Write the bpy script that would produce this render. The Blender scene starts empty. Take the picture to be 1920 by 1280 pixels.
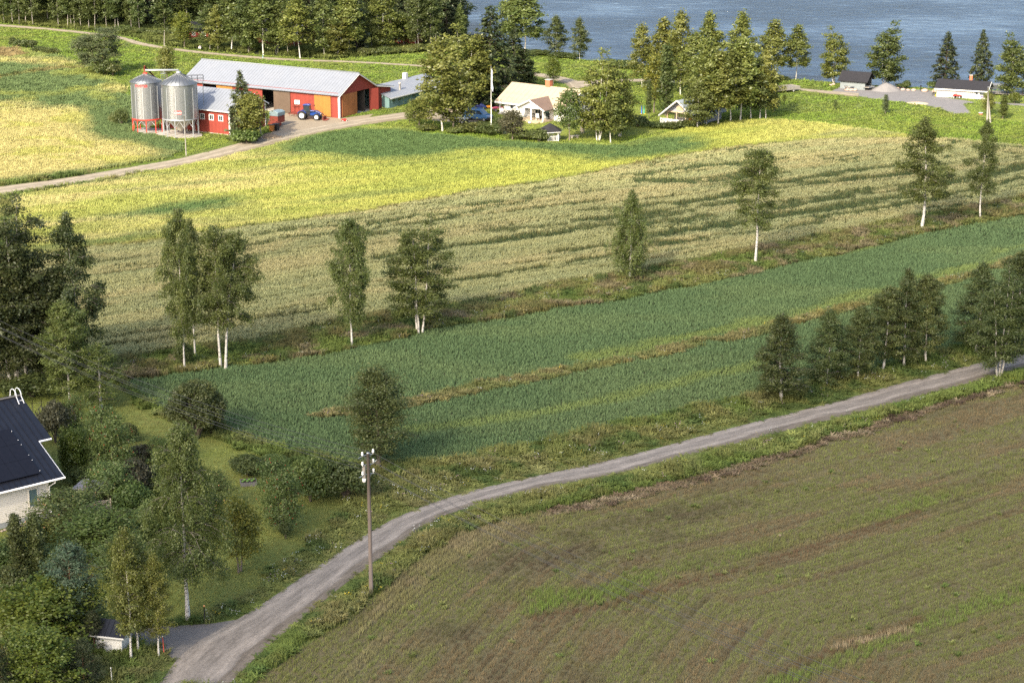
import bpy, math, random
import numpy as np
from mathutils import Vector, Matrix

# ------------------------------------------------------------------ camera, sky, sun, exposure
S = bpy.context.scene
COL = S.collection
CAMH, PITCH, FPX = 55.0, math.radians(16.03), 3733.0     # metres above the fields, downward tilt, focal length in photo pixels
cam_d = bpy.data.cameras.new("camera")
cam = bpy.data.objects.new("camera", cam_d)
COL.objects.link(cam)
cam.location = (0, 0, CAMH)
cam.rotation_euler = (math.pi / 2 - PITCH, 0, 0)
cam_d.sensor_width = 36.0
cam_d.lens = FPX * 36.0 / 1920.0
cam_d.clip_start = 1.0
cam_d.clip_end = 12000.0
S.camera = cam

SUN_AZ, SUN_EL = math.radians(26.0), math.radians(34.0)   # sun behind the camera, to its left
TO_SUN = Vector((-math.sin(SUN_AZ) * math.cos(SUN_EL), -math.cos(SUN_AZ) * math.cos(SUN_EL), math.sin(SUN_EL)))
W = bpy.data.worlds.new("World")
S.world = W
W.use_nodes = True
wn = W.node_tree.nodes
sky = wn.new("ShaderNodeTexSky")
sky.sky_type = 'NISHITA'
sky.sun_disc = False
sky.sun_elevation = SUN_EL
sky.sun_rotation = math.atan2(TO_SUN.x, TO_SUN.y)
sky.altitude = 100.0
sky.air_density = 1.0
sky.dust_density = 4.0
sky.ozone_density = 1.0
bg = wn["Background"]
bg.inputs["Strength"].default_value = 0.15
W.node_tree.links.new(sky.outputs["Color"], bg.inputs["Color"])

sun_d = bpy.data.lights.new("sun", 'SUN')
sun = bpy.data.objects.new("sun", sun_d)
COL.objects.link(sun)
sun_d.energy = 3.2
sun_d.angle = math.radians(0.53)
sun_d.color = (1.0, 0.90, 0.72)
sun.rotation_euler = TO_SUN.to_track_quat('Z', 'Y').to_euler()
sun.location = (0, 0, 200)

S.view_settings.view_transform = 'Standard'
S.view_settings.look = 'None'
S.view_settings.gamma = 1.0
S.view_settings.use_curve_mapping = False
S.view_settings.exposure = 1.4
S.cycles.max_bounces = 5
S.cycles.diffuse_bounces = 2
S.cycles.glossy_bounces = 3
S.cycles.transmission_bounces = 3
S.cycles.transparent_max_bounces = 8
S.cycles.use_denoising = False
S.cycles.use_light_tree = False
S.cycles.caustics_reflective = False
S.cycles.caustics_refractive = False
S.cycles.sample_clamp_indirect = 4.0
# ------------------------------------------------------------------ helpers: survey, noise, meshes, materials
SP, CP = math.sin(PITCH), math.cos(PITCH)
def G(px, py, z=0.0):
    """survey: the place on the level z that the photograph shows at (px, py)"""
    dx, dy = (px - 960.0) / FPX, (640.0 - py) / FPX
    d = (dx, CP + dy * SP, -SP + dy * CP)
    t = (z - CAMH) / d[2]
    return Vector((d[0] * t, d[1] * t, z))
def G2(px, py, z=0.0):
    v = G(px, py, z); return (v.x, v.y)
def height_at(base, py):
    """height above level 0 of a thing standing at base that reaches up to row py"""
    dy = (640.0 - py) / FPX
    return CAMH + base.y * (-SP + dy * CP) / (CP + dy * SP)
def metres(px, base):
    return px * (base.y * CP + CAMH * SP) / FPX
def PW(pts):
    return np.array([G2(*p) for p in pts])

def inside(poly, P):
    x, y = P[:, 0], P[:, 1]
    r = np.zeros(len(P), bool)
    n = len(poly); j = n - 1
    for i in range(n):
        xi, yi = poly[i]; xj, yj = poly[j]
        if yi != yj:
            c = ((yi > y) != (yj > y)) & (x < (xj - xi) * (y - yi) / (yj - yi) + xi)
            r ^= c
        j = i
    return r
def dist_line(line, P):
    best = np.full(len(P), 1e9)
    for a, b in zip(line[:-1], line[1:]):
        a = np.array(a); b = np.array(b); ab = b - a
        t = np.clip(((P - a) @ ab) / max(ab @ ab, 1e-9), 0, 1)
        best = np.minimum(best, np.hypot(*(P - (a + t[:, None] * ab)).T))
    return best
def _h(ix, iy, s):
    v = (ix.astype(np.int64) * 374761393 + iy.astype(np.int64) * 668265263 + s * 974711) & 0x7fffffff
    v = ((v ^ (v >> 13)) * 1274126177) & 0x7fffffff
    v = ((v ^ (v >> 15)) * 2246822519) & 0x7fffffff
    return ((v ^ (v >> 16)) & 0xffff) / 65535.0
def vnoise(x, y, s=0):
    ix, iy = np.floor(x), np.floor(y)
    fx, fy = x - ix, y - iy
    fx = fx * fx * (3 - 2 * fx); fy = fy * fy * (3 - 2 * fy)
    a, b = _h(ix, iy, s), _h(ix + 1, iy, s)
    c, d = _h(ix, iy + 1, s), _h(ix + 1, iy + 1, s)
    return (a * (1 - fx) + b * fx) * (1 - fy) + (c * (1 - fx) + d * fx) * fy
def fbm(x, y, s=0, o=3):
    t = 0; a = 0.5; n = 0
    for k in range(o):
        t = t + a * vnoise(x * 2 ** k, y * 2 ** k, s + 17 * k); n += a; a *= 0.5
    return t / n
def sstep(a, b, x):
    t = np.clip((x - a) / (b - a), 0, 1); return t * t * (3 - 2 * t)
def mixc(a, b, t):
    return np.asarray(a) * (1 - t[:, None]) + np.asarray(b) * t[:, None]

# ---- materials
def nn(nt, typ, **kw):
    n = nt.nodes.new(typ)
    for k, v in kw.items():
        setattr(n, k, v)
    return n
MATS = {}
def mat(name, col, rough=0.7, var=0.12, scale=3.0, metal=0.0, bump=0.0, bscale=40.0, dirt=0.0, dirtcol=(.18, .15, .11), spec=0.3,
        boards=None, boards_d=0.35, stretch=(1, 1, 1), coat=0.0):
    """plain procedural surface: base colour broken by noise, optional stains, optional boards (axis, pitch)"""
    if name in MATS:
        return MATS[name]
    m = bpy.data.materials.new(name); m.use_nodes = True
    nt = m.node_tree; b = nt.nodes["Principled BSDF"]; L = nt.links.new
    tc = nn(nt, "ShaderNodeTexCoord")
    mp = nn(nt, "ShaderNodeMapping"); mp.inputs["Scale"].default_value = stretch
    L(tc.outputs["Object"], mp.inputs["Vector"])
    no = nn(nt, "ShaderNodeTexNoise"); no.inputs["Scale"].default_value = scale; no.inputs["Detail"].default_value = 6; no.inputs["Roughness"].default_value = .65
    L(mp.outputs[0], no.inputs["Vector"])
    mr = nn(nt, "ShaderNodeMapRange"); mr.inputs[1].default_value = .3; mr.inputs[2].default_value = .7
    mr.inputs[3].default_value = 1 - var; mr.inputs[4].default_value = 1 + var
    L(no.outputs["Fac"], mr.inputs[0])
    mx = nn(nt, "ShaderNodeVectorMath", operation='SCALE'); mx.inputs[0].default_value = col[:3]
    L(mr.outputs[0], mx.inputs["Scale"])
    out = mx.outputs[0]
    if dirt > 0:
        n2 = nn(nt, "ShaderNodeTexNoise"); n2.inputs["Scale"].default_value = scale * .37; n2.inputs["Detail"].default_value = 8; n2.inputs["Roughness"].default_value = .7
        L(mp.outputs[0], n2.inputs["Vector"])
        m2 = nn(nt, "ShaderNodeMapRange"); m2.inputs[1].default_value = .48; m2.inputs[2].default_value = .72; m2.inputs[4].default_value = dirt
        L(n2.outputs["Fac"], m2.inputs[0])
        mm = nn(nt, "ShaderNodeMix", data_type='RGBA'); L(m2.outputs[0], mm.inputs["Factor"])
        L(out, mm.inputs["A"]); mm.inputs["B"].default_value = (*dirtcol, 1)
        out = mm.outputs["Result"]
    h = None
    if boards:
        sx = nn(nt, "ShaderNodeSeparateXYZ"); L(tc.outputs["Object"], sx.inputs[0])
        dv = nn(nt, "ShaderNodeMath", operation='DIVIDE'); dv.inputs[1].default_value = boards[1]
        L(sx.outputs[boards[0]], dv.inputs[0])
        fr = nn(nt, "ShaderNodeMath", operation='FRACT'); L(dv.outputs[0], fr.inputs[0])
        fl = nn(nt, "ShaderNodeMath", operation='FLOOR'); L(dv.outputs[0], fl.inputs[0])
        wn_ = nn(nt, "ShaderNodeTexWhiteNoise", noise_dimensions='1D'); L(fl.outputs[0], wn_.inputs["W"])
        mb = nn(nt, "ShaderNodeMapRange"); mb.inputs[3].default_value = 1 - boards_d * .35; mb.inputs[4].default_value = 1 + boards_d * .35
        L(wn_.outputs["Value"], mb.inputs[0])
        sc = nn(nt, "ShaderNodeVectorMath", operation='SCALE'); L(out, sc.inputs[0]); L(mb.outputs[0], sc.inputs["Scale"])
        out = sc.outputs[0]
        pp = nn(nt, "ShaderNodeMath", operation='PINGPONG'); pp.inputs[1].default_value = .5; L(fr.outputs[0], pp.inputs[0])
        hm = nn(nt, "ShaderNodeMapRange"); hm.inputs[2].default_value = .1; L(pp.outputs[0], hm.inputs[0])
        h = hm.outputs[0]
    L(out, b.inputs["Base Color"])
    b.inputs["Roughness"].default_value = rough
    b.inputs["Metallic"].default_value = metal
    b.inputs["Specular IOR Level"].default_value = spec
    b.inputs["Coat Weight"].default_value = coat
    if bump > 0 or h is not None:
        bu = nn(nt, "ShaderNodeBump"); bu.inputs["Strength"].default_value = max(bump, .4 if h is not None else 0); bu.inputs["Distance"].default_value = .02
        if h is not None:
            L(h, bu.inputs["Height"])
        else:
            n3 = nn(nt, "ShaderNodeTexNoise"); n3.inputs["Scale"].default_value = bscale; n3.inputs["Detail"].default_value = 4
            L(mp.outputs[0], n3.inputs["Vector"]); L(n3.outputs["Fac"], bu.inputs["Height"])
        L(bu.outputs[0], b.inputs["Normal"])
    MATS[name] = m
    return m

# ---- mesh building
def npmesh(name, v, quads=None, tris=None, smooth=False):
    me = bpy.data.meshes.new(name)
    v = np.asarray(v, np.float32)
    q = np.asarray(quads, np.int32).reshape(-1, 4) if quads is not None and len(quads) else np.zeros((0, 4), np.int32)
    t = np.asarray(tris, np.int32).reshape(-1, 3) if tris is not None and len(tris) else np.zeros((0, 3), np.int32)
    me.vertices.add(len(v)); me.vertices.foreach_set("co", v.ravel())
    nl = len(q) * 4 + len(t) * 3
    me.loops.add(nl); me.loops.foreach_set("vertex_index", np.concatenate([q.ravel(), t.ravel()]))
    me.polygons.add(len(q) + len(t))
    st = np.concatenate([np.arange(len(q)) * 4, len(q) * 4 + np.arange(len(t)) * 3]).astype(np.int32)
    me.polygons.foreach_set("loop_start", st)
    me.update(calc_edges=True)
    if smooth:
        me.polygons.foreach_set("use_smooth", np.ones(len(me.polygons), bool))
    return me
def vattr(me, name, data):
    data = np.asarray(data, np.float32)
    if data.ndim == 1:
        a = me.attributes.new(name, 'FLOAT', 'POINT'); a.data.foreach_set("value", data)
    elif data.shape[1] == 3:
        a = me.attributes.new(name, 'FLOAT_VECTOR', 'POINT'); a.data.foreach_set("vector", data.ravel())
    else:
        a = me.attributes.new(name, 'FLOAT_COLOR', 'POINT'); a.data.foreach_set("color", data.ravel())

def tag(o, label=None, cat=None, group=None, kind=None):
    if label: o["label"] = label
    if cat: o["category"] = cat
    if group: o["group"] = group
    if kind: o["kind"] = kind
    return o
def link(name, data, m=None, parent=None):
    o = bpy.data.objects.new(name, data)
    COL.objects.link(o)
    if m is not None and not data.materials:
        data.materials.append(m)
    if parent is not None:
        o.parent = parent
    return o
def empty(name, loc, rz=0.0, label=None, cat=None, group=None):
    o = bpy.data.objects.new(name, None)
    COL.objects.link(o)
    o.empty_display_size = .3
    o.location = loc; o.rotation_euler = (0, 0, rz)
    return tag(o, label, cat, group)
def copy_tree(o, parent=None):
    c = o.copy(); COL.objects.link(c); c.parent = parent
    for ch in list(o.children):
        copy_tree(ch, c)
    return c

class MB:
    """collects solids and links them as ONE mesh object"""
    def __init__(s): s.v = []; s.f = []; s.sm = []
    def add(s, vs, fs, smooth=False):
        n = len(s.v); s.v += [tuple(p) for p in vs]; s.f += [tuple(i + n for i in f) for f in fs]; s.sm += [smooth] * len(fs); return s
    def box(s, x0, x1, y0, y1, z0, z1):
        return s.add([(x0, y0, z0), (x1, y0, z0), (x1, y1, z0), (x0, y1, z0), (x0, y0, z1), (x1, y0, z1), (x1, y1, z1), (x0, y1, z1)],
                     [(0, 3, 2, 1), (4, 5, 6, 7), (0, 1, 5, 4), (1, 2, 6, 5), (2, 3, 7, 6), (3, 0, 4, 7)])
    def cbox(s, cx, cy, cz, sx, sy, sz): return s.box(cx - sx / 2, cx + sx / 2, cy - sy / 2, cy + sy / 2, cz - sz / 2, cz + sz / 2)
    def slab(s, pts, t):
        """polygon pts (3-D, counter-clockwise from outside) given thickness t against its normal"""
        p = [Vector(q) for q in pts]
        n = (p[1] - p[0]).cross(p[2] - p[0]).normalized()
        q = [a - n * t for a in p]; k = len(p)
        fs = [tuple(range(k)), tuple(range(2 * k - 1, k - 1, -1))] + [(i, i + k, (i + 1) % k + k, (i + 1) % k) for i in range(k)]
        return s.add(p + q, fs)
    def prism(s, prof, a0, a1, axis='x'):
        """profile of (u, w) pairs pushed along an axis: x -> (a,u,w), y -> (u,a,w), z -> (u,w,a)"""
        k = len(prof)
        f = {'x': lambda a, u, w: (a, u, w), 'y': lambda a, u, w: (u, a, w), 'z': lambda a, u, w: (u, w, a)}[axis]
        vs = [f(a0, *p) for p in prof] + [f(a1, *p) for p in prof]
        fs = [tuple(range(k)), tuple(range(2 * k - 1, k - 1, -1))] + [(i, i + k, (i + 1) % k + k, (i + 1) % k) for i in range(k)]
        return s.add(vs, fs)
    def tube(s, pts, r, n=8, cap=True, smooth=True):
        pts = [Vector(p) for p in pts]; k = len(pts)
        rr = r if hasattr(r, '__len__') else [r] * k
        vs = []; ref = None
        for i, p in enumerate(pts):
            d = (pts[min(i + 1, k - 1)] - pts[max(i - 1, 0)]).normalized()
            if ref is None or abs(ref.dot(d)) > .95:
                ref = Vector((0, 0, 1)) if abs(d.z) < .9 else Vector((1, 0, 0))
            a = d.cross(ref).normalized(); b = d.cross(a).normalized()
            for j in range(n):
                t = 2 * math.pi * j / n
                vs.append(p + (a * math.cos(t) + b * math.sin(t)) * rr[i])
        fs = [(i * n + j, i * n + (j + 1) % n, (i + 1) * n + (j + 1) % n, (i + 1) * n + j) for i in range(k - 1) for j in range(n)]
        s.add(vs, fs, smooth)
        if cap:
            m = len(s.v) - len(vs)
            s.f += [tuple(m + j for j in range(n)), tuple(m + (k - 1) * n + j for j in range(n - 1, -1, -1))]; s.sm += [False, False]
        return s
    def lathe(s, prof, c=(0, 0, 0), n=24, smooth=True, cap=False):
        """profile of (r, z) turned round the upright through c"""
        vs = [(c[0] + r * math.cos(2 * math.pi * j / n), c[1] + r * math.sin(2 * math.pi * j / n), c[2] + z) for r, z in prof for j in range(n)]
        k = len(prof)
        fs = [(i * n + j, i * n + (j + 1) % n, (i + 1) * n + (j + 1) % n, (i + 1) * n + j) for i in range(k - 1) for j in range(n)]
        s.add(vs, fs, smooth)
        if cap:
            m = len(s.v) - len(vs)
            s.f += [tuple(m + j for j in range(n - 1, -1, -1)), tuple(m + (k - 1) * n + j for j in range(n))]; s.sm += [False, False]
        return s
    def build(s, name, m, parent=None, label=None, cat=None, group=None, kind=None, bevel=0.0, loc=None, rz=None):
        me = bpy.data.meshes.new(name)
        me.from_pydata(s.v, [], s.f)
        me.polygons.foreach_set("use_smooth", s.sm)
        me.update()
        o = link(name, me, m, parent)
        if bevel > 0:
            md = o.modifiers.new("edge", 'BEVEL'); md.width = bevel; md.segments = 2; md.limit_method = 'ANGLE'; md.angle_limit = math.radians(40)
        if loc is not None: o.location = loc
        if rz is not None: o.rotation_euler = (0, 0, rz)
        return tag(o, label, cat, group, kind)

def tri_poly(poly):
    from mathutils.geometry import tessellate_polygon
    return tessellate_polygon([[Vector((p[0], p[1], 0)) for p in poly]])
def sheet(name, poly, z, m, kind='structure', label=None, cat=None):
    me = bpy.data.meshes.new(name)
    tr = tri_poly(poly)
    me.from_pydata([(p[0], p[1], z) for p in poly], [], [tuple(t) for t in tr])
    me.update()
    # face up
    if len(me.polygons) and me.polygons[0].normal.z < 0:
        me.flip_normals()
    o = link(name, me, m)
    return tag(o, label, cat, kind=kind)
# ------------------------------------------------------------------ lines of the land (photo survey)
SHORE = [(420, -42), (560, -22), (700, 8), (800, 42), (900, 76), (1000, 98), (1090, 112), (1190, 122), (1300, 135), (1400, 143), (1500, 150),
         (1600, 158), (1700, 163), (1800, 168), (1920, 172), (2100, 180), (2500, 200)]
B_UP = [(25, 372), (180, 345), (330, 317), (480, 284), (560, 262), (620, 250), (690, 241), (740, 243), (800, 252), (960, 268), (1060, 272), (1160, 275),
        (1230, 258), (1290, 243), (1380, 230), (1450, 226), (1540, 234), (1640, 248), (1720, 258)]
B_LO = [(40, 490), (180, 467), (330, 450), (470, 428), (600, 413), (700, 398), (800, 380), (900, 360), (1000, 347), (1100, 331), (1200, 309), (1300, 292),
        (1380, 280), (1450, 273), (1560, 264), (1640, 263), (1730, 262)]
C_UPR = [(1800, 266), (1920, 280), (2060, 292)]
C_LO = [(120, 700), (200, 682), (330, 660), (480, 642), (560, 622), (640, 604), (800, 583), (900, 566), (1000, 545), (1150, 518), (1300, 489),
        (1420, 466), (1600, 430), (1750, 402), (1920, 372), (2060, 345)]
D_UP = [(240, 716), (330, 705), (430, 690), (540, 677), (640, 662), (730, 640), (800, 624), (900, 607), (1000, 590), (1100, 575), (1200, 557), (1300, 540),
        (1400, 519), (1500, 494), (1600, 472), (1720, 444), (1920, 404), (2060, 375)]
D_LO = [(267, 746), (320, 768), (417, 806), (500, 830), (583, 853), (640, 868), (700, 874), (780, 868), (860, 860), (980, 838), (1060, 820), (1130, 800),
        (1230, 780), (1300, 766), (1430, 740), (1600, 700), (1780, 655), (1920, 615), (2060, 570)]
D_STRIP_U = [(570, 782), (650, 770), (780, 750), (900, 717), (1000, 703), (1100, 683), (1200, 664), (1300, 640), (1400, 620), (1500, 597), (1650, 556),
             (1780, 522), (1920, 478), (2060, 435)]
D_STRIP_L = [(575, 794), (650, 787), (780, 768), (900, 740), (1000, 722), (1100, 702), (1200, 682), (1300, 660), (1400, 637), (1500, 613), (1650, 572),
             (1780, 540), (1920, 495), (2060, 450)]
D_STRIP_L = [(a[0], u[1] + (a[1] - u[1]) * .88) for a, u in zip(D_STRIP_L, D_STRIP_U)]
D_PALE = [(770, 812), (900, 792), (1000, 778), (1080, 764), (1200, 738), (1330, 705), (1420, 685)]
R_UP = [(296, 1285), (330, 1238), (365, 1205), (440, 1164), (510, 1120), (600, 1058), (690, 999), (740, 971), (800, 946), (880, 920), (1000, 893), (1120, 868),
        (1240, 838), (1330, 813), (1450, 782), (1560, 755), (1700, 715), (1830, 682), (1920, 660), (2080, 615)]
R_LO = [(425, 1285), (460, 1250), (500, 1212), (560, 1164), (640, 1098), (700, 1054), (780, 996), (830, 967), (900, 942), (1020, 912), (1150, 889), (1280, 855),
        (1380, 830), (1450, 812), (1600, 775), (1750, 735), (1870, 702), (1920, 688), (2080, 640)]
V_LO = [(430, 1320), (500, 1262), (590, 1200), (650, 1160), (710, 1110), (790, 1045), (850, 1008), (920, 982), (1010, 962), (1150, 926), (1300, 893), (1450, 855),
        (1600, 808), (1750, 762), (1920, 716), (2080, 672)]
DRY_LO = [(1010, 974), (1150, 946), (1300, 912), (1450, 872), (1600, 822), (1750, 774), (1920, 724), (2080, 680)]
FR_UP = [(-60, 357), (0, 350), (110, 336), (220, 318), (330, 299), (400, 282), (450, 268), (520, 252), (580, 240), (650, 227), (720, 216), (770, 209), (810, 206), (850, 206)]
FR_LO = [(-60, 376), (0, 368), (110, 352), (220, 334), (330, 313), (400, 299), (470, 281), (540, 264), (600, 250), (660, 238), (730, 228), (770, 222), (810, 224), (850, 229)]
TRACK_UP = [(-60, 43), (0, 46), (80, 52), (150, 59), (225, 68), (262, 79), (300, 87), (360, 95), (430, 102), (500, 108), (570, 112), (640, 114), (720, 118), (800, 123), (900, 130), (1000, 136), (1050, 143), (1085, 152), (1100, 162)]
TRACK_LO = [(-60, 47), (0, 50), (80, 56), (150, 63), (222, 73), (255, 84), (298, 91), (360, 99), (430, 106), (500, 112), (570, 115), (640, 117), (720, 121), (800, 126), (900, 134), (990, 140), (1035, 149), (1060, 158), (1075, 170)]
DR_UP = [(1085, 152), (1180, 148), (1300, 152), (1440, 158), (1500, 166), (1560, 171), (1610, 175)]
DR_LO = [(1075, 166), (1180, 153), (1300, 158), (1440, 163), (1500, 170), (1560, 177), (1610, 183)]
YARD = [(496, 226), (520, 214), (550, 210), (640, 222), (700, 214), (690, 222), (640, 231), (560, 246), (470, 271), (430, 278), (470, 262), (515, 246)]
GRAVEL_BAY = [(1560, 171), (1575, 163), (1590, 160), (1640, 163), (1690, 163), (1700, 167), (1750, 170), (1756, 180), (1830, 192), (1828, 193), (1806, 196), (1820, 212), (1787, 214), (1770, 206), (1735, 197), (1640, 186)]
DOCK_PATH = [(1850, 190), (1920, 195), (2000, 200), (2000, 204), (1920, 199), (1850, 193)]
DRIVE = [(150, 1186), (230, 1180), (280, 1174), (340, 1172), (400, 1168), (450, 1160), (500, 1140), (430, 1240), (330, 1238), (300, 1216), (262, 1206), (215, 1205), (150, 1210)]
LAWN = [(-80, 740), (120, 716), (225, 722), (262, 762), (330, 792), (410, 826), (500, 858), (580, 884), (650, 920), (650, 955), (600, 1000), (540, 1048), (470, 1112), (400, 1150), (340, 1163), (230, 1172), (150, 1180), (-80, 1180)]
HOUSE_LAWN = [(850, 232), (880, 212), (930, 200), (1100, 200), (1180, 196), (1230, 205), (1300, 225), (1240, 246), (1160, 262), (1060, 262), (960, 256), (860, 246)]
RIVER_LAWN = [(1480, 150), (1560, 158), (1575, 163), (1700, 166), (1750, 169), (1860, 172), (1920, 174), (2100, 182), (2100, 250), (1920, 232), (1800, 215), (1790, 213), (1830, 193), (1760, 180)]
A_FIELD = [(-80, 88), (40, 92), (90, 100), (130, 112), (150, 121), (165, 128), (185, 140), (215, 152), (232, 168), (246, 190), (250, 215), (262, 240), (300, 258),
           (345, 272), (330, 290), (310, 298), (220, 314), (110, 331), (0, 344), (-80, 354)]
A_BAND = [(-80, 150), (0, 150), (40, 143), (80, 136), (120, 132), (165, 130), (165, 127), (120, 127), (80, 129), (40, 137), (0, 144), (-80, 144)]
FOREST_FLOOR = [(-80, 43), (0, 44), (80, 50), (150, 57), (225, 66), (300, 85), (360, 93), (430, 100), (560, 108), (620, 112), (700, 106), (800, 98), (900, 86), (900, 75), (800, 41), (700, 6), (560, -24), (420, -44), (-300, -60)]

# ------------------------------------------------------------------ ground, river, roads
def ground_mat(name, c1, c2, c3, scale=.35, bump=.5):
    m = bpy.data.materials.new(name); m.use_nodes = True
    nt = m.node_tree; b = nt.nodes["Principled BSDF"]; L = nt.links.new
    ge = nn(nt, "ShaderNodeNewGeometry")
    n1 = nn(nt, "ShaderNodeTexNoise"); n1.inputs["Scale"].default_value = scale; n1.inputs["Detail"].default_value = 8; n1.inputs["Roughness"].default_value = .7
    n2 = nn(nt, "ShaderNodeTexNoise"); n2.inputs["Scale"].default_value = scale * 14; n2.inputs["Detail"].default_value = 5; n2.inputs["Roughness"].default_value = .75
    L(ge.outputs["Position"], n1.inputs["Vector"]); L(ge.outputs["Position"], n2.inputs["Vector"])
    r1 = nn(nt, "ShaderNodeMapRange"); r1.inputs[1].default_value = .35; r1.inputs[2].default_value = .65; L(n1.outputs["Fac"], r1.inputs[0])
    r2 = nn(nt, "ShaderNodeMapRange"); r2.inputs[1].default_value = .35; r2.inputs[2].default_value = .7; L(n2.outputs["Fac"], r2.inputs[0])
    a = nn(nt, "ShaderNodeMix", data_type='RGBA'); a.inputs["A"].default_value = (*c1, 1); a.inputs["B"].default_value = (*c2, 1); L(r1.outputs[0], a.inputs["Factor"])
    c = nn(nt, "ShaderNodeMix", data_type='RGBA'); L(a.outputs["Result"], c.inputs["A"]); c.inputs["B"].default_value = (*c3, 1); L(r2.outputs[0], c.inputs["Factor"])
    L(c.outputs["Result"], b.inputs["Base Color"])
    b.inputs["Roughness"].default_value = .95; b.inputs["Specular IOR Level"].default_value = .1
    bu = nn(nt, "ShaderNodeBump"); bu.inputs["Strength"].default_value = bump; bu.inputs["Distance"].default_value = .08
    L(n2.outputs["Fac"], bu.inputs["Height"]); L(bu.outputs[0], b.inputs["Normal"])
    return m
M_GROUND = ground_mat("grassy_earth", (.12, .16, .042), (.15, .18, .05), (.095, .12, .036))
M_LAWN = ground_mat("mown_lawn", (.16, .185, .045), (.20, .205, .062), (.125, .155, .038), .5, .35)
M_SOIL = ground_mat("field_earth", (.10, .080, .050), (.085, .085, .040), (.055, .048, .030))
M_STUB = ground_mat("stubble_earth", (.165, .135, .075), (.15, .145, .065), (.12, .10, .055), .5, .8)
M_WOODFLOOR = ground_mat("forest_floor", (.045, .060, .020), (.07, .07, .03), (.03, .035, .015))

shore_w = [G(*p) for p in SHORE]
FAR = 6000.0
pts = [(-FAR, -FAR), (FAR, -FAR), (FAR, shore_w[-1].y - 200)] + [(p.x, p.y) for p in reversed(shore_w)] + [(shore_w[0].x - 60, shore_w[0].y + 40), (-FAR, shore_w[0].y + 200)]
sheet("ground", pts, 0.0, M_GROUND)
# far bank, some 150 m of river away
pts = [(-FAR, 760), (-300, 760), (0, 720), (300, 640), (700, 560), (FAR, 400), (FAR, 9000), (-FAR, 9000)]
sheet("far_bank", pts, 0.0, M_WOODFLOOR)
# river bank: a turf slope running down into the water
bv = []; bf = []
for i, p in enumerate(shore_w):
    a = shore_w[max(i - 1, 0)]; c = shore_w[min(i + 1, len(shore_w) - 1)]
    t = (c - a).normalized(); n = Vector((-t.y, t.x, 0))
    if n.y < 0: n = -n
    for d, z in ((0, 0), (1.5, -.25), (3.0, -.9), (5.0, -1.7)):
        bv.append((p.x + n.x * d, p.y + n.y * d, z))
for i in range(len(shore_w) - 1):
    for k in range(3):
        bf.append((i * 4 + k, (i + 1) * 4 + k, (i + 1) * 4 + k + 1, i * 4 + k + 1))
me = npmesh("river_bank", bv, bf)
if me.polygons[0].normal.z < 0: me.flip_normals()
tag(link("river_bank", me, M_GROUND), kind='structure')

m = bpy.data.materials.new("river_water"); m.use_nodes = True
nt = m.node_tree; b = nt.nodes["Principled BSDF"]; L = nt.links.new
b.inputs["Base Color"].default_value = (.026, .052, .10, 1); b.inputs["Roughness"].default_value = .10
b.inputs["IOR"].default_value = 1.33
ge = nn(nt, "ShaderNodeNewGeometry"); mp = nn(nt, "ShaderNodeMapping"); mp.inputs["Scale"].default_value = (.7, .8, 1); mp.inputs["Rotation"].default_value = (0, 0, math.radians(22))
L(ge.outputs["Position"], mp.inputs["Vector"])
w1 = nn(nt, "ShaderNodeTexNoise"); w1.inputs["Scale"].default_value = .42; w1.inputs["Detail"].default_value = 6; w1.inputs["Roughness"].default_value = .68; w1.inputs["Distortion"].default_value = .6
w2 = nn(nt, "ShaderNodeTexNoise"); w2.inputs["Scale"].default_value = .035; w2.inputs["Detail"].default_value = 4
L(mp.outputs[0], w1.inputs["Vector"]); L(mp.outputs[0], w2.inputs["Vector"])
rr = nn(nt, "ShaderNodeMapRange"); rr.inputs[1].default_value = .38; rr.inputs[2].default_value = .64; rr.inputs[3].default_value = .25; rr.inputs[4].default_value = 1.0
L(w2.outputs["Fac"], rr.inputs[0])
bu = nn(nt, "ShaderNodeBump"); bu.inputs["Distance"].default_value = 2.0
L(rr.outputs[0], bu.inputs["Strength"]); L(w1.outputs["Fac"], bu.inputs["Height"]); L(bu.outputs[0], b.inputs["Normal"])
sheet("river", [(-900, 200), (FAR, 200), (FAR, 2000), (-900, 2000)], -1.3, m)

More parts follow.
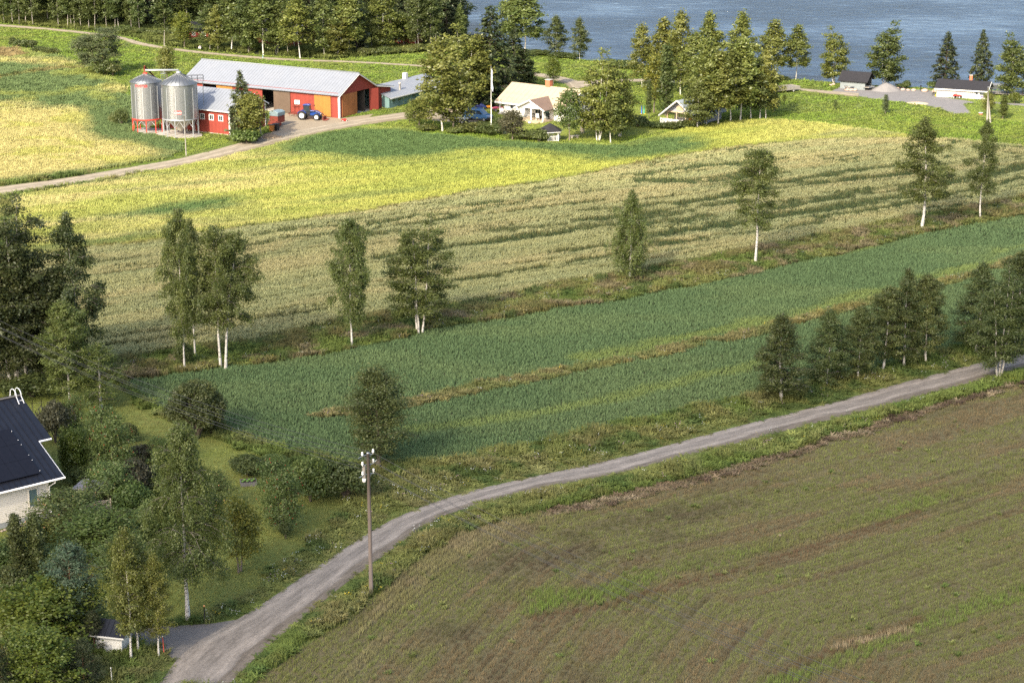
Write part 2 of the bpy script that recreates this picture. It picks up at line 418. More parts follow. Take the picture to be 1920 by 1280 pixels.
def resample(line, n):
    P = np.array(line, float); d = np.r_[0, np.cumsum(np.hypot(*np.diff(P, axis=0).T))]
    t = np.linspace(0, d[-1], n)
    return np.c_[np.interp(t, d, P[:, 0]), np.interp(t, d, P[:, 1])]
def road_mat(name, edge, track, mid, seed=0.0):
    m = bpy.data.materials.new(name); m.use_nodes = True
    nt = m.node_tree; b = nt.nodes["Principled BSDF"]; L = nt.links.new
    at = nn(nt, "ShaderNodeAttribute", attribute_name="uv2")
    sx = nn(nt, "ShaderNodeSeparateXYZ"); L(at.outputs["Vector"], sx.inputs[0])
    ge = nn(nt, "ShaderNodeNewGeometry")
    nz = nn(nt, "ShaderNodeTexNoise"); nz.inputs["Scale"].default_value = .16; nz.inputs["Detail"].default_value = 6; L(ge.outputs["Position"], nz.inputs["Vector"])
    ad = nn(nt, "ShaderNodeMath", operation='MULTIPLY_ADD'); ad.inputs[1].default_value = .45; L(nz.outputs["Fac"], ad.inputs[0]); L(sx.outputs[0], ad.inputs[2])
    cr = nn(nt, "ShaderNodeValToRGB"); L(ad.outputs[0], cr.inputs[0])
    el = cr.color_ramp.elements
    el[0].position = .06; el[0].color = (*edge, 1); el[1].position = 1.15 if False else 1.0; el[1].color = (*edge, 1)
    for p, c in ((.22, mid), (.42, track), (.54, mid), (.74, mid), (.88, track), (.97, mid)):
        e = el.new(p); e.color = (*c, 1)
    # long streaks dragged along the road plus stones
    cv = nn(nt, "ShaderNodeCombineXYZ")
    mu = nn(nt, "ShaderNodeMath", operation='MULTIPLY'); mu.inputs[1].default_value = .35; L(sx.outputs[1], mu.inputs[0])
    mv = nn(nt, "ShaderNodeMath", operation='MULTIPLY'); mv.inputs[1].default_value = 9.0; L(sx.outputs[0], mv.inputs[0])
    L(mv.outputs[0], cv.inputs[0]); L(mu.outputs[0], cv.inputs[1])
    ns = nn(nt, "ShaderNodeTexNoise"); ns.inputs["Scale"].default_value = 1.0; ns.inputs["Detail"].default_value = 7; ns.inputs["Roughness"].default_value = .72; L(cv.outputs[0], ns.inputs["Vector"])
    ng = nn(nt, "ShaderNodeTexNoise"); ng.inputs["Scale"].default_value = 5.5; ng.inputs["Detail"].default_value = 6; ng.inputs["Roughness"].default_value = .85; L(ge.outputs["Position"], ng.inputs["Vector"])
    a1 = nn(nt, "ShaderNodeMapRange"); a1.inputs[1].default_value = .3; a1.inputs[2].default_value = .7; a1.inputs[3].default_value = .62; a1.inputs[4].default_value = 1.38; L(ns.outputs["Fac"], a1.inputs[0])
    a2 = nn(nt, "ShaderNodeMapRange"); a2.inputs[1].default_value = .3; a2.inputs[2].default_value = .7; a2.inputs[3].default_value = .72; a2.inputs[4].default_value = 1.28; L(ng.outputs["Fac"], a2.inputs[0])
    pm = nn(nt, "ShaderNodeMath", operation='MULTIPLY'); L(a1.outputs[0], pm.inputs[0]); L(a2.outputs[0], pm.inputs[1])
    sc = nn(nt, "ShaderNodeVectorMath", operation='SCALE'); L(cr.outputs[0], sc.inputs[0]); L(pm.outputs[0], sc.inputs["Scale"])
    L(sc.outputs[0], b.inputs["Base Color"])
    b.inputs["Roughness"].default_value = .95; b.inputs["Specular IOR Level"].default_value = .15
    bu = nn(nt, "ShaderNodeBump"); bu.inputs["Strength"].default_value = .7; bu.inputs["Distance"].default_value = .06
    L(ng.outputs["Fac"], bu.inputs["Height"]); L(bu.outputs[0], b.inputs["Normal"])
    return m
def road(name, up, lo, m, z=.02, n=70):
    U = resample(PW(up), n); Lw = resample(PW(lo), n); K = 9
    v = []; uv = []
    s = np.r_[0, np.cumsum(np.hypot(*np.diff((U + Lw) / 2, axis=0).T))]
    for i in range(n):
        for k in range(K):
            t = k / (K - 1); p = U[i] * (1 - t) + Lw[i] * t
            rut = -.02 * (math.exp(-((t - .3) / .09) ** 2) + math.exp(-((t - .7) / .09) ** 2))
            v.append((p[0], p[1], z + .05 * (1 - (2 * t - 1) ** 2) + rut)); uv.append((t, s[i], 0))
    q = [(i * K + k, (i + 1) * K + k, (i + 1) * K + k + 1, i * K + k + 1) for i in range(n - 1) for k in range(K - 1)]
    me = npmesh(name, v, q, smooth=True)
    if me.polygons[0].normal.z < 0: me.flip_normals()
    vattr(me, "uv2", np.array(uv))
    tag(link(name, me, m), kind='structure')
    return np.r_[U, Lw[::-1]]
M_ROAD = road_mat("gravel_road", (.16, .135, .106), (.285, .248, .207), (.212, .186, .157))
M_FROAD = road_mat("sandy_farm_road", (.22, .18, .12), (.34, .285, .21), (.26, .22, .16))
R_LO = [(x, y + 1) for x, y in R_LO]
ROADS = [road("gravel_road", R_UP, R_LO, M_ROAD, .016), road("farm_road", FR_UP, FR_LO, M_FROAD, .016),
         road("far_track", TRACK_UP, TRACK_LO, M_FROAD, .016), road("river_drive", DR_UP, DR_LO, M_FROAD, .012)]
M_GRAVEL = ground_mat("grey_gravel", (.20, .19, .185), (.245, .23, .225), (.155, .15, .147), .6, .7)
M_DRIVE = ground_mat("driveway_gravel", (.175, .162, .148), (.22, .20, .18), (.14, .13, .12), .5, .7)
M_YARD = ground_mat("sandy_yard", (.29, .24, .17), (.34, .28, .20), (.22, .18, .13), .4, .5)
for nm, pl, z, mm in (("farmyard", YARD, .008, M_YARD), ("gravel_bay", GRAVEL_BAY, .008, M_GRAVEL), ("garden_driveway", DRIVE, .008, M_DRIVE), ("river_path", DOCK_PATH, .008, M_GRAVEL)):
    w_ = PW(pl); sheet(nm, w_, z, mm); ROADS.append(w_)
PARK = [(800, 206), (850, 203), (905, 214), (912, 226), (880, 232), (810, 226)]
sheet("parking_gravel", PW(PARK), .012, M_YARD); ROADS.append(PW(PARK))

P_A, P_B = PW(A_FIELD), PW(B_UP + B_LO[::-1])
P_C = PW([(-60, 505)] + B_LO + C_UPR + C_LO[::-1] + [(-60, 735)])
P_D = PW(D_UP + D_LO[::-1])
P_E = PW(V_LO + [(2080, 1500), (300, 1500), (330, 1400)])
P_LAWN, P_HL, P_RL = PW(LAWN), PW(HOUSE_LAWN), PW(RIVER_LAWN)
P_FF = PW(FOREST_FLOOR)
for nm, pl, z, mm in (("crop_field_floor", P_A, .004, M_SOIL), ("barley_field_floor", P_B, .004, M_SOIL), ("oat_field_floor", P_C, .004, M_SOIL), ("green_field_floor", P_D, .004, M_SOIL),
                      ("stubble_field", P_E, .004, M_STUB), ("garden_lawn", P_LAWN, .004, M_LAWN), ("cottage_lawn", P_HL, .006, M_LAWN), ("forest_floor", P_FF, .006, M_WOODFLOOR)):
    sheet(nm, pl, z, mm)

# ------------------------------------------------------------------ the cloud whose shadow lies on the near fields
def make_cloud():
    edge = [(-420, 90), (-160, 140), (-64, 184), (0, 208), (62, 240), (150, 282), (420, 390)]      # where its shadow ends on the ground
    lo_y = -260.0
    nx, ny = 70, 60
    X = np.linspace(-420, 420, nx)
    far = np.interp(X, [e[0] for e in edge], [e[1] for e in edge])
    v = []; th = []
    alt = 1150.0; t = alt / TO_SUN.z
    off = np.array([TO_SUN.x * t, TO_SUN.y * t, alt])
    gx = []; gy = []
    for j in range(ny):
        s = j / (ny - 1)
        for i in range(nx):
            y = lo_y + (far[i] + 14 - lo_y) * s
            gx.append(X[i]); gy.append(y)
    gx = np.array(gx); gy = np.array(gy)
    farr = np.interp(gx, [e[0] for e in edge], [e[1] for e in edge])
    gy = gy + (fbm(gx / 55, gy * 0 + 3, 5) - .5) * 26 * sstep(.7, 1, (gy - lo_y) / (farr - lo_y))
    d = np.minimum.reduce([(farr + 14 - gy) / 44.0, (gy - lo_y) / 60, (gx + 420) / 60, (420 - gx) / 60])
    th = sstep(0, 1, d)
    lump = .65 + .7 * fbm(gx / 70, gy / 70, 9, 4)
    top = np.c_[gx, gy, 70 * np.sqrt(th) * lump] + off
    bot = np.c_[gx, gy, -14 * np.sqrt(th) * lump] + off
    n = nx * ny
    q = [(j * nx + i, j * nx + i + 1, (j + 1) * nx + i + 1, (j + 1) * nx + i) for j in range(ny - 1) for i in range(nx - 1)]
    q2 = [(a + n, d_ + n, c + n, b_ + n) for a, b_, c, d_ in q]
    me = npmesh("cloud", np.r_[top, bot], q + q2, smooth=True)
    vattr(me, "dens", np.r_[th, th])
    m = bpy.data.materials.new("cloud"); m.use_nodes = True
    nt = m.node_tree; L = nt.links.new
    nt.nodes.remove(nt.nodes["Principled BSDF"])
    at = nn(nt, "ShaderNodeAttribute", attribute_name="dens")
    mu = nn(nt, "ShaderNodeMath", operation='MULTIPLY'); mu.inputs[1].default_value = CLOUD_DENSITY; L(at.outputs["Fac"], mu.inputs[0])
    df = nn(nt, "ShaderNodeBsdfDiffuse"); df.inputs[0].default_value = (.9, .9, .9, 1)
    tl = nn(nt, "ShaderNodeBsdfTranslucent"); tl.inputs[0].default_value = (.9, .9, .9, 1)
    mx = nn(nt, "ShaderNodeMixShader"); L(df.outputs[0], mx.inputs[1]); L(tl.outputs[0], mx.inputs[2])
    tr = nn(nt, "ShaderNodeBsdfTransparent")
    m2 = nn(nt, "ShaderNodeMixShader"); L(mu.outputs[0], m2.inputs[0]); L(tr.outputs[0], m2.inputs[1]); L(mx.outputs[0], m2.inputs[2])
    L(m2.outputs[0], nt.nodes["Material Output"].inputs["Surface"])
    tag(link("cloud", me, m), "thin white cloud shading the near fields", "cloud")
CLOUD_DENSITY = 0.57      # per face: two faces let (1-0.57)^2 of the sun through
make_cloud()
# ------------------------------------------------------------------ grass and crops: tufts standing on the land
RNG = np.random.default_rng(7)
def tuft_mesh(name, seed, blades, h, spread, width, bend, head=0.0, seg=2, leafy=False, flat=0.0):
    r = np.random.default_rng(seed); v = []; q = []; t = []; hh = []
    for _ in range(blades):
        a = r.uniform(0, 6.283); d = spread * math.sqrt(r.uniform(0, 1))
        b = np.array([math.cos(a) * d, math.sin(a) * d, 0.])
        yaw = r.uniform(0, 6.283); dr = np.array([math.cos(yaw), math.sin(yaw), 0]); sd = np.array([-dr[1], dr[0], 0])
        H = h * r.uniform(.65, 1.1); B = bend * r.uniform(.3, 1.2) * H; w = width * r.uniform(.7, 1.3)
        n0 = len(v)
        for k in range(seg + 1):
            s = k / seg
            p = b + dr * B * s ** 1.7 + np.array([0, 0, H * (s if not leafy else math.sin(s * 1.9) / 1.0)])
            ww = w * (1 - .55 * s) if not leafy else w * math.sin(.5 + 2.3 * s)
            if k < seg or head > 0 or leafy:
                v += [p - sd * ww / 2, p + sd * ww / 2]; hh += [s, s]
            else:
                v.append(p); hh.append(s)
        for k in range(seg):
            i = n0 + 2 * k
            if k < seg - 1 or head > 0 or leafy: q.append((i, i + 1, i + 3, i + 2))
            else: t.append((i, i + 1, i + 2))
        if head > 0:
            p = b + dr * B + np.array([0, 0, H]); e = p + dr * head * .9 + np.array([0, 0, -head * .25]); m_ = (p + e) / 2 + np.array([0, 0, .02])
            n0 = len(v); v += [p, m_ - sd * head * .33, e, m_ + sd * head * .33]; hh += [1.6] * 4; q.append((n0, n0 + 1, n0 + 2, n0 + 3))
    me = npmesh(name, v, q, t); vattr(me, "hgt", np.array(hh))
    return me
def tuft_mat(name, stem, tipfac=1.0, transl=.25, lo=.0, hi=1.0):
    m = bpy.data.materials.new(name); m.use_nodes = True
    nt = m.node_tree; L = nt.links.new; nt.nodes.remove(nt.nodes["Principled BSDF"])
    ac = nn(nt, "ShaderNodeAttribute", attribute_type='INSTANCER', attribute_name="tint")
    ah = nn(nt, "ShaderNodeAttribute", attribute_name="hgt")
    mr = nn(nt, "ShaderNodeMapRange"); mr.inputs[1].default_value = lo; mr.inputs[2].default_value = hi; L(ah.outputs["Fac"], mr.inputs[0])
    mx = nn(nt, "ShaderNodeMix", data_type='RGBA'); mx.inputs["A"].default_value = (*stem, 1); L(ac.outputs["Color"], mx.inputs["B"]); L(mr.outputs[0], mx.inputs["Factor"])
    d = nn(nt, "ShaderNodeBsdfDiffuse"); t = nn(nt, "ShaderNodeBsdfTranslucent")
    L(mx.outputs["Result"], d.inputs[0]); L(mx.outputs["Result"], t.inputs[0])
    ms = nn(nt, "ShaderNodeMixShader"); ms.inputs[0].default_value = transl; L(d.outputs[0], ms.inputs[1]); L(t.outputs[0], ms.inputs[2])
    L(ms.outputs[0], nt.nodes["Material Output"].inputs["Surface"])
    return m
def proto_set(name, meshes, m):
    c = bpy.data.collections.new(name)
    for i, me in enumerate(meshes):
        me.materials.append(m)
        o = bpy.data.objects.new("%s_%02d" % (name, i), me); c.objects.link(o)
    return c
def gn_scatter(name, pos, rot, scl, tint, idx, coll, label):
    me = bpy.data.meshes.new(name)
    me.vertices.add(len(pos)); me.vertices.foreach_set("co", np.asarray(pos, np.float32).ravel())
    vattr(me, "rot", rot); vattr(me, "scl", scl)
    vattr(me, "tint", np.c_[tint, np.ones(len(tint))])
    a = me.attributes.new("pick", 'INT', 'POINT'); a.data.foreach_set("value", np.asarray(idx, np.int32))
    o = link(name, me)
    ng = bpy.data.node_groups.new(name, 'GeometryNodeTree')
    ng.interface.new_socket("Geometry", in_out='INPUT', socket_type='NodeSocketGeometry')
    ng.interface.new_socket("Geometry", in_out='OUTPUT', socket_type='NodeSocketGeometry')
    gi = ng.nodes.new("NodeGroupInput"); go = ng.nodes.new("NodeGroupOutput")
    ip = ng.nodes.new("GeometryNodeInstanceOnPoints"); ci = ng.nodes.new("GeometryNodeCollectionInfo")
    ci.inputs["Collection"].default_value = coll; ci.inputs["Separate Children"].default_value = True; ci.inputs["Reset Children"].default_value = True
    ip.inputs["Pick Instance"].default_value = True
    def na(nm, ty):
        n = ng.nodes.new("GeometryNodeInputNamedAttribute"); n.data_type = ty; n.inputs["Name"].default_value = nm; return n.outputs["Attribute"]
    L = ng.links.new
    L(gi.outputs[0], ip.inputs["Points"]); L(ci.outputs[0], ip.inputs["Instance"])
    er = ng.nodes.new("FunctionNodeEulerToRotation"); L(na("rot", 'FLOAT_VECTOR'), er.inputs[0]); L(er.outputs[0], ip.inputs["Rotation"])
    L(na("scl", 'FLOAT_VECTOR'), ip.inputs["Scale"]); L(na("pick", 'INT'), ip.inputs["Instance Index"])
    L(ip.outputs[0], go.inputs[0])
    md = o.modifiers.new("tufts", 'NODES'); md.node_group = ng
    return tag(o, label, "grass" if "grass" in name or "lawn" in name else "crop", kind='stuff')

M_T_OAT = tuft_mat("oat_straw", (.15, .165, .06), lo=.35, hi=1.0)
M_T_BARLEY = tuft_mat("barley_leaf", (.15, .20, .05), lo=.1, hi=.6)
M_T_GREEN = tuft_mat("green_crop_leaf", (.09, .145, .07), lo=0, hi=.5)
M_T_GRASS = tuft_mat("grass_blade", (.085, .12, .032), lo=0, hi=.55)
M_T_STUB = tuft_mat("stubble_straw", (.15, .125, .07), lo=0, hi=.4)
PC = {
    'oat': proto_set("oat_tuft", [tuft_mesh("oat_tuft", 10 + i, 24, .7, .36, .045, .2, head=.16) for i in range(4)], M_T_OAT),
    'barley': proto_set("barley_tuft", [tuft_mesh("barley_tuft", 20 + i, 17, .7, .38, .085, .3, head=.17) for i in range(4)], M_T_BARLEY),
    'green': proto_set("green_tuft", [tuft_mesh("green_tuft", 30 + i, 26, .42, .36, .07, .6) for i in range(4)], M_T_GREEN),
    'grass': proto_set("grass_tuft", [tuft_mesh("grass_tuft", 40 + i, 15, .5, .30, .06, .45) for i in range(4)], M_T_GRASS),
    'tall': proto_set("tall_tuft", [tuft_mesh("tall_tuft", 50 + i, 15, 1.0, .28, .045, .3, head=.14 if i % 2 else 0) for i in range(4)] + [tuft_mesh("weed_tuft", 56, 26, .8, .3, .1, .8, leafy=True), tuft_mesh("weed_tuft", 57, 22, .7, .35, .12, .9, leafy=True)], M_T_GRASS),
    'stub': proto_set("stubble_tuft", [tuft_mesh("stubble_tuft", 60 + i, 17, .17, .32, .035, .5) for i in range(4)], M_T_STUB),
    'lawn': proto_set("lawn_tuft", [tuft_mesh("lawn_tuft", 70 + i, 18, .09, .36, .05, .8) for i in range(3)], M_T_GRASS),
    'flower': proto_set("flower_tuft", [tuft_mesh("flower_tuft", 80 + i, 5, .75, .22, .012, .3, head=.11) for i in range(3)], tuft_mat("flower_head", (.06, .10, .03), lo=1.1, hi=1.3)),
}
PN = {k: len(c.objects) for k, c in PC.items()}

# every point of the visible land, then which piece of land it belongs to
def land_points(y0, y1, step):
    ys = np.arange(y0, y1, step); out = []
    for y in ys:
        hw = (y * CP + CAMH * SP) * .2572 + 9
        xs = np.arange(-hw, hw, step); out.append(np.c_[xs, np.full(len(xs), y)])
    P = np.concatenate(out); return P + RNG.uniform(-.55, .55, P.shape) * step
def warp(P, amp, sc, s):
    return P + np.c_[fbm(P[:, 0] / sc, P[:, 1] / sc, s) - .5, fbm(P[:, 0] / sc + 31, P[:, 1] / sc, s + 3) - .5] * 2 * amp
P_DS = PW(D_STRIP_U + D_STRIP_L[::-1]); P_AB = PW(A_BAND); P_DRY = PW(V_LO[8:] + DRY_LO[::-1])
W_RLO = PW(R_LO); W_RUP = PW(R_UP)
W_BLO = PW(B_LO); W_DPALE = PW(D_PALE)
ALL_WATER = np.array([(p.x, p.y) for p in shore_w] + [(900, 900), (-300, 1200)])
NOGROW = list(ROADS)       # building footprints are added by keep_clear()
def keep_clear(o, ang, x0, x1, y0, y1):
    c, s = math.cos(ang), math.sin(ang)
    NOGROW.append(np.array([(o[0] + c * x - s * y, o[1] + s * x + c * y) for x, y in ((x0, y0), (x1, y0), (x1, y1), (x0, y1))]))

def classify(P):
    c = np.where(P[:, 1] > 278, 0, 9)                     # 0 meadow far off, 9 rough verge close by
    Q = warp(P, .8, 3.0, 4)
    c[inside(P_FF, Q)] = 1
    c[inside(P_A, Q)] = 2
    c[inside(P_AB, Q)] = 16
    c[inside(P_C, Q)] = 4
    c[inside(P_B, Q)] = 3
    c[(dist_line(W_BLO, Q) < .9)] = 15
    up = PW(C_LO + D_UP[::-1]); c[inside(up, Q)] = 5
    c[inside(P_D, Q)] = 6
    c[inside(P_DS, Q) & (fbm(P[:, 0] / 5, P[:, 1] / 5, 201) > .33)] = 7
    c[inside(P_E, Q)] = 12
    c[inside(P_DRY, Q)] = 11
    c[inside(P_LAWN, Q)] = 14
    c[inside(P_HL, Q)] = 14
    c[inside(P_RL, Q)] = 17
    w = np.where(P[:, 1] < 200, .25, .12)
    for r in NOGROW:
        c[inside(r, P + (RNG.uniform(-1, 1, P.shape) * w[:, None]))] = -1
    c[inside(ALL_WATER, P)] = -1
    return c

LODGE = [([(470, 468), (560, 452), (640, 446), (700, 438)], .9), ([(480, 448), (560, 438), (640, 432)], .6), ([(690, 428), (780, 412), (860, 408)], .9), ([(690, 445), (800, 440)], .7),
         ([(820, 420), (900, 400), (990, 385)], .9), ([(880, 392), (940, 385), (1000, 378)], 1.2), ([(700, 490), (760, 482), (860, 468), (960, 452), (1080, 435)], 1.1), ([(910, 462), (1000, 452), (1140, 430), (1300, 402)], 1.2),
         ([(850, 535), (940, 520), (1040, 505), (1145, 486)], .8), ([(480, 605), (560, 597), (610, 585)], .45), ([(200, 655), (300, 645), (420, 632)], .5),
         ([(1200, 335), (1290, 322), (1400, 313), (1480, 304)], 1.1), ([(1210, 345), (1300, 347), (1390, 338), (1460, 330)], 2.2), ([(1270, 322), (1330, 315), (1400, 318)], 1.0),
         ([(1180, 395), (1280, 388), (1370, 372), (1450, 352), (1560, 332), (1690, 316)], 1.4), ([(1400, 365), (1520, 350), (1650, 338), (1760, 325)], 1.6), ([(1100, 402), (1180, 396)], 1.0),
         ([(1090, 420), (1180, 412), (1300, 395), (1400, 384)], 1.5), ([(1100, 430), (1230, 425), (1330, 412)], 1.3), ([(1440, 398), (1560, 378), (1680, 360), (1800, 345), (1920, 320)], 2.0),
         ([(1220, 450), (1330, 432), (1440, 414), (1560, 398), (1680, 378)], 2.0), ([(1080, 478), (1170, 462), (1300, 458), (1400, 440)], 1.1), ([(1210, 470), (1280, 462), (1340, 455)], 1.2), ([(1530, 415), (1640, 398), (1760, 378), (1920, 340)], 1.0),
         ([(1400, 445), (1480, 430), (1560, 420)], .8), ([(1780, 270), (1860, 277), (1940, 286)], .8), ([(1860, 292), (1960, 298)], .7), ([(1840, 330), (1950, 312)], 2.0), ([(560, 530), (640, 520)], .35), ([(230, 508), (330, 500)], .4)]
LODGE_W = [(PW(l), w) for l, w in LODGE]
A_YEL = [PW([(-80, 207), (60, 206), (130, 205), (155, 235), (170, 258), (220, 268), (270, 290), (310, 293), (220, 313), (110, 330), (0, 343), (-80, 353)]),
         PW([(-80, 108), (0, 110), (50, 112), (110, 116), (145, 122), (120, 127), (60, 121), (0, 119), (-80, 117)]),
         PW([(180, 165), (220, 158), (235, 175), (215, 180), (185, 172)]), PW([(-80, 200), (0, 195), (60, 190), (60, 199), (0, 205), (-80, 206)])]
A_BROWN = [PW([(-80, 88), (40, 93), (60, 104), (20, 110), (-80, 108)])]
B_GREEN = [PW([(560, 260), (640, 244), (700, 238), (800, 250), (960, 266), (1160, 274), (1240, 262), (1330, 262), (1250, 290), (1100, 300), (1000, 290), (900, 287), (800, 300), (740, 305), (640, 297), (580, 290), (520, 290), (470, 300), (500, 284)]),
           PW([(230, 400), (330, 382), (400, 378), (470, 378), (480, 386), (420, 396), (330, 408), (250, 416), (170, 420)]), PW([(835, 330), (870, 326), (900, 330), (870, 336)]),
           PW([(1100, 310), (1180, 285), (1290, 272), (1380, 268), (1290, 288), (1200, 305)]), PW([(60, 470), (200, 448), (330, 436), (330, 447), (180, 464), (60, 480)])]
def anyin(polys, P):
    r = np.zeros(len(P), bool)
    for p in polys: r |= inside(p, P)
    return r

def grow():
    P = np.concatenate([land_points(96, 150, .33), land_points(150, 235, .42), land_points(235, 330, .56), land_points(330, 520, .85)])
    c = classify(P)
    keep = c >= 0; P = P[keep]; c = c[keep]
    n = len(P); x, y = P[:, 0], P[:, 1]
    near = np.interp(y, [96, 150, 150.1, 235, 235.1, 330, 330.1, 520], [.33, .33, .42, .42, .56, .56, .85, .85])   # local spacing
    jit = RNG.uniform(0, 1, n); j2 = RNG.normal(0, 1, n)
    n1 = fbm(x / 9, y / 9, 1); n2 = fbm(x / 2.2, y / 2.2, 2); n3 = fbm(x / 30, y / 30, 3)
    dR = dist_line(W_RLO, P)
    patch_all = fbm(x / 5, y / 4, 202)
    sets = {}
    def put(key, mask, pset, tint, size, hz=None, tilt=None, tdir=None, label='', jv=.13):
        k = mask.sum()
        if k == 0: return
        rot = np.zeros((k, 3)); rot[:, 2] = RNG.uniform(0, 6.283, k)
        if tilt is not None:
            rot[:, 0] = tilt; rot[:, 2] = (tdir if tdir is not None else 0) + RNG.normal(0, .35, k)
        else:
            rot[:, 0] = RNG.normal(0, .12, k); rot[:, 1] = RNG.normal(0, .12, k)
        s = np.asarray(size) * np.ones(k); h = s if hz is None else np.asarray(hz) * np.ones(k)
        v = np.clip(1 + jv * RNG.normal(0, 1, k), .6, 1.5)[:, None]
        gn_scatter(key, np.c_[P[mask], np.zeros(k)], rot, np.c_[s, s, h], np.clip(tint * v, 0, 1), RNG.integers(0, PN[pset], k), PC[pset], label)
    w8 = near / .42                                  # wider tufts where they stand farther apart
    # ---- oats, with the lodged streaks lying flat
    m_ = (c == 4)
    p = P[m_]; Lg = np.zeros(len(p))
    pw = warp(p, .8, 2.0, 21)
    for l, w in LODGE_W:
        Lg = np.maximum(Lg, sstep(w * 1.0, w * .5, dist_line(l, pw)))
    ux = (p[:, 0] * .86 + p[:, 1] * .5); uy = (-p[:, 0] * .5 + p[:, 1] * .86)
    st = fbm(ux / 8, uy / .55, 31, 4)
    rightness = .45 + .55 * sstep(-40, 25, p[:, 0]); rightness = rightness * sstep(-4, 6, p[:, 1] - (186 + .42 * p[:, 0]))
    Lg = np.maximum(Lg, sstep(.60, .64, st) * rightness)
    Lg *= sstep(.22, .42, fbm(ux / 3.5, uy / 1.0, 8))
    gold = sstep(.35, .7, fbm(ux / 22, uy / 4, 33))
    tint = mixc((.435, .425, .20), (.48, .43, .21), gold)
    tint = mixc(tint, (.35, .37, .18), sstep(.45, .7, fbm(ux / 12, uy / 2.2, 35)) * .7)
    tint = mixc(tint, (.066, .10, .05), Lg)
    rows = P_row = fbm(ux / 30, uy / .8, 91)
    put("oat_crop", m_, 'oat', tint, w8[m_] * .95, hz=np.clip((.95 - .55 * Lg) * (.85 + .3 * rows), .3, 1.2), tilt=.12 * j2[m_] + 1.15 * Lg, tdir=math.radians(150) + 0 * Lg, label="ripening beige oat crop with dark flattened streaks", jv=.07)
    # ---- yellowing barley strip beyond
    m_ = (c == 3); p = P[m_]; pw = warp(p, 3.0, 7, 41)
    ub_ = p[:, 0] * .87 + p[:, 1] * .49; vb_ = -p[:, 0] * .49 + p[:, 1] * .87
    soft = np.mean([anyin(B_GREEN, pw + o_) for o_ in ((0, 0), (2, 1), (-2, 1.5), (1, -2.5), (-1.5, -2))], axis=0)
    g = np.clip(soft * 1.05, 0, 1); g = np.maximum(g, .5 * sstep(.58, .72, fbm(ub_ / 22, vb_ / 3.0, 43)))
    pale = (.35 + .65 * sstep(.42, .66, fbm(ub_ / 25, vb_ / 5, 44))) * np.maximum(sstep(0, -50, p[:, 0]), sstep(262, 276, p[:, 1]) * sstep(30, 45, p[:, 0]))
    tint = mixc((.43, .445, .10), (.55, .49, .20), pale); tint = mixc(tint, (.125, .19, .068), g)
    tint = mixc(tint, (.32, .365, .085), sstep(.35, .65, fbm(ub_ / 14, vb_ / 2.2, 46)) * .6 * (1 - g))
    put("barley_crop", m_, 'barley', tint, w8[m_] * 1.0, hz=.62 + 0 * g, jv=.06, label="yellow and green barley crop beyond the oats")
    # ---- mixed crop left of the silos
    m_ = (c == 2); p = P[m_]; pw = warp(p, 3.0, 9, 51)
    g = np.mean([anyin(A_YEL, pw + o_) for o_ in ((0, 0), (2, 1.5), (-2, 2), (1, -3), (-1.5, -2))], axis=0); br = anyin(A_BROWN, pw).astype(float)
    tint = mixc((.15, .205, .08), (.54, .475, .19), g)
    tint = mixc(tint, (.46, .45, .12), sstep(.5, .66, fbm(p[:, 0] / 6, p[:, 1] / 4, 53)) * g * .8)
    tint = mixc(tint, (.36, .38, .09), sstep(.6, .75, fbm(p[:, 0] / 7, p[:, 1] / 12, 54)) * (1 - g) * .6)
    tint = mixc(tint, (.34, .25, .12), br * .9)
    put("mixed_crop", m_, 'barley', tint, w8[m_] * 1.0, hz=.6 + 0 * g, jv=.06, label="patchy yellow and green crop left of the silos")
    # ---- green crop
    m_ = (c == 6); p = P[m_]
    ux = (p[:, 0] * .84 + p[:, 1] * .54); uy = (-p[:, 0] * .54 + p[:, 1] * .84)
    tint = mixc((.128, .192, .086), (.152, .213, .093), sstep(.35, .65, fbm(p[:, 0] / 14, p[:, 1] / 5, 61)))
    yel = sstep(2.6, .6, dist_line(PW(D_STRIP_U[5:]) + np.array([0, 1.6]), warp(p, 1.2, 3, 66))) * .55 * sstep(.35, .6, fbm(ux / 8, uy / 2, 63))
    yel = np.maximum(yel, sstep(1.5, .4, dist_line(W_DPALE, warp(p, .9, 3, 67))) * .45)
    yel = np.maximum(yel, sstep(1.6, .2, dist_line(PW(D_UP[8:]), p)) * sstep(.52, .7, fbm(ux / 10, uy / 3, 68)))
    tint = mixc(tint, (.27, .32, .085), yel)
    rows = fbm(ux / 14, uy / .7, 64)
    tint = tint * (.9 + .22 * fbm(ux / 20, uy / .5, 69))[:, None]
    put("green_crop", m_, 'green', tint, w8[m_] * 1.05, hz=(.68 + .25 * rows) * (1 - .3 * yel), label="bluish green leafy crop in the middle field", jv=.06)
    # ---- brown grass in the field ditch, the edge of the barley, the dry strip
    m_ = (c == 7) | (c == 16) | (c == 15)
    p = P[m_]
    tint = mixc((.245, .22, .095), (.205, .22, .08), sstep(.42, .62, fbm(p[:, 0] / 4, p[:, 1] / 2, 71)))
    tint = mixc(tint, (.28, .24, .085), sstep(.55, .7, fbm(p[:, 0] / 3, p[:, 1] / 3, 72)) * .6)
    put("ditch_grass", m_, 'tall', tint, w8[m_] * .85, hz=.42 + .2 * jit[m_], label="rusty brown grass along the narrow field ditches")
    m_ = (c == 11); p = P[m_]
    tint = mixc((.24, .18, .115), (.15, .105, .075), sstep(.42, .6, n2[m_])); tint = mixc(tint, (.33, .265, .17), sstep(.55, .7, fbm(p[:, 0] / 3, p[:, 1] / .8, 73)))
    put("dry_grass", m_, 'tall', tint, w8[m_] * .8, hz=.22 + .25 * n2[m_] ** 2, label="dry straw and dead grass beside the stubble")
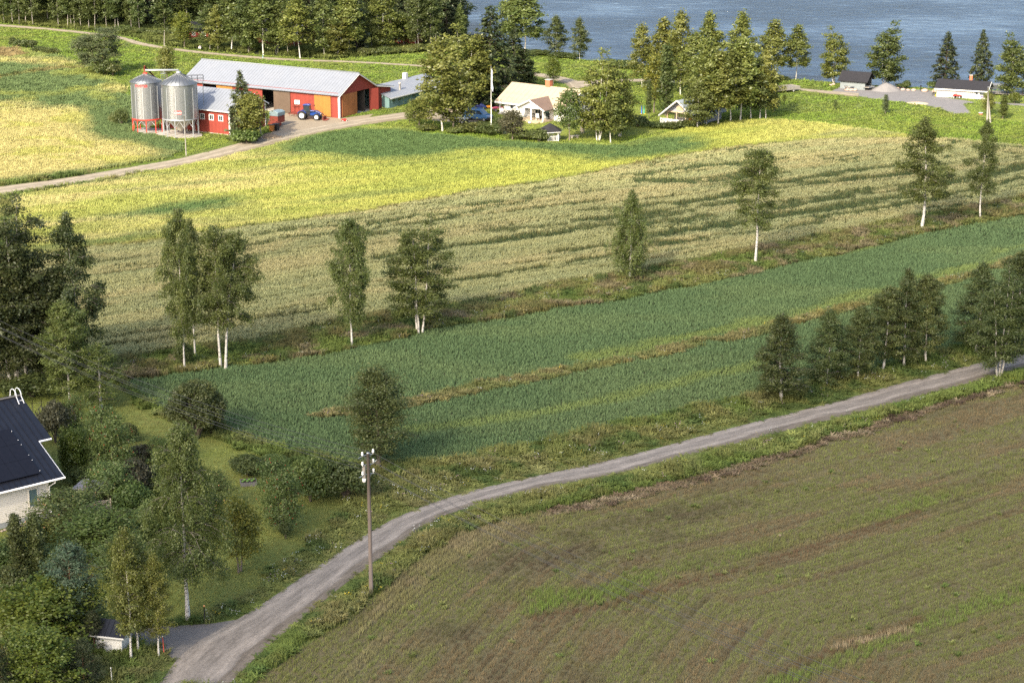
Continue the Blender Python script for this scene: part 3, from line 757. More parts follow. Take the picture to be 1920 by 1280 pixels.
    # ---- rough verges and ditch banks
    m_ = (c == 5) | (c == 9); p = P[m_]; dit = (c[m_] == 5)
    a, b_ = sstep(.42, .6, n1[m_]), sstep(.48, .66, n2[m_])
    tint = mixc((.15, .195, .052), (.215, .23, .075), a)
    tint = mixc(tint, (.20, .165, .075), b_ * np.where(dit, .75, .4))
    tint = mixc(tint, (.25, .20, .12), sstep(.55, .68, fbm(p[:, 0] / 2.5, p[:, 1] / 2.5, 81)) * np.where(dit, .8, .25))
    tint = mixc(tint, (.085, .135, .042), sstep(.55, .7, fbm(p[:, 0] / 2, p[:, 1] / 2, 82)) * .8)
    bel = (dR[m_] < 7) & (p[:, 1] < 400) & inside(PW(R_LO + V_LO[::-1]), p)
    tint = np.where(bel[:, None], mixc(tint, (.16, .26, .05), .65 * sstep(10, 60, p[:, 0])), tint)
    short = np.maximum(sstep(3.2, 1.2, dist_line(W_RUP, p)) * .55, sstep(1.6, .5, np.minimum(dR[m_], dist_line(W_RUP, p))) * .85)
    hz = (.35 + .75 * n2[m_] ** 1.4) * (1 - short)
    put("verge_grass", m_, 'tall', tint, w8[m_] * 1.0, hz=hz, label="rough uncut grass and weeds of the verges and ditch banks")
    m_ = ((c == 9) | (c == 5) | (c == 7)) & (jit > .955) & (n1 > .42); k = m_.sum()
    pal = np.array([(.75, .75, .72), (.75, .75, .72), (.70, .52, .05), (.6, .62, .55), (.5, .28, .42)])
    put("wild_flowers", m_, 'flower', pal[RNG.integers(0, 5, k)], .9, label="scattered white and yellow wild flowers in the verges")
    # ---- stubble
    m_ = (c == 12); p = P[m_]; d = dR[m_]
    e_ = .05; WR2 = PW([(380, 1330), (425, 1286), (560, 1165), (640, 1099), (720, 1040), (800, 988), (900, 943), (1150, 890), (2080, 641)]); d = dist_line(WR2, p); gx = (dist_line(WR2, p + np.array([e_, 0])) - d) / e_; gy = (dist_line(WR2, p + np.array([0, e_])) - d) / e_
    rs = .52; sh = (np.round(d / rs) * rs - d) * .85; p = p + np.c_[gx, gy] * sh[:, None]; P[m_] = p; d = d + sh
    along = p[:, 0] * .8 + p[:, 1] * .6
    band = fbm(along / 26, d / 1.1, 101, 4); patch = fbm(p[:, 0] / 7, p[:, 1] / 5, 102, 4)
    tint = mixc((.215, .168, .092), (.185, .208, .07), sstep(.38, .53, band * .55 + patch * .45))
    tint = mixc(tint, (.115, .090, .062), sstep(.58, .76, fbm(along / 6, d / .8, 103, 4)) * .65)
    dark = np.zeros(len(p))
    for (cx, cy, rx, ry) in ((905, 1058, 2.0, 1.0), (960, 1048, 1.6, 1.0), (1000, 1052, 2.6, 1.2), (1040, 1043, 2.4, .9), (1090, 1030, 1.8, .8), (1180, 978, 1.4, .8), (1230, 967, 1.6, .8), (1150, 990, 1.4, .7), (1290, 968, 1.8, .7), (1080, 1005, 1.4, .7), (1340, 955, 1.3, .7), (850, 1190, 2.0, .9), (1395, 945, 1.3, .6), (1245, 1005, 1.6, .7), (1265, 952, 1.0, .5)):
        o_ = G(cx, cy); dark = np.maximum(dark, sstep(1.5, .4, np.hypot((p[:, 0] - o_.x) / rx, (p[:, 1] - o_.y) / (ry * 1.8)) + (fbm(p[:, 0] / .9, p[:, 1] / .9, 105) - .5) * 1.4))
    tint = mixc(tint, (.07, .056, .045), dark * .6)
    trk = np.minimum(np.abs((d % 7.2) - 2.2), np.abs((d % 7.2) - 4.1)); tint = tint * (1 + .10 * np.sin(np.round(d / .52) * 2.3) - .10 * sstep(.45, .2, trk))[:, None]
    s1 = dist_line(PW([(1010, 1146), (1130, 1112), (1260, 1072), (1400, 1040), (1500, 1012), (1600, 985), (1700, 952), (1800, 920), (1920, 885), (2050, 850)]), warp(p, .5, 3, 106))
    s2 = dist_line(PW([(1420, 1300), (1550, 1247), (1640, 1212), (1720, 1178), (1830, 1140), (1920, 1118), (2050, 1085)]), warp(p, .5, 3, 107))
    gr = np.maximum(sstep(1.7, .3, s1) * (.55 + .5 * sstep(12, 2, p[:, 0])), sstep(1.5, .3, s2) * .8)
    gr = np.maximum(gr, sstep(2.6, .5, np.hypot((p[:, 0] - G(1100, 1120).x) / 3.2, p[:, 1] - G(1100, 1120).y)) * .9)
    tint = mixc(tint, (.165, .235, .055), .95 * gr * sstep(.3, .5, n2[m_] + .12))
    br = np.maximum(sstep(.7, .2, np.abs(dist_line(PW([(1000, 1162), (1130, 1140), (1260, 1100), (1400, 1066), (1500, 1036), (1600, 1004), (1720, 962)]), p))), sstep(.9, .2, dist_line(PW([(1450, 1262), (1560, 1222), (1640, 1192), (1720, 1162)]), p)))
    tint = mixc(tint, (.15, .095, .06), br * .8)
    strw = np.maximum(sstep(.5, .15, dist_line(PW([(1560, 1218), (1620, 1204), (1700, 1186)]), warp(p, .4, 1.5, 109))) * .9, .75 * sstep(.56, .66, fbm(along / 12, d / 2.2, 108)) * sstep(10, 3, d) * sstep(20, -5, p[:, 0]))
    tint = mixc(tint, (.36, .29, .18), strw)
    lf = sstep(14, 2, d) * sstep(.45, .62, patch); tint = mixc(tint, (.20, .215, .065), lf * .5)
    put("stubble_crop", m_, 'stub', tint, w8[m_] * 1.0, hz=(1.0 + .8 * n2[m_]) * (1 + .9 * gr + 1.0 * strw), label="cut stubble field in rows with greener strips", jv=.07)
    m_ = (c == 12) & (jit > .982) & (patch_all > .47); k = m_.sum()
    put("weed_grass", m_, 'tall', mixc((.13, .19, .05), (.22, .225, .08), RNG.uniform(0, 1, k)), .55, hz=.22 + .2 * RNG.uniform(0, 1, k), label="scattered weeds standing up in the stubble")
    # ---- far meadow
    m_ = (c == 0); p = P[m_]
    tint = mixc((.20, .285, .045), (.25, .30, .058), sstep(.38, .62, n1[m_])); tint = mixc(tint, (.165, .24, .042), sstep(.5, .64, n2[m_]) * .5)
    tint = mixc(tint, (.26, .24, .085), sstep(.58, .7, fbm(p[:, 0] / 6, p[:, 1] / 3, 121)) * .35)
    dF = np.minimum.reduce([dist_line(PW(l_), p) for l_ in (FR_LO, FR_UP, TRACK_LO, DR_LO)])
    put("meadow_grass", m_, 'grass', tint, w8[m_] * 1.25, hz=(.24 + .22 * n2[m_]) * (1 - .75 * sstep(2.2, .6, dF)), label="bright green meadow grass around the farm")
    # ---- mown lawns
    m_ = (c == 14) | (c == 17); p = P[m_]
    stp = .5 + .5 * np.sin((p[:, 0] * .9 + p[:, 1] * .45) * 2.2 + 2 * n3[m_])
    tint = mixc((.26, .295, .07), (.315, .305, .10), sstep(.4, .62, n1[m_]) * .7 + .25 * stp); tint = mixc(tint, (.22, .19, .085), sstep(.56, .7, fbm(p[:, 0] / 4, p[:, 1] / 4, 131)) * .5)
    rl = (p[:, 1] > 240); tint = np.where(rl[:, None], tint * np.array([1.0, 1.15, .8]), tint)
    put("lawn_grass", m_, 'lawn', tint, w8[m_] * 1.0, hz=np.where(rl, 1.6, 1.1), label="short mown lawn grass of the gardens")
    # ---- forest floor
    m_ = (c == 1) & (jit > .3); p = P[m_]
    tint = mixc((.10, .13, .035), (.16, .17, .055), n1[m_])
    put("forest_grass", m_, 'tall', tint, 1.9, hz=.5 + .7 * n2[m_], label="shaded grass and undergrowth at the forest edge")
# ------------------------------------------------------------------ trees
def leaf_quads(c, n, d, ln, wd):
    """diamond leaves: centres c, normals n, long axes d"""
    d = d - n * (d * n).sum(1, keepdims=True); d /= np.linalg.norm(d, axis=1, keepdims=True) + 1e-9
    b = np.cross(n, d)
    ln = np.asarray(ln).reshape(-1, 1); wd = np.asarray(wd).reshape(-1, 1)
    v = np.stack([c - d * ln / 2, c + b * wd / 2 + n * wd * .12, c + d * ln / 2, c - b * wd / 2 + n * wd * .12], 1).reshape(-1, 3)
    q = np.arange(len(c) * 4).reshape(-1, 4)
    return v, q
def unit(a): return a / (np.linalg.norm(a, axis=1, keepdims=True) + 1e-9)
def skin_tube(pts, rad, sides, V, Q):
    pts = np.asarray(pts, float); k = len(pts); n0 = sum(len(x) for x in V)
    d = np.gradient(pts, axis=0); d = unit(d)
    ref = np.array([1., 0, 0]) if abs(d[0, 2]) > .8 else np.array([0, 0, 1.])
    a = unit(np.cross(d, ref)); b = np.cross(d, a)
    t = np.arange(sides) / sides * 2 * np.pi
    v = pts[:, None, :] + (a[:, None, :] * np.cos(t)[None, :, None] + b[:, None, :] * np.sin(t)[None, :, None]) * np.asarray(rad)[:, None, None]
    V.append(v.reshape(-1, 3))
    i = np.arange(k - 1)[:, None] * sides; j = np.arange(sides)[None, :]; j2 = (j + 1) % sides
    Q.append(np.stack([i + j, i + j2, i + sides + j2, i + sides + j], -1).reshape(-1, 4) + n0)

def gen_tree(seed, H=12., R=2.3, cb=.2, prof=((0, .7), (.25, 1), (.6, .8), (.85, .45), (1, .08)), nb=46, nl=9000, leaf=.24, elev=(.2, 1.1), droop=.5, hang=.0,
             csig=.22, tr=.14, stems=1, wander=.12, up=.35, along=0.0, lean=(0, 0), split=0.06, sub=2, gap=0.0, ratio=.55):
    """one tree: tapered stems with limbs (bark) and leaves gathered on the twigs (crown)"""
    r = np.random.default_rng(seed)
    V, Q = [], []; LB = []; C, N, D, LN, T = [], [], [], [], []
    pt, pr = [p[0] for p in prof], [p[1] for p in prof]
    branches = []
    for s in range(stems):
        hs = H * (1 if s == 0 else r.uniform(.78, .97)); az = r.uniform(0, 6.28) if stems == 1 else s * 6.283 / stems + r.uniform(-.4, .4)
        k = 9; z = np.linspace(0, 1, k)
        off = (0 if stems == 1 else R * .28) * z ** .8
        bx = math.cos(az) * (split * 2.2 * (stems > 1) + off) + np.cumsum(r.normal(0, wander / k, k)) * H * .25 + lean[0] * H * z ** 1.3
        by = math.sin(az) * (split * 2.2 * (stems > 1) + off) + np.cumsum(r.normal(0, wander / k, k)) * H * .25 + lean[1] * H * z ** 1.3
        bx -= bx[0] - math.cos(az) * split * 2.2 * (stems > 1); by -= by[0] - math.sin(az) * split * 2.2 * (stems > 1)
        path = np.c_[bx, by, z * hs]; path[0, 2] = -.15
        rad = tr * (.75 if stems > 1 else 1) * np.maximum((1 - z) ** .8, .06); rad[0] *= 1.35
        skin_tube(path, rad, 7, V, Q); LB.append(np.repeat(np.clip((z - .72) / .2, 0, 1), 7))
        nbs = max(int(nb / stems), 6)
        for i in range(nbs):
            u = (i + r.uniform(0, 1)) / nbs
            t = cb + (1 - cb) * u * .985
            p0 = np.array([np.interp(t, z, path[:, a]) for a in range(3)])
            ln = R * np.interp(u, pt, pr) * r.uniform(.72, 1.12) * (1 if stems == 1 else .8)
            if r.uniform() < gap: ln *= .35
            a = i * 2.399 + r.uniform(-.5, .5)
            if stems > 1:   # outer side of each stem carries more
                a = az + (a - az + math.pi) % (2 * math.pi) * .75 - math.pi * .75
            e = elev[0] + (elev[1] - elev[0]) * u + r.normal(0, .12)
            ss = np.linspace(0, 1, 6)
            h = ln * ss * math.cos(e); vz = ln * (ss * math.sin(e) - droop * ss ** 2.2)
            kink = np.cumsum(r.normal(0, .035 * ln, 6)) * ss
            bp = p0 + np.c_[math.cos(a) * h - math.sin(a) * kink, math.sin(a) * h + math.cos(a) * kink, vz]
            br = np.interp(t, z, rad) * .42 * np.linspace(1, .18, 6) + .004
            skin_tube(bp, br, 4, V, Q); LB.append(np.ones(24))
            branches.append((bp, ln, u))
            for _ in range(sub):
                s0 = r.uniform(.3, .85); q0 = np.array([np.interp(s0, ss, bp[:, a_]) for a_ in range(3)])
                a2 = a + r.choice([-1, 1]) * r.uniform(.5, 1.1); l2 = ln * r.uniform(.3, .55); e2 = e * .6
                s3 = np.linspace(0, 1, 4)
                tw = q0 + np.c_[math.cos(a2) * l2 * s3, math.sin(a2) * l2 * s3, l2 * (s3 * math.sin(e2) - droop * .8 * s3 ** 2)]
                skin_tube(tw, np.interp(s0, ss, br) * .6 * np.linspace(1, .25, 4) + .003, 3, V, Q); LB.append(np.ones(12))
                branches.append((tw, l2 * 1.3, u))
    wsum = sum(b[1] for b in branches)
    for bp, ln, u in branches:
        k = max(int(nl * ln / wsum), 3); nc = max(2, int(k / 20)); L6 = len(bp)
        s = .22 + .78 * r.uniform(0, 1, nc) ** .75
        ss = np.linspace(0, 1, L6)
        cc = np.c_[np.interp(s, ss, bp[:, 0]), np.interp(s, ss, bp[:, 1]), np.interp(s, ss, bp[:, 2])]
        cc += r.normal(0, 1, cc.shape) * ln * .09
        tone = r.uniform(0, 1, nc); cn = unit(r.normal(0, 1, (nc, 3)))
        w = r.integers(0, nc, k)
        c = cc[w] + r.normal(0, 1, (k, 3)) * csig * np.array([1, 1, .8])
        if hang > 0:
            hl = hang * (r.uniform(0, 1, nc) ** .8)[w]; c[:, 2] -= r.uniform(0, 1, k) * hl
        # gather into twigs: leaves of one clump share a heading
        dr = unit(bp[-1:] - bp[:1]).repeat(k, 0)
        rnd = unit(r.normal(0, 1, (k, 3)))
        ax = np.array([bp[0, 0], bp[0, 1], 0]); outw = unit((c - ax) * np.array([1, 1, 0.0]) + 1e-6)
        n = unit(rnd * .6 + cn[w] * .75 + outw * .45 + np.array([0, 0, up]))
        d = unit(dr * along + unit(r.normal(0, 1, (k, 3))) * (1 - along) + np.array([0, 0, -1.0 if hang > 0 else -.25]))
        C.append(c); N.append(n); D.append(d); LN.append(leaf * r.uniform(.65, 1.25, k)); T.append(np.clip(tone[w] * .75 + r.uniform(0, .25, k), 0, 1))
    C = np.concatenate(C); C[:, 2] = np.maximum(C[:, 2], .15)
    LN = np.concatenate(LN)
    v, q = leaf_quads(C, np.concatenate(N), np.concatenate(D), LN, LN * ratio)
    return (np.concatenate(V), np.concatenate(Q), np.concatenate(LB)), (v, q, np.repeat(np.concatenate(T), 4))

def gen_bush(seed, rx=1., ry=1., rz=1., nl=2500, leaf=.18, lumps=26, lump_r=.42, flat=.0, box=2.0, up=.3, ratio=.6, vert=0.0, fill=.35):
    """shrub: stems from the ground and leaves on rounded lumps"""
    r = np.random.default_rng(seed); V, Q = [], []
    th = r.uniform(0, 6.283, lumps); ph = np.arccos(r.uniform(-.25, 1, lumps))
    d = np.c_[np.cos(th) * np.sin(ph), np.sin(th) * np.sin(ph), np.cos(ph)]
    cen = np.sign(d) * np.abs(d) ** (2 / box) * np.array([rx, ry, rz]) * (1 - lump_r * .6) * r.uniform(.7, 1.08, (lumps, 1)) + np.array([0, 0, rz])
    for c in cen[::3]:
        s = np.linspace(0, 1, 4)[:, None]; p = np.array([0, 0, -.05]) * (1 - s) + c * s; p[:, :2] *= s ** .6
        skin_tube(p, np.array([.035, .028, .02, .008]) * max(rx, .6), 4, V, Q)
    k = nl // lumps; C, N, T = [], [], []
    for c in cen:
        dd = unit(r.normal(0, 1, (k, 3))); rad = r.uniform(0, 1, (k, 1)) ** fill
        R3 = np.array([rx, ry, rz * (1 + vert)]) * lump_r * r.uniform(.75, 1.3)
        C.append(c + dd * rad * R3); N.append(unit(dd * .7 + r.normal(0, .55, (k, 3)) + np.array([0, 0, up]))); T.append(np.clip(r.uniform(0, 1) * .75 + r.uniform(0, .25, k), 0, 1))
    C = np.concatenate(C); C[:, 2] = np.maximum(C[:, 2], .06); n = len(C)
    D = unit(r.normal(0, 1, (n, 3)) + np.array([0, 0, vert * 4])); LN = leaf * r.uniform(.65, 1.3, n)
    v, q = leaf_quads(C, np.concatenate(N), D, LN, LN * ratio)
    V = np.concatenate(V)
    return (V, np.concatenate(Q), np.ones(len(V))), (v, q, np.repeat(np.concatenate(T), 4))

def leaf_mat(name, dark, light, hue=.10, transl=.44):
    m = bpy.data.materials.new(name); m.use_nodes = True
    nt = m.node_tree; L = nt.links.new; nt.nodes.remove(nt.nodes["Principled BSDF"])
    a = nn(nt, "ShaderNodeAttribute", attribute_name="tone")
    oi = nn(nt, "ShaderNodeObjectInfo")
    mx = nn(nt, "ShaderNodeMix", data_type='RGBA'); mx.inputs["A"].default_value = (*dark, 1); mx.inputs["B"].default_value = (*light, 1); L(a.outputs["Fac"], mx.inputs["Factor"])
    mr = nn(nt, "ShaderNodeMapRange"); mr.inputs[3].default_value = 1 - hue * 1.6; mr.inputs[4].default_value = 1 + hue * 1.6; L(oi.outputs["Random"], mr.inputs[0])
    hs = nn(nt, "ShaderNodeHueSaturation"); L(mx.outputs["Result"], hs.inputs["Color"]); L(mr.outputs[0], hs.inputs["Value"])
    hm = nn(nt, "ShaderNodeMapRange"); hm.inputs[3].default_value = .5 - hue * .14; hm.inputs[4].default_value = .5 + hue * .10
    fr = nn(nt, "ShaderNodeMath", operation='MULTIPLY'); fr.inputs[1].default_value = 7.13; L(oi.outputs["Random"], fr.inputs[0])
    f2 = nn(nt, "ShaderNodeMath", operation='FRACT'); L(fr.outputs[0], f2.inputs[0]); L(f2.outputs[0], hm.inputs[0]); L(hm.outputs[0], hs.inputs["Hue"])
    d = nn(nt, "ShaderNodeBsdfDiffuse"); t = nn(nt, "ShaderNodeBsdfTranslucent"); L(hs.outputs[0], d.inputs[0]); L(hs.outputs[0], t.inputs[0])
    ms = nn(nt, "ShaderNodeMixShader"); ms.inputs[0].default_value = transl; L(d.outputs[0], ms.inputs[1]); L(t.outputs[0], ms.inputs[2])
    gl = nn(nt, "ShaderNodeBsdfGlossy"); gl.inputs["Roughness"].default_value = .45; gl.inputs[0].default_value = (.9, .95, .85, 1)
    m2 = nn(nt, "ShaderNodeMixShader"); m2.inputs[0].default_value = .025; L(ms.outputs[0], m2.inputs[1]); L(gl.outputs[0], m2.inputs[2])
    L(m2.outputs[0], nt.nodes["Material Output"].inputs["Surface"])
    return m
def bark_mat(name, base, marks, lo=.55, hi=.62, sc=(6, 6, 1.6)):
    m = bpy.data.materials.new(name); m.use_nodes = True
    nt = m.node_tree; b = nt.nodes["Principled BSDF"]; L = nt.links.new
    tc = nn(nt, "ShaderNodeTexCoord"); mp = nn(nt, "ShaderNodeMapping"); mp.inputs["Scale"].default_value = sc; L(tc.outputs["Object"], mp.inputs["Vector"])
    no = nn(nt, "ShaderNodeTexNoise"); no.inputs["Scale"].default_value = 1.6; no.inputs["Detail"].default_value = 5; no.inputs["Roughness"].default_value = .7; L(mp.outputs[0], no.inputs["Vector"])
    mr = nn(nt, "ShaderNodeMapRange"); mr.inputs[1].default_value = lo; mr.inputs[2].default_value = hi; L(no.outputs["Fac"], mr.inputs[0])
    mx = nn(nt, "ShaderNodeMix", data_type='RGBA'); mx.inputs["A"].default_value = (*base, 1); mx.inputs["B"].default_value = (*marks, 1); L(mr.outputs[0], mx.inputs["Factor"])
    al = nn(nt, "ShaderNodeAttribute", attribute_name="limb"); m3 = nn(nt, "ShaderNodeMix", data_type='RGBA'); L(mx.outputs["Result"], m3.inputs["A"]); m3.inputs["B"].default_value = (.10, .08, .06, 1)
    mm = nn(nt, "ShaderNodeMath", operation='MULTIPLY'); mm.inputs[1].default_value = .8; L(al.outputs["Fac"], mm.inputs[0]); L(mm.outputs[0], m3.inputs["Factor"])
    L(m3.outputs["Result"], b.inputs["Base Color"]); b.inputs["Roughness"].default_value = .85; b.inputs["Specular IOR Level"].default_value = .2
    return m
BARK = {'white': bark_mat("birch_bark", (.54, .51, .465), (.05, .045, .04), .54, .60, (2.2, 2.2, 5.5)), 'forest': bark_mat("shaded_birch_bark", (.36, .33, .29), (.05, .045, .04), .5, .6, (2.2, 2.2, 5.5)), 'grey': bark_mat("grey_bark", (.15, .125, .10), (.06, .05, .04)), 'pine': bark_mat("pine_bark", (.24, .125, .07), (.09, .06, .045)), 'dark': bark_mat("dark_bark", (.07, .055, .045), (.035, .03, .025))}  # 'forest' is birch bark with the wood's shade put into its colour
LEAF = {'birch': leaf_mat("birch_leaves", (.092, .118, .026), (.225, .235, .056)), 'birch_dull': leaf_mat("dull_birch_leaves", (.064, .093, .024), (.178, .205, .056)), 'birch_dark': leaf_mat("dark_birch_leaves", (.048, .072, .024), (.14, .165, .052)),
        'spruce': leaf_mat("spruce_needles", (.018, .032, .016), (.060, .072, .026), .06, .1), 'pine': leaf_mat("pine_needles", (.035, .055, .027), (.105, .120, .048), .06, .1), 'bluepine': leaf_mat("blue_pine_needles", (.036, .066, .04), (.095, .135, .076), .05, .1),
        'maple': leaf_mat("maple_leaves", (.055, .095, .018), (.19, .215, .034)), 'yellow': leaf_mat("yellowing_leaves", (.07, .10, .022), (.26, .235, .035)), 'apple': leaf_mat("apple_leaves", (.062, .10, .026), (.175, .22, .065)),
        'bush': leaf_mat("shrub_leaves", (.038, .062, .02), (.12, .15, .045)), 'bright': leaf_mat("bright_leaves", (.065, .105, .026), (.15, .20, .05)), 'purple': leaf_mat("purple_leaves", (.062, .062, .034), (.135, .125, .068)),
        'thuja': leaf_mat("thuja_leaves", (.045, .075, .012), (.135, .165, .028)), 'forest': leaf_mat("forest_leaves", (.045, .07, .02), (.12, .148, .042)), 'dusk': leaf_mat("dense_dark_leaves", (.03, .048, .018), (.10, .115, .036)), 'weed': leaf_mat("weed_leaves", (.07, .10, .03), (.16, .17, .05))}
ROWAN_RED = mat("rowan_berries", (.30, .04, .02), .5, .2)
APPLE_PALE = mat("apple_fruit", (.55, .30, .14), .5, .25)
KIND = {}
def kind(name, data, bark, leaf, nom_h, nom_w, fruit=None):
    (bv, bq, bl), (lv, lq, lt) = data
    tm = npmesh(name + "_trunk", bv, bq, smooth=True); vattr(tm, "limb", bl); tm.materials.append(BARK[bark])
    cm = npmesh(name + "_crown", lv, lq); vattr(cm, "tone", lt); cm.materials.append(LEAF[leaf])
    fm = None
    if fruit:
        r = np.random.default_rng(99); pick = r.choice(len(lv) // 4, fruit[0], replace=False)
        oct_v = np.array([(1, 0, 0), (0, 1, 0), (-1, 0, 0), (0, -1, 0), (0, 0, 1), (0, 0, -1)]) * fruit[1]; oct_f = np.array([(0, 1, 4), (1, 2, 4), (2, 3, 4), (3, 0, 4), (1, 0, 5), (2, 1, 5), (3, 2, 5), (0, 3, 5)])
        cc = lv[pick * 4] + (lv[pick * 4] * np.array([1, 1, 0])) * .04
        fv = (cc[:, None, :] + oct_v[None] * r.uniform(.6, 1.2, (len(cc), 1, 1))).reshape(-1, 3); ft = (np.arange(len(cc))[:, None, None] * 6 + oct_f[None]).reshape(-1, 3)
        fm = npmesh(name + "_fruit", fv, None, ft); fm.materials.append(fruit[2])
    ext = np.percentile(np.hypot(lv[:, 0], lv[:, 1]), 96) * 2
    KIND[name] = (tm, cm, fm, lv[:, 2].max(), ext)
def plant(k, px, py, top, wpx, label, name="birch_tree", group=None, rz=None, leaf=None, cat="tree", z=0.0):
    """a tree of kind k standing where the photo shows its foot, as tall and wide as the photo shows it"""
    tm, cm, fm, h0, w0 = KIND[k]
    b = G(px, py, z)
    h = max(height_at(b, top) - z, .3); w = metres(wpx, b)
    return plant_w(k, b, h, w, label, name, group, rz, leaf, cat)
_pr = random.Random(5)
def plant_w(k, b, h, w, label, name, group=None, rz=None, leaf=None, cat="tree"):
    tm, cm, fm, h0, w0 = KIND[k]
    e = empty(name, b, rz if rz is not None else _pr.uniform(0, 6.283), label, cat, group)
    sx = w / w0; sz = h / h0
    e.scale = (sx, sx, sz)
    t = link("trunk" if cat == "tree" else "stems", tm, None, e)
    c = link("crown" if cat == "tree" else "foliage", cm, None, e)
    if leaf:
        c.material_slots[0].link = 'OBJECT'; c.material_slots[0].material = LEAF[leaf]
    if fm: tag(link("berries" if 'rowan' in k else "fruit", fm, None, e), kind='stuff')
    return e

# crowns: birches of several builds
PB = ((0, .6), (.2, .97), (.5, 1), (.75, .78), (.9, .44), (1, .07))      # full
PN_ = ((0, .45), (.25, .88), (.55, 1), (.8, .8), (.93, .48), (1, .1))    # carried high
PBF = ((0, .6), (.18, .97), (.42, 1), (.68, .68), (.88, .32), (1, .04))  # pointed
PCOL = ((0, .8), (.3, 1), (.7, .85), (1, .3))                               # column
PCONE = ((0, 1), (.3, .86), (.6, .58), (.85, .27), (1, .03))
POVAL = ((0, .55), (.25, .95), (.5, 1.0), (.8, .75), (1, .25))
kind('birch_hero', gen_tree(1, 13, 3.1, .30, ((0, .85), (.2, 1), (.45, .95), (.7, .75), (.9, .42), (1, .08)), 70, 46000, .15, (.15, 1.15), .62, 1.5, .14, .15, sub=4, gap=.1), 'white', 'birch_dull', 13, 6)
kind('birch_a', gen_tree(2, 12, 2.2, .22, PN_, 54, 23000, .16, (.3, 1.2), .5, .95, .14, .085, sub=4, gap=.12), 'white', 'birch_dull', 12, 4)
kind('birch_b', gen_tree(3, 12, 2.4, .14, PB, 60, 24000, .16, (.4, 1.2), .35, .5, .16, .085, stems=3, sub=4, gap=.08), 'white', 'birch_dull', 12, 4)
kind('birch_weep', gen_tree(4, 10, 1.9, .18, ((0, .8), (.3, 1), (.7, .7), (1, .15)), 44, 18000, .15, (.5, 1.2), .75, 1.9, .09, .08, sub=4, gap=.1), 'white', 'birch_dull', 10, 4)
kind('birch_c', gen_tree(5, 12, 2.2, .36, PN_, 40, 16000, .16, (.2, 1.15), .5, .9, .13, .10, sub=4, gap=.2), 'white', 'birch_dull', 12, 4)
kind('birch_d', gen_tree(6, 12, 2.0, .30, ((0, .5), (.25, 1), (.55, .85), (.8, .6), (1, .1)), 42, 16000, .16, (.1, 1.1), .45, .8, .14, .10, sub=4, gap=.22), 'white', 'birch_dull', 12, 4)
kind('birch_lean', gen_tree(7, 12, 2.6, .34, PB, 44, 18000, .16, (.1, 1.1), .45, .7, .16, .11, lean=(.12, 0), sub=3, gap=.2), 'white', 'birch_dull', 12, 5)
kind('birch_e', gen_tree(8, 10, 1.9, .10, ((0, .75), (.2, 1), (.5, .8), (.8, .45), (1, .06)), 60, 19000, .15, (.4, 1.2), .3, .4, .14, .09, sub=4), 'white', 'birch_dark', 10, 4)
kind('birch_f', gen_tree(9, 10, 1.7, .14, PB, 56, 18000, .15, (.5, 1.25), .25, .35, .14, .08, sub=4), 'white', 'birch_dark', 10, 4)
kind('birch_oval', gen_tree(10, 8, 2.2, .12, POVAL, 62, 16000, .16, (.5, 1.3), .15, .0, .22, .12, sub=3), 'grey', 'birch_dark', 8, 4)
kind('birch_thin', gen_tree(11, 10, 1.9, .12, PB, 44, 8000, .17, (.5, 1.2), .5, .8, .15, .10, sub=3, gap=.1), 'white', 'birch_dull', 10, 4)
kind('birch_young', gen_tree(12, 9, 1.5, .22, PB, 46, 14000, .14, (.5, 1.25), .35, .5, .14, .075, sub=3), 'white', 'birch', 9, 3)
# distant crowns, larger leaves
kind('far_birch_a', gen_tree(21, 14, 2.5, .16, PBF, 46, 6000, .36, (.3, 1.2), .4, .9, .27, .068, sub=3, gap=.08), 'white', 'birch', 14, 5)
kind('far_birch_b', gen_tree(22, 14, 2.2, .26, PBF, 42, 5600, .36, (.3, 1.2), .5, .9, .25, .068, sub=3, gap=.12), 'white', 'birch', 14, 4)
kind('far_birch_c', gen_tree(23, 14, 2.8, .10, PBF, 46, 7000, .36, (.4, 1.2), .3, .6, .30, .072, stems=3, sub=3), 'white', 'birch', 14, 5)
kind('far_column', gen_tree(24, 10, .9, .12, PCOL, 50, 3000, .30, (.8, 1.3), .05, 0, .20, .10, sub=2), 'grey', 'forest', 10, 2)
kind('far_round', gen_tree(25, 8, 2.6, .25, POVAL, 40, 4200, .36, (.3, 1.3), .15, 0, .38, .13, sub=2), 'grey', 'maple', 8, 5)
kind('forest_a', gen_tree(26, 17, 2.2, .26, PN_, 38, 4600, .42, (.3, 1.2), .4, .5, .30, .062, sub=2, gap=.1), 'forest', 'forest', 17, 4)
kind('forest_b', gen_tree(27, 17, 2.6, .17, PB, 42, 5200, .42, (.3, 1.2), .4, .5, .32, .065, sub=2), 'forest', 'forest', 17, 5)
kind('spruce_a', gen_tree(31, 14, 2.5, .03, PCONE, 120, 7000, .42, (-.12, .5), .22, .25, .15, .17, sub=2, along=.75, up=.5, ratio=.42), 'dark', 'spruce', 14, 5)
kind('spruce_b', gen_tree(32, 14, 2.2, .06, PCONE, 100, 6000, .44, (-.2, .5), .25, .35, .16, .17, sub=2, along=.75, up=.5, ratio=.42, gap=.12), 'dark', 'spruce', 14, 4)
kind('pine_wide', gen_tree(33, 9, 4.2, .26, ((0, .75), (.25, 1), (.6, .95), (.85, .7), (1, .3)), 56, 15000, .36, (.05, 1.1), .05, 0, .30, .2, sub=4, up=.6, along=.3, ratio=.3, stems=2), 'pine', 'pine', 9, 8)
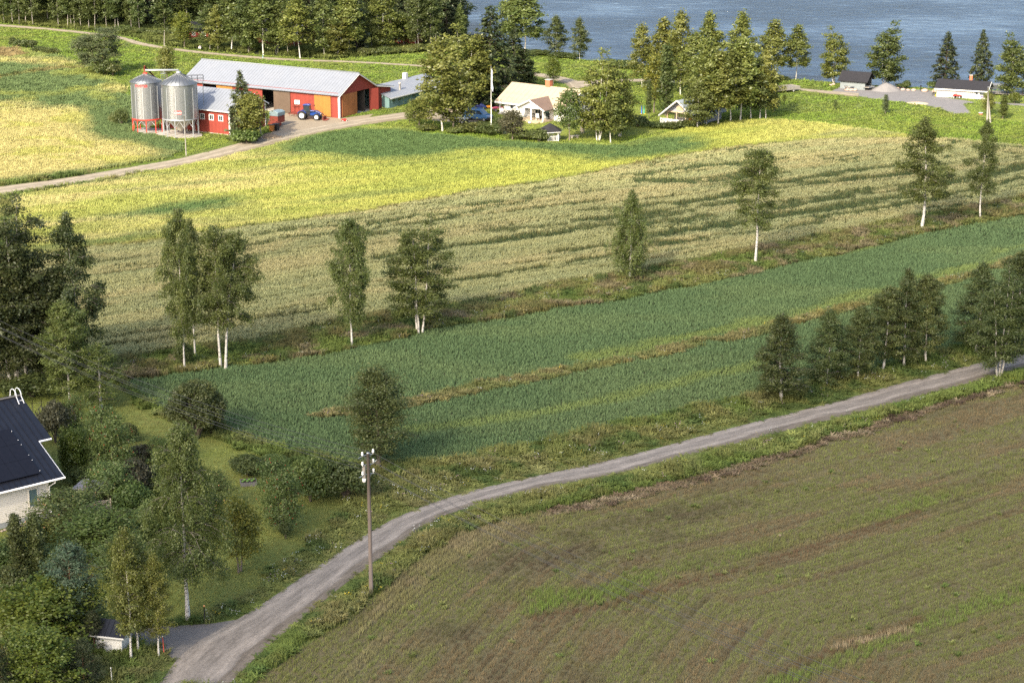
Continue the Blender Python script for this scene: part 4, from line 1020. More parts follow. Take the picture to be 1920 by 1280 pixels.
kind('pine_young', gen_tree(34, 6, 1.9, .02, ((0, .95), (.3, 1), (.6, .75), (.85, .45), (1, .1)), 70, 15000, .17, (.25, 1.0), .0, 0, .15, .11, sub=4, up=.6, along=.35, ratio=.28), 'pine', 'bluepine', 6, 4)
# garden trees
kind('maple', gen_tree(41, 6, 3.0, .14, POVAL, 54, 13000, .23, (.2, 1.3), .1, 0, .26, .14, sub=4, ratio=.75), 'grey', 'maple', 6, 6)
kind('maple_b', gen_tree(42, 6, 2.4, .05, POVAL, 54, 12000, .19, (.2, 1.3), .1, 0, .24, .12, sub=4, ratio=.75), 'grey', 'maple', 6, 5)
kind('apple', gen_tree(43, 4, 2.0, .14, POVAL, 44, 8500, .15, (.3, 1.3), .05, 0, .22, .09, sub=4, ratio=.6), 'grey', 'apple', 4, 4, fruit=(60, .055, APPLE_PALE))
kind('apple_b', gen_tree(44, 4, 2.0, .10, POVAL, 44, 9000, .15, (.5, 1.35), .0, 0, .22, .09, sub=4, ratio=.6), 'grey', 'bright', 4, 4)
kind('rowan', gen_tree(45, 4.5, 2.0, .12, POVAL, 46, 9500, .16, (.3, 1.3), .12, 0, .22, .09, stems=2, sub=4, ratio=.5), 'grey', 'apple', 4.5, 4, fruit=(150, .045, ROWAN_RED))
kind('rowan_yellow', gen_tree(46, 5, 1.7, .3, POVAL, 40, 7000, .17, (.3, 1.3), .25, 0, .22, .08, stems=2, sub=4, ratio=.5), 'grey', 'yellow', 5, 3.4)
kind('column_aspen', gen_tree(47, 6, .75, .06, PCOL, 60, 6500, .15, (.9, 1.35), .0, 0, .14, .07, sub=3, ratio=.7), 'grey', 'birch_dark', 6, 1.4)
kind('ball_bush', gen_bush(51, 1.6, 1.6, 1.6, 20000, .12, 150, .2, fill=.3), 'grey', 'bush', 3.2, 3.2)
kind('shrub_a', gen_bush(52, 1.4, 1.3, 1.0, 6000, .15, 26, .45), 'grey', 'bush', 2, 2.8)
kind('shrub_b', gen_bush(53, 1.3, 1.3, 1.2, 6000, .16, 22, .5), 'grey', 'bright', 2.4, 2.6)
kind('thuja', gen_bush(54, .9, .9, 1.9, 10000, .13, 60, .36, vert=.5, box=3, fill=.25), 'dark', 'thuja', 3.8, 1.8)
kind('far_shrub', gen_bush(55, 1.4, 1.3, .9, 1500, .28, 18, .45), 'grey', 'forest', 1.8, 2.8)
kind('reed_bush', gen_bush(56, 1.2, 1.0, .6, 1800, .22, 16, .5, ratio=.3, vert=.4), 'grey', 'weed', 1.2, 2.4)
# ------------------------------------------------------------------ which tree stands where
ditch = "birches along the ditch between oats and green field"
plant('birch_a', 346, 694, 385, 70, "tall slender white-stemmed birch in front of the oats, leftmost of the ditch row", group=ditch)
plant('birch_d', 366, 668, 405, 62, "second tall birch just behind the leftmost one of the ditch row", group=ditch)
plant('birch_c', 414, 690, 420, 92, "birch with a dark curved stem beside the leaning one at the ditch", group=ditch)
plant('birch_lean', 423, 692, 430, 128, "birch leaning right with a wide crown in the left ditch group", group=ditch, rz=0.0)
plant('birch_a', 660, 648, 408, 78, "narrow dense birch with a drooping right side at the ditch", group=ditch)
plant('birch_b', 787, 626, 398, 122, "broad three-stemmed birch at the middle of the ditch row", group=ditch, rz=.5)
plant('birch_weep', 1180, 526, 353, 74, "weeping birch whose foliage hangs almost to the ditch", group=ditch)
plant('birch_c', 1416, 494, 276, 92, "tall birch with a long bare white stem right of the weeping one", group=ditch, rz=1.0)
plant('birch_d', 1728, 428, 216, 108, "large airy birch in front of the oats at right", group=ditch, rz=2.0)
plant('birch_d', 1838, 410, 222, 62, "thin birch at the right end of the ditch row", group=ditch)
rs = "young birches along the gravel road"
for i, (k, x, y, t, w, l) in enumerate((
        ('birch_e', 1465, 752, 586, 94, "wide bushy roadside birch, leftmost of its row"), ('birch_e', 1549, 724, 576, 76, "roadside birch second from the left in its row"),
        ('birch_f', 1609, 713, 573, 68, "roadside birch third from the left in its row"), ('birch_f', 1656, 694, 532, 74, "roadside birch fourth from the left, with a bare topmost stem"),
        ('birch_e', 1695, 687, 500, 66, "tallest of the middle roadside birches"), ('birch_f', 1736, 682, 512, 72, "roadside birch fifth stem before the gap in the row"),
        ('birch_e', 1830, 660, 488, 86, "bushy roadside birch after the gap, behind the largest one"), ('birch_b', 1873, 706, 498, 104, "largest roadside birch, on the near side of the road"),
        ('birch_f', 1903, 650, 466, 76, "roadside birch at the right edge of the picture"))):
    plant(k, x, y, t, w * 1.14, l, group=rs, leaf='birch_dark')
plant('birch_oval', 710, 880, 680, 128, "dense dark egg-shaped birch behind the power pole")
plant('ball_bush', 371, 822, 712, 106, "round clipped dark green bush by the field edge", "round_bush", cat="bush", leaf='birch_dark')
# dark trees behind the black-roofed house
big = "dark tall trees behind the black-roofed house"
plant('birch_b', 28, 722, 366, 176, "largest dark tree at the left edge behind the black roof", "deciduous_tree", big, leaf='dusk')
plant('birch_d', 146, 715, 393, 124, "dark tall tree with a pointed crown left of the oats", "deciduous_tree", big, leaf='dusk')
plant('birch_b', 78, 718, 470, 120, "lower dark tree between the two tall ones behind the house", "deciduous_tree", big, leaf='dusk')
plant('birch_b', -45, 735, 400, 130, "dark tree cut by the left edge of the picture", "deciduous_tree", big, leaf='dusk')
plant('birch_e', 52, 724, 440, 130, "dark tree filling the gap behind the black roof", "deciduous_tree", big, leaf='dusk')
plant('birch_e', 108, 722, 500, 120, "dark low-branched tree right behind the grey green birch", "deciduous_tree", big, leaf='dusk')
plant('birch_f', 134, 764, 562, 104, "grey green birch in front of the dark trees", leaf='birch_dull')
plant('birch_thin', 190, 768, 638, 86, "thin hanging birch beside the lawn", leaf='birch_dull')
plant('shrub_a', 60, 745, 700, 130, "low dark shrub under the tall dark trees", "shrub", cat="shrub")
# the near garden
plant('birch_hero', 352, 1160, 786, 158, "large weeping birch with white bark in the garden by the driveway", rz=.4)
plant('birch_young', 246, 1240, 984, 80, "young birch before the white garden shed")
plant('birch_young', 259, 1222, 1000, 70, "second young birch just behind the one by the white shed")
plant('birch_young', 298, 1232, 1034, 60, "slim young birch beside the red marker stake")
plant('column_aspen', 40, 1092, 958, 40, "columnar aspen before the cream wall, left one", "columnar_aspen")
plant('column_aspen', 73, 1088, 962, 38, "columnar aspen before the cream wall, right one", "columnar_aspen")
plant('pine_young', 138, 1190, 1008, 150, "bluish young pine in the garden", "pine_tree")
plant('maple', 92, 1215, 1090, 205, "wide yellow green maple at the lower left", "maple_tree")
plant('maple_b', 74, 1310, 1176, 142, "rounded maple with brownish leaf tips at the bottom left", "maple_tree")
plant('pine_young', 160, 1290, 1192, 76, "small dark pine by the bottom edge", "pine_tree", leaf='spruce')
plant('pine_young', 178, 1222, 1140, 56, "dark pine beside the white garden shed", "pine_tree", leaf='spruce')
plant('pine_young', -8, 1330, 1176, 80, "dark pine at the bottom left corner", "pine_tree", leaf='spruce')
plant('apple', 128, 1010, 916, 150, "apple tree with pale fruit before the house corner", "apple_tree")
plant('apple_b', 190, 1050, 950, 152, "bright green apple tree below the slatted trellis", "apple_tree")
plant('apple', 206, 955, 862, 96, "upright greyish apple tree beside the playhouse", "apple_tree")
plant('shrub_b', 250, 968, 900, 74, "fresh green shrub left of the big birch", "shrub", cat="shrub")
plant('shrub_a', 252, 936, 858, 96, "purple leaved shrub left of the big birch", "purple_shrub", cat="shrub", leaf='purple')
plant('rowan', 206, 898, 762, 104, "large rowan with red berries beside the lawn", "rowan_tree")
plant('rowan', 136, 815, 740, 62, "smaller rowan with red berries behind the clipped cedar", "rowan_tree")
plant('thuja', 141, 905, 792, 56, "yellowish green clipped cedar by the black roof", "thuja_bush", cat="bush")
plant('shrub_a', 176, 915, 866, 90, "dark shrub at the foot of the clipped cedar", "shrub", cat="shrub")
plant('shrub_a', 104, 830, 748, 76, "brown purple shrub close to the black roof", "purple_shrub", cat="shrub", leaf='purple')
plant('rowan', 312, 872, 812, 64, "small rowan with red berries behind the big birch", "rowan_tree")
plant('shrub_a', 268, 870, 830, 50, "dark flowering shrub on the lawn", "purple_shrub", cat="shrub", leaf='purple')
plant('rowan_yellow', 449, 1072, 918, 96, "rowan turning yellow right of the big birch", "rowan_tree")
plant('rowan', 528, 996, 860, 96, "rowan with dark red berries standing alone on the lawn", "rowan_tree")
plant('shrub_a', 536, 1010, 976, 28, "small shrub at the foot of the lone rowan", "shrub", cat="shrub")
plant('shrub_b', 582, 940, 852, 82, "bright green shrub right of the lone rowan", "shrub", cat="shrub")
plant('shrub_a', 648, 936, 862, 112, "dark dense bush behind the power pole", "shrub", cat="shrub")
plant('shrub_a', 466, 892, 852, 78, "low dark currant bush on the lawn", "shrub", cat="shrub")
plant('shrub_a', 604, 900, 855, 60, "dark shrub at the garden edge", "shrub", cat="shrub")
plant('shrub_b', 515, 880, 850, 54, "pale shrub by the raised bed", "shrub", cat="shrub", leaf='apple')
plant('shrub_a', 345, 688, 640, 34, "small dark spruce bush at the foot of the leftmost ditch birch", "shrub", cat="shrub", leaf='birch_dark')
plant('apple_b', 236, 1100, 1004, 124, "apple tree behind the young birches", "apple_tree", leaf='apple')
plant('shrub_b', 296, 1002, 935, 96, "leafy shrub in the shade of the big birch", "shrub", cat="shrub", leaf='apple')
plant('shrub_a', 20, 1110, 1060, 90, "flowering shrub behind the wide maple", "shrub", cat="shrub", leaf='weed')
plant('shrub_b', 6, 1070, 1010, 100, "green shrub at the left edge below the cream wall", "shrub", cat="shrub", leaf='apple')
plant('shrub_b', 100, 1075, 1020, 80, "fresh shrub between the columnar aspens and the pine", "shrub", cat="shrub", leaf='apple')
plant('shrub_a', 66, 1030, 985, 60, "low shrub between the columnar aspens", "shrub", cat="shrub")
plant('shrub_b', 300, 925, 868, 84, "green shrub between the lawn and the big birch", "shrub", cat="shrub", leaf='bush')
plant('apple', 400, 960, 880, 84, "apple tree right behind the big birch", "apple_tree")
plant('shrub_a', 560, 925, 872, 90, "dark shrub between the lone rowan and the field", "shrub", cat="shrub")
plant('shrub_b', 240, 830, 790, 40, "small pale shrub beside the lawn path", "shrub", cat="shrub", leaf='weed')
plant('shrub_a', 395, 812, 775, 60, "tall weeds left of the green crop corner", "shrub", cat="shrub", leaf='weed')
# the farm
plant('pine_wide', 187, 137, 42, 92, "broad spreading pine standing alone in the meadow", "pine_tree")
plant('far_shrub', 198, 142, 112, 44, "dark shrub at the foot of the lone pine", "shrub", cat="shrub")
plant('far_shrub', 212, 143, 118, 30, "lighter shrub right of the lone pine", "shrub", cat="shrub", leaf='weed')
plant('far_round', 314, 152, 84, 44, "small pointed tree behind the grain silos", "deciduous_tree", leaf='birch')
plant('spruce_b', 455, 262, 130, 60, "tall tree before the red outbuilding", "deciduous_tree", leaf='pine')
plant('far_round', 474, 264, 170, 70, "bushy tree by the power pole at the red outbuilding", "deciduous_tree", leaf='birch')
plant('far_shrub', 462, 268, 240, 60, "dark green shrub at the corner of the red outbuilding", "shrub", cat="shrub", leaf='bright')
plant('reed_bush', 228, 236, 200, 30, "dry tall weeds left of the silos", "weed_clump", cat="shrub")
plant('reed_bush', 214, 232, 212, 26, "olive shrub in the field edge left of the silos", "weed_clump", cat="shrub")
for x, y, t, w, o_ in ((24, 88, 68, 14, 'first'), (36, 89, 73, 22, 'second'), (50, 90, 73, 24, 'third'), (62, 91, 74, 18, 'fourth')):
    plant('far_shrub', x, y, t, w, "dark nettle thicket in the top left meadow, %s from the left" % o_, "nettle_clump", "nettles in the meadow", cat="shrub")
for x, y, t, w, o_ in ((75, 98, 86, 34, 'left'), (95, 102, 88, 34, 'right')):
    plant('reed_bush', x, y, t, w, "%s clump of pinkish weeds beside the dark nettles" % o_, "weed_clump", "nettles in the meadow", cat="shrub")
# trees around the cottage
hs = "trees around the cottage"
plant('far_birch_a', 830, 246, 62, 112, "big light birch with a white foot left of the cottage", group=hs)
plant('far_birch_c', 868, 206, 44, 100, "birch crown behind the cars, left of the flag pole", group=hs)
plant('far_birch_b', 893, 200, 62, 70, "drooping birch behind the flag pole", group=hs)
plant('spruce_a', 918, 197, 8, 104, "tallest dark spruce left of the cottage roof", "spruce_tree", hs)
plant('spruce_b', 965, 168, 50, 76, "second dark spruce right of the tallest one", "spruce_tree", hs)
plant('far_birch_c', 980, 166, 92, 66, "dark leafy tree behind the cottage ridge", "deciduous_tree", hs, leaf='birch_dark')
plant('far_round', 850, 246, 150, 74, "dark rowan beside the big light birch", "rowan_tree", hs, leaf='birch')
plant('far_round', 786, 236, 184, 50, "small rowan at the bend of the farm road", "rowan_tree", hs, leaf='birch')
plant('far_round', 768, 230, 198, 22, "sapling at the bend of the farm road", "deciduous_tree", hs, leaf='birch')
plant('far_round', 961, 262, 204, 54, "dark reddish rowan before the cottage wall", "rowan_tree", hs, leaf='purple')
plant('far_round', 1068, 264, 162, 54, "bright green maple by the cottage porch", "maple_tree", hs, leaf='bright')
plant('far_birch_c', 1122, 263, 90, 92, "many-stemmed birch right of the cottage", group=hs)
plant('far_birch_c', 1162, 256, 110, 66, "birch behind the many-stemmed one right of the cottage", group=hs)
plant('far_birch_b', 1145, 268, 180, 60, "small leaning birch at the field edge by the cottage", group=hs, leaf='birch_dull')
plant('far_round', 1038, 160, 104, 32, "small yellowish tree by the bend of the far track", "deciduous_tree", hs)
for x, y, t, w, l in ((885, 248, 228, 60, "weedy hedge before the flag pole"), (920, 252, 232, 60, "hedge shrub left of the dark rowan"), (985, 262, 244, 50, "hedge shrub right of the dark rowan"), (1010, 266, 240, 40, "bright shrub beside the gazebo"),
                      (940, 240, 220, 40, "dark shrub under the cottage wall"), (800, 246, 232, 40, "weeds at the road bend"), (855, 250, 238, 40, "weeds below the parked cars"), (1195, 238, 215, 40, "yellowish shrub beside the birch clump"),
                      (1230, 240, 228, 36, "dark low shrub before the white fence"), (1258, 242, 228, 40, "olive shrub before the white fence"), (1290, 240, 225, 46, "shrub at the corner of the white fence")):
    plant('far_shrub', x, y, t, w, l, "shrub", cat="shrub", leaf='weed' if 'weed' in l else None)
# the grove round the cabin
gr = "birches of the grove around the cabin"
for k, x, y, t, w, l, lf in (('far_birch_a', 1204, 164, 40, 46, "leftmost light birch of the grove", None), ('far_round', 1226, 212, 96, 44, "maple turning yellow at the left of the grove", 'yellow'), ('far_column', 1248, 218, 78, 28, "dark columnar aspen in the grove", None),
        ('far_column', 1217, 222, 148, 12, "slim columnar juniper left of the grove", None), ('far_birch_b', 1240, 170, 30, 56, "birch behind the columnar aspen", None), ('far_birch_a', 1276, 178, 14, 58, "tallest birch at the left of the grove", None), ('far_birch_a', 1300, 190, 55, 60, "light birch above the cabin roof", None),
        ('far_birch_b', 1326, 160, 18, 46, "bent-topped birch standing out against the river", None), ('far_birch_a', 1325, 236, 64, 60, "birch with a white stem before the cabin", None), ('far_birch_b', 1346, 236, 92, 62, "birch right of the cabin with a thin stem", None), ('far_birch_a', 1308, 242, 150, 52, "grey green young birch before the white fence", 'birch_dull'),
        ('far_birch_a', 1388, 170, 16, 56, "pointed tall birch in the middle of the grove", None), ('far_birch_b', 1370, 230, 90, 60, "birch near the grove's right end", None), ('far_birch_b', 1388, 226, 68, 60, "birch with a forked pale stem in the grove", None), ('far_birch_a', 1408, 222, 100, 56, "shorter birch in the grove's right part", 'birch_dark'),
        ('far_birch_b', 1425, 222, 108, 52, "dark birch near the right end of the grove", 'birch_dark'), ('far_birch_a', 1436, 222, 84, 46, "birch with brownish top at the right end of the grove", None), ('far_birch_b', 1449, 152, 34, 50, "airy birch by the river right of the grove", None), ('far_birch_b', 1492, 150, 44, 42, "hanging birch by the river", None),
        ('far_round', 1452, 210, 178, 22, "small bush at the right end of the grove", 'birch_dull')):
    plant(k, x, y, t, w * (1.32 if 'birch' in k else 1.1), l, "birch_tree" if 'birch' in k else "deciduous_tree", gr, leaf=lf)
# the river bank
rv = "trees on the river bank"
plant('far_birch_b', 984, 99, -22, 84, "tall birch at the river left of the open water", group=rv, leaf='birch_dull'); plant('far_birch_b', 962, 95, -30, 60, "birch beside the tall river birch", group=rv, leaf='birch_dull')
plant('far_birch_a', 1042, 105, 26, 48, "left of two small river birches", group=rv, leaf='birch_dark'); plant('far_birch_a', 1087, 113, 30, 38, "right of two small river birches", group=rv, leaf='birch_dark')
plant('far_birch_c', 1563, 155, 48, 60, "full birch left of the grey shed", group=rv); plant('far_birch_c', 1657, 163, 36, 74, "dense pointed tree right of the grey shed", "deciduous_tree", rv, leaf='forest')
plant('spruce_a', 1771, 165, 58, 54, "left spruce behind the white river house", "spruce_tree", rv); plant('spruce_a', 1838, 166, 54, 48, "right spruce behind the white river house", "spruce_tree", rv)
plant('far_birch_c', 1900, 180, 58, 70, "dense birch at the right edge by the river", group=rv, leaf='birch_dull'); plant('far_shrub', 1750, 166, 152, 26, "shrub at the left end of the white river house", "shrub", cat="shrub")
plant('far_shrub', 1902, 194, 172, 24, "yellow green shrub by the river path", "shrub", cat="shrub", leaf='maple'); plant('far_round', 1852, 216, 172, 30, "round young tree before the white river house", "deciduous_tree", rv, leaf='birch'); plant('far_column', 1880, 223, 176, 20, "young upright tree right of the round one", "deciduous_tree", rv, leaf='birch_dull')
plant('far_column', 1660, 213, 176, 13, "single young spruce in the meadow", "spruce_tree", rv, leaf='pine'); plant('far_round', 1566, 206, 186, 11, "tiny tree in the meadow", "deciduous_tree", rv, leaf='birch_dull'); plant('far_round', 1470, 194, 176, 10, "tiny tree right of the grove", "deciduous_tree", rv)
for x, y, t, w in ((1010, 103, 94, 60), (1050, 108, 98, 50), (1075, 110, 102, 40), (1150, 128, 110, 44), (1175, 130, 112, 40), (1470, 152, 142, 20), (1700, 166, 150, 16), (1690, 166, 156, 20)):
    plant('far_shrub', x, y, t, w, "low willow scrub along the river's edge", "willow_scrub", "willow scrub on the bank", cat="shrub")
# ---- the forest along the far track
fr = "trees of the forest beyond the far track"
R_ = random.Random(11)
ORD = ('first second third fourth fifth sixth seventh eighth ninth tenth eleventh twelfth thirteenth fourteenth fifteenth sixteenth seventeenth').split()
for i, x in enumerate((8, 24, 36, 48, 62, 110, 127, 134, 140, 152, 167, 178, 200, 216, 223, 247, 262)):
    y = 44 + x * .062 + R_.uniform(-2, 1); plant(R_.choice(('forest_a', 'forest_a', 'forest_b')), x, y, y - R_.uniform(100, 130), R_.uniform(34, 48), "white-stemmed birch, %s from the left in the forest row at the top left" % ORD[i], "forest_birch", fr)
for x, y, w, l, k, lf in ((308, 87, 52, "twin-stemmed birch at the far track", 'forest_a', None), (346, 90, 46, "yellow green maple by the far track", 'far_round', 'maple'), (394, 95, 50, "birch by the red shed", 'forest_b', None), (409, 97, 40, "orange-stemmed tree by the red shed", 'forest_b', 'birch'), (434, 97, 72, "large birch left of the red forest house", 'far_birch_b', 'birch_dull'), (494, 104, 74, "large birch before the red forest house", 'far_birch_b', 'birch_dull'), (466, 100, 56, "birch hiding the left end of the red forest house", 'forest_b', None), (520, 102, 60, "leafy birch before the dark roof of the red house", 'far_birch_c', 'birch_dull'), (540, 104, 46, "slim birch right of the red forest house's windows", 'forest_b', None), (563, 110, 70, "birch with a forked bare stem by the red house", 'far_birch_b', None),
        (608, 106, 70, "dark birch right of the red house", 'far_birch_a', 'birch_dull'), (635, 106, 60, "bushy birch at the forest's near corner", 'far_birch_c', None), (654, 103, 66, "birch with a thin white stem at the forest corner", 'far_birch_b', None), (720, 92, 74, "light leafy tree in the forest edge", 'far_birch_c', 'birch'), (757, 88, 60, "yellowing tree before the dark forest edge", 'far_round', 'maple'), (785, 94, 50, "slim birch in the forest edge", 'forest_b', None), (806, 92, 56, "dark tree at the right part of the forest", 'forest_b', None), (862, 84, 30, "thin birch at the right end of the forest", 'far_birch_b', 'birch_dull')):
    top = {346: 18, 757: 22, 635: 30, 862: 6}.get(x, y - 128 if x not in (394, 409) else y - 90)
    plant(k, x, y, top, w, l, "forest_tree" if lf else "forest_birch", fr, leaf=lf)
plant('far_shrub', 468, 100, 62, 34, "round bright shrub before the red forest house", "shrub", cat="shrub", leaf='bright')
for x, y in ((668, 96), (838, 80), (850, 76), (852, 60), (825, 66)):
    plant('spruce_a', x, y, y - 125, 56, "dark spruce at the right part of the forest", "spruce_tree", fr)
for row, (y0, n, sl) in enumerate(((30, 34, .05), (16, 32, .045), (0, 28, .04), (-18, 26, .03))):
    for i in range(n):
        x = -20 + (880 if row < 2 else 840) * (i + R_.uniform(.1, .9)) / n
        y = y0 + x * sl + R_.uniform(-5, 5)
        if row == 0 and (445 < x < 600 or 690 < x < 720): continue
        if x > 780 and row > 1: continue
        sp = R_.random() < .55
        plant(R_.choice(('spruce_a', 'spruce_b')) if sp else R_.choice(('forest_a', 'forest_b')), x, y, y - R_.uniform(105, 145), R_.uniform(50, 68), "tall dark spruce inside the forest" if sp else "tall birch inside the forest", "spruce_tree" if sp else "forest_birch", fr)
for x in (285, 292, 305, 232, 240, 250, 258, 268, 680, 690, 650, 720, 740, 770, 785, 800, 820):
    y = 66 + (x - 285) * .085 if x < 400 else 104 - (x - 680) * .06
    plant('far_shrub', x, y, y - R_.uniform(8, 16), R_.uniform(22, 36), "undergrowth shrub along the forest edge", "forest_shrub", "undergrowth of the forest edge", cat="shrub", leaf=R_.choice((None, 'weed')))
# ------------------------------------------------------------------ buildings
RED = mat("falu_red_boards", (.225, .040, .028), .8, .12, 1.5, boards=(0, .18), boards_d=.25, dirt=.25, dirtcol=(.25, .06, .035))
REDG = mat("falu_red_gable", (.20, .035, .025), .8, .12, 1.5, boards=(1, .18), boards_d=.25, dirt=.25, dirtcol=(.22, .05, .03))
ORANGE = mat("orange_door_sheet", (.35, .14, .03), .7, .1, 2, boards=(0, .25), boards_d=.15, dirt=.3, dirtcol=(.36, .14, .05))
ORANGEG = mat("weathered_orange_door", (.27, .105, .035), .8, .15, 2, boards=(1, .2), boards_d=.4, dirt=.4, dirtcol=(.22, .09, .04))
BROWN = mat("brown_door_sheet", (.105, .072, .050), .7, .1, 2, boards=(0, .25), boards_d=.15, dirt=.2)
TIN = mat("galvanised_roof", (.245, .26, .285), .48, .06, .8, metal=.2, dirt=.15, dirtcol=(.34, .32, .30), spec=.5)
TINSEAM = mat("roof_seam", (.225, .24, .262), .5, .1, metal=.25)
WHITE = mat("white_paint", (.66, .65, .62), .6, .05, 3, dirt=.12, dirtcol=(.55, .52, .46))
WHITEB = mat("white_boards", (.66, .64, .60), .6, .05, 3, boards=(2, .14), boards_d=.12, dirt=.1, dirtcol=(.6, .57, .5))
CREAM = mat("cream_cladding", (.73, .69, .61), .6, .04, 2, dirt=.15, dirtcol=(.55, .49, .38))
BLACKROOF = mat("black_sheet_roof", (.012, .013, .018), .38, .15, 1.2, spec=.4)
BLACKFELT = mat("black_felt_roof", (.022, .021, .024), .85, .2, 2.5)
DARKGLASS = mat("window_glass", (.02, .03, .035), .08, .1, spec=.8)
GLASSBLUE = mat("pale_window_glass", (.10, .16, .17), .1, .1, spec=.8)
CONCRETE = mat("concrete", (.40, .365, .32), .9, .12, 1.5, bump=.3, dirt=.3, dirtcol=(.35, .30, .24))
PLINTH = mat("grey_plinth", (.33, .35, .35), .9, .08, 2)
BRICK = mat("chimney_brick", (.42, .14, .075), .9, .2, 7, bump=.3)
DARK = mat("dark_interior", (.03, .027, .024), .9, .2)  # near-black: shade of the interiors put into the colour; also on a shed base
BLACK = mat("black_metal", (.02, .02, .022), .5, .1)
GREYWOOD = mat("grey_wood", (.20, .185, .165), .9, .2, 3, boards=(1, .12), boards_d=.4)
SAND_TILE = mat("sand_coloured_roof", (.40, .315, .215), .75, .06, 1.0, boards=(1, .36), boards_d=.10, dirt=.15, dirtcol=(.46, .36, .23))
BROWN_TILE = mat("brown_porch_roof", (.17, .115, .085), .7, .1, 1.5, boards=(0, .3), boards_d=.15, dirt=.3, dirtcol=(.24, .18, .14))
STEEL = mat("silo_steel", (.30, .31, .325), .36, .05, 1.2, metal=.85, boards=(2, .10), boards_d=.10, spec=.6)
STEELROOF = mat("silo_roof_steel", (.19, .20, .21), .45, .05, 2, metal=.75)
HOPPER = mat("hopper_steel", (.44, .42, .37), .5, .1, 2, metal=.5, dirt=.2)
GALV = mat("galvanised_steel", (.36, .375, .39), .45, .08, 3, metal=.5)
SIGNRED = mat("sign_red", (.62, .035, .03), .5, .05)
LEGRED = mat("leg_red", (.50, .045, .03), .55, .1)
BLUE = mat("tractor_blue", (.012, .05, .23), .35, .08, coat=.4)
TYRE = mat("tyre_rubber", (.022, .021, .02), .9, .2, 8)
RUSTRED = mat("rusty_red_steel", (.17, .035, .024), .75, .25, 5, dirt=.3, dirtcol=(.16, .08, .05))
TEAL = mat("teal_boards", (.13, .22, .22), .8, .1, 2, boards=(0, .16), boards_d=.3, dirt=.2)
WOODPALE = mat("pale_wood", (.42, .33, .22), .85, .15, 4)
STONE = mat("boulder_stone", (.34, .28, .23), .9, .25, 2.5, bump=.4, bscale=8)

def window(par, c, w, h, face='-y', frame=None, glass=None, fw=.09, mullion=True):
    """window in a wall: frame bars round a set-back pane"""
    frame = frame or WHITE; glass = glass or DARKGLASS
    f = MB()
    def bx(u0, u1, z0, z1, d0, d1, mb):
        if face == '-y': mb.box(c[0] + u0, c[0] + u1, c[1] - d1, c[1] - d0, c[2] + z0, c[2] + z1)
        elif face == '+x': mb.box(c[0] + d0, c[0] + d1, c[1] + u0, c[1] + u1, c[2] + z0, c[2] + z1)
        elif face == '-x': mb.box(c[0] - d1, c[0] - d0, c[1] + u0, c[1] + u1, c[2] + z0, c[2] + z1)
    W2, H2 = w / 2, h / 2
    bx(-W2, W2, H2 - fw, H2, -.03, .05, f); bx(-W2, W2, -H2, -H2 + fw, -.03, .05, f)
    bx(-W2, -W2 + fw, -H2 + fw, H2 - fw, -.03, .05, f); bx(W2 - fw, W2, -H2 + fw, H2 - fw, -.03, .05, f)
    if mullion: bx(-.025, .025, -H2 + fw, H2 - fw, -.03, .035, f)
    o = f.build("window", frame, par)
    p = MB(); bx(-W2 + fw, W2 - fw, -H2 + fw, H2 - fw, -.02, .012, p); p.build("pane", glass, o)
    return o
def roof_slab(par, a, b, c, d, t, m, seam=0, name="roof", seam_m=None, sh=.04):
    """a-b along the eave, d-c along the ridge (counter-clockwise seen from above); optional raised seams"""
    o = MB().slab([a, b, c, d], t).build(name, m, par)
    if seam:
        a, b, c, d = (Vector(v) for v in (a, b, c, d)); n = (b - a).cross(c - a).normalized(); L_ = (b - a).length; k = max(int(L_ / seam), 2); s = MB(); u = (b - a).normalized() * .025
        for i in range(1, k):
            f = i / k; e = a.lerp(b, f); r = d.lerp(c, f)
            s.slab([e - u + n * sh, e + u + n * sh, r + u + n * sh, r - u + n * sh], sh - .003)
        s.build("roof_seams", seam_m or m, o)
    return o

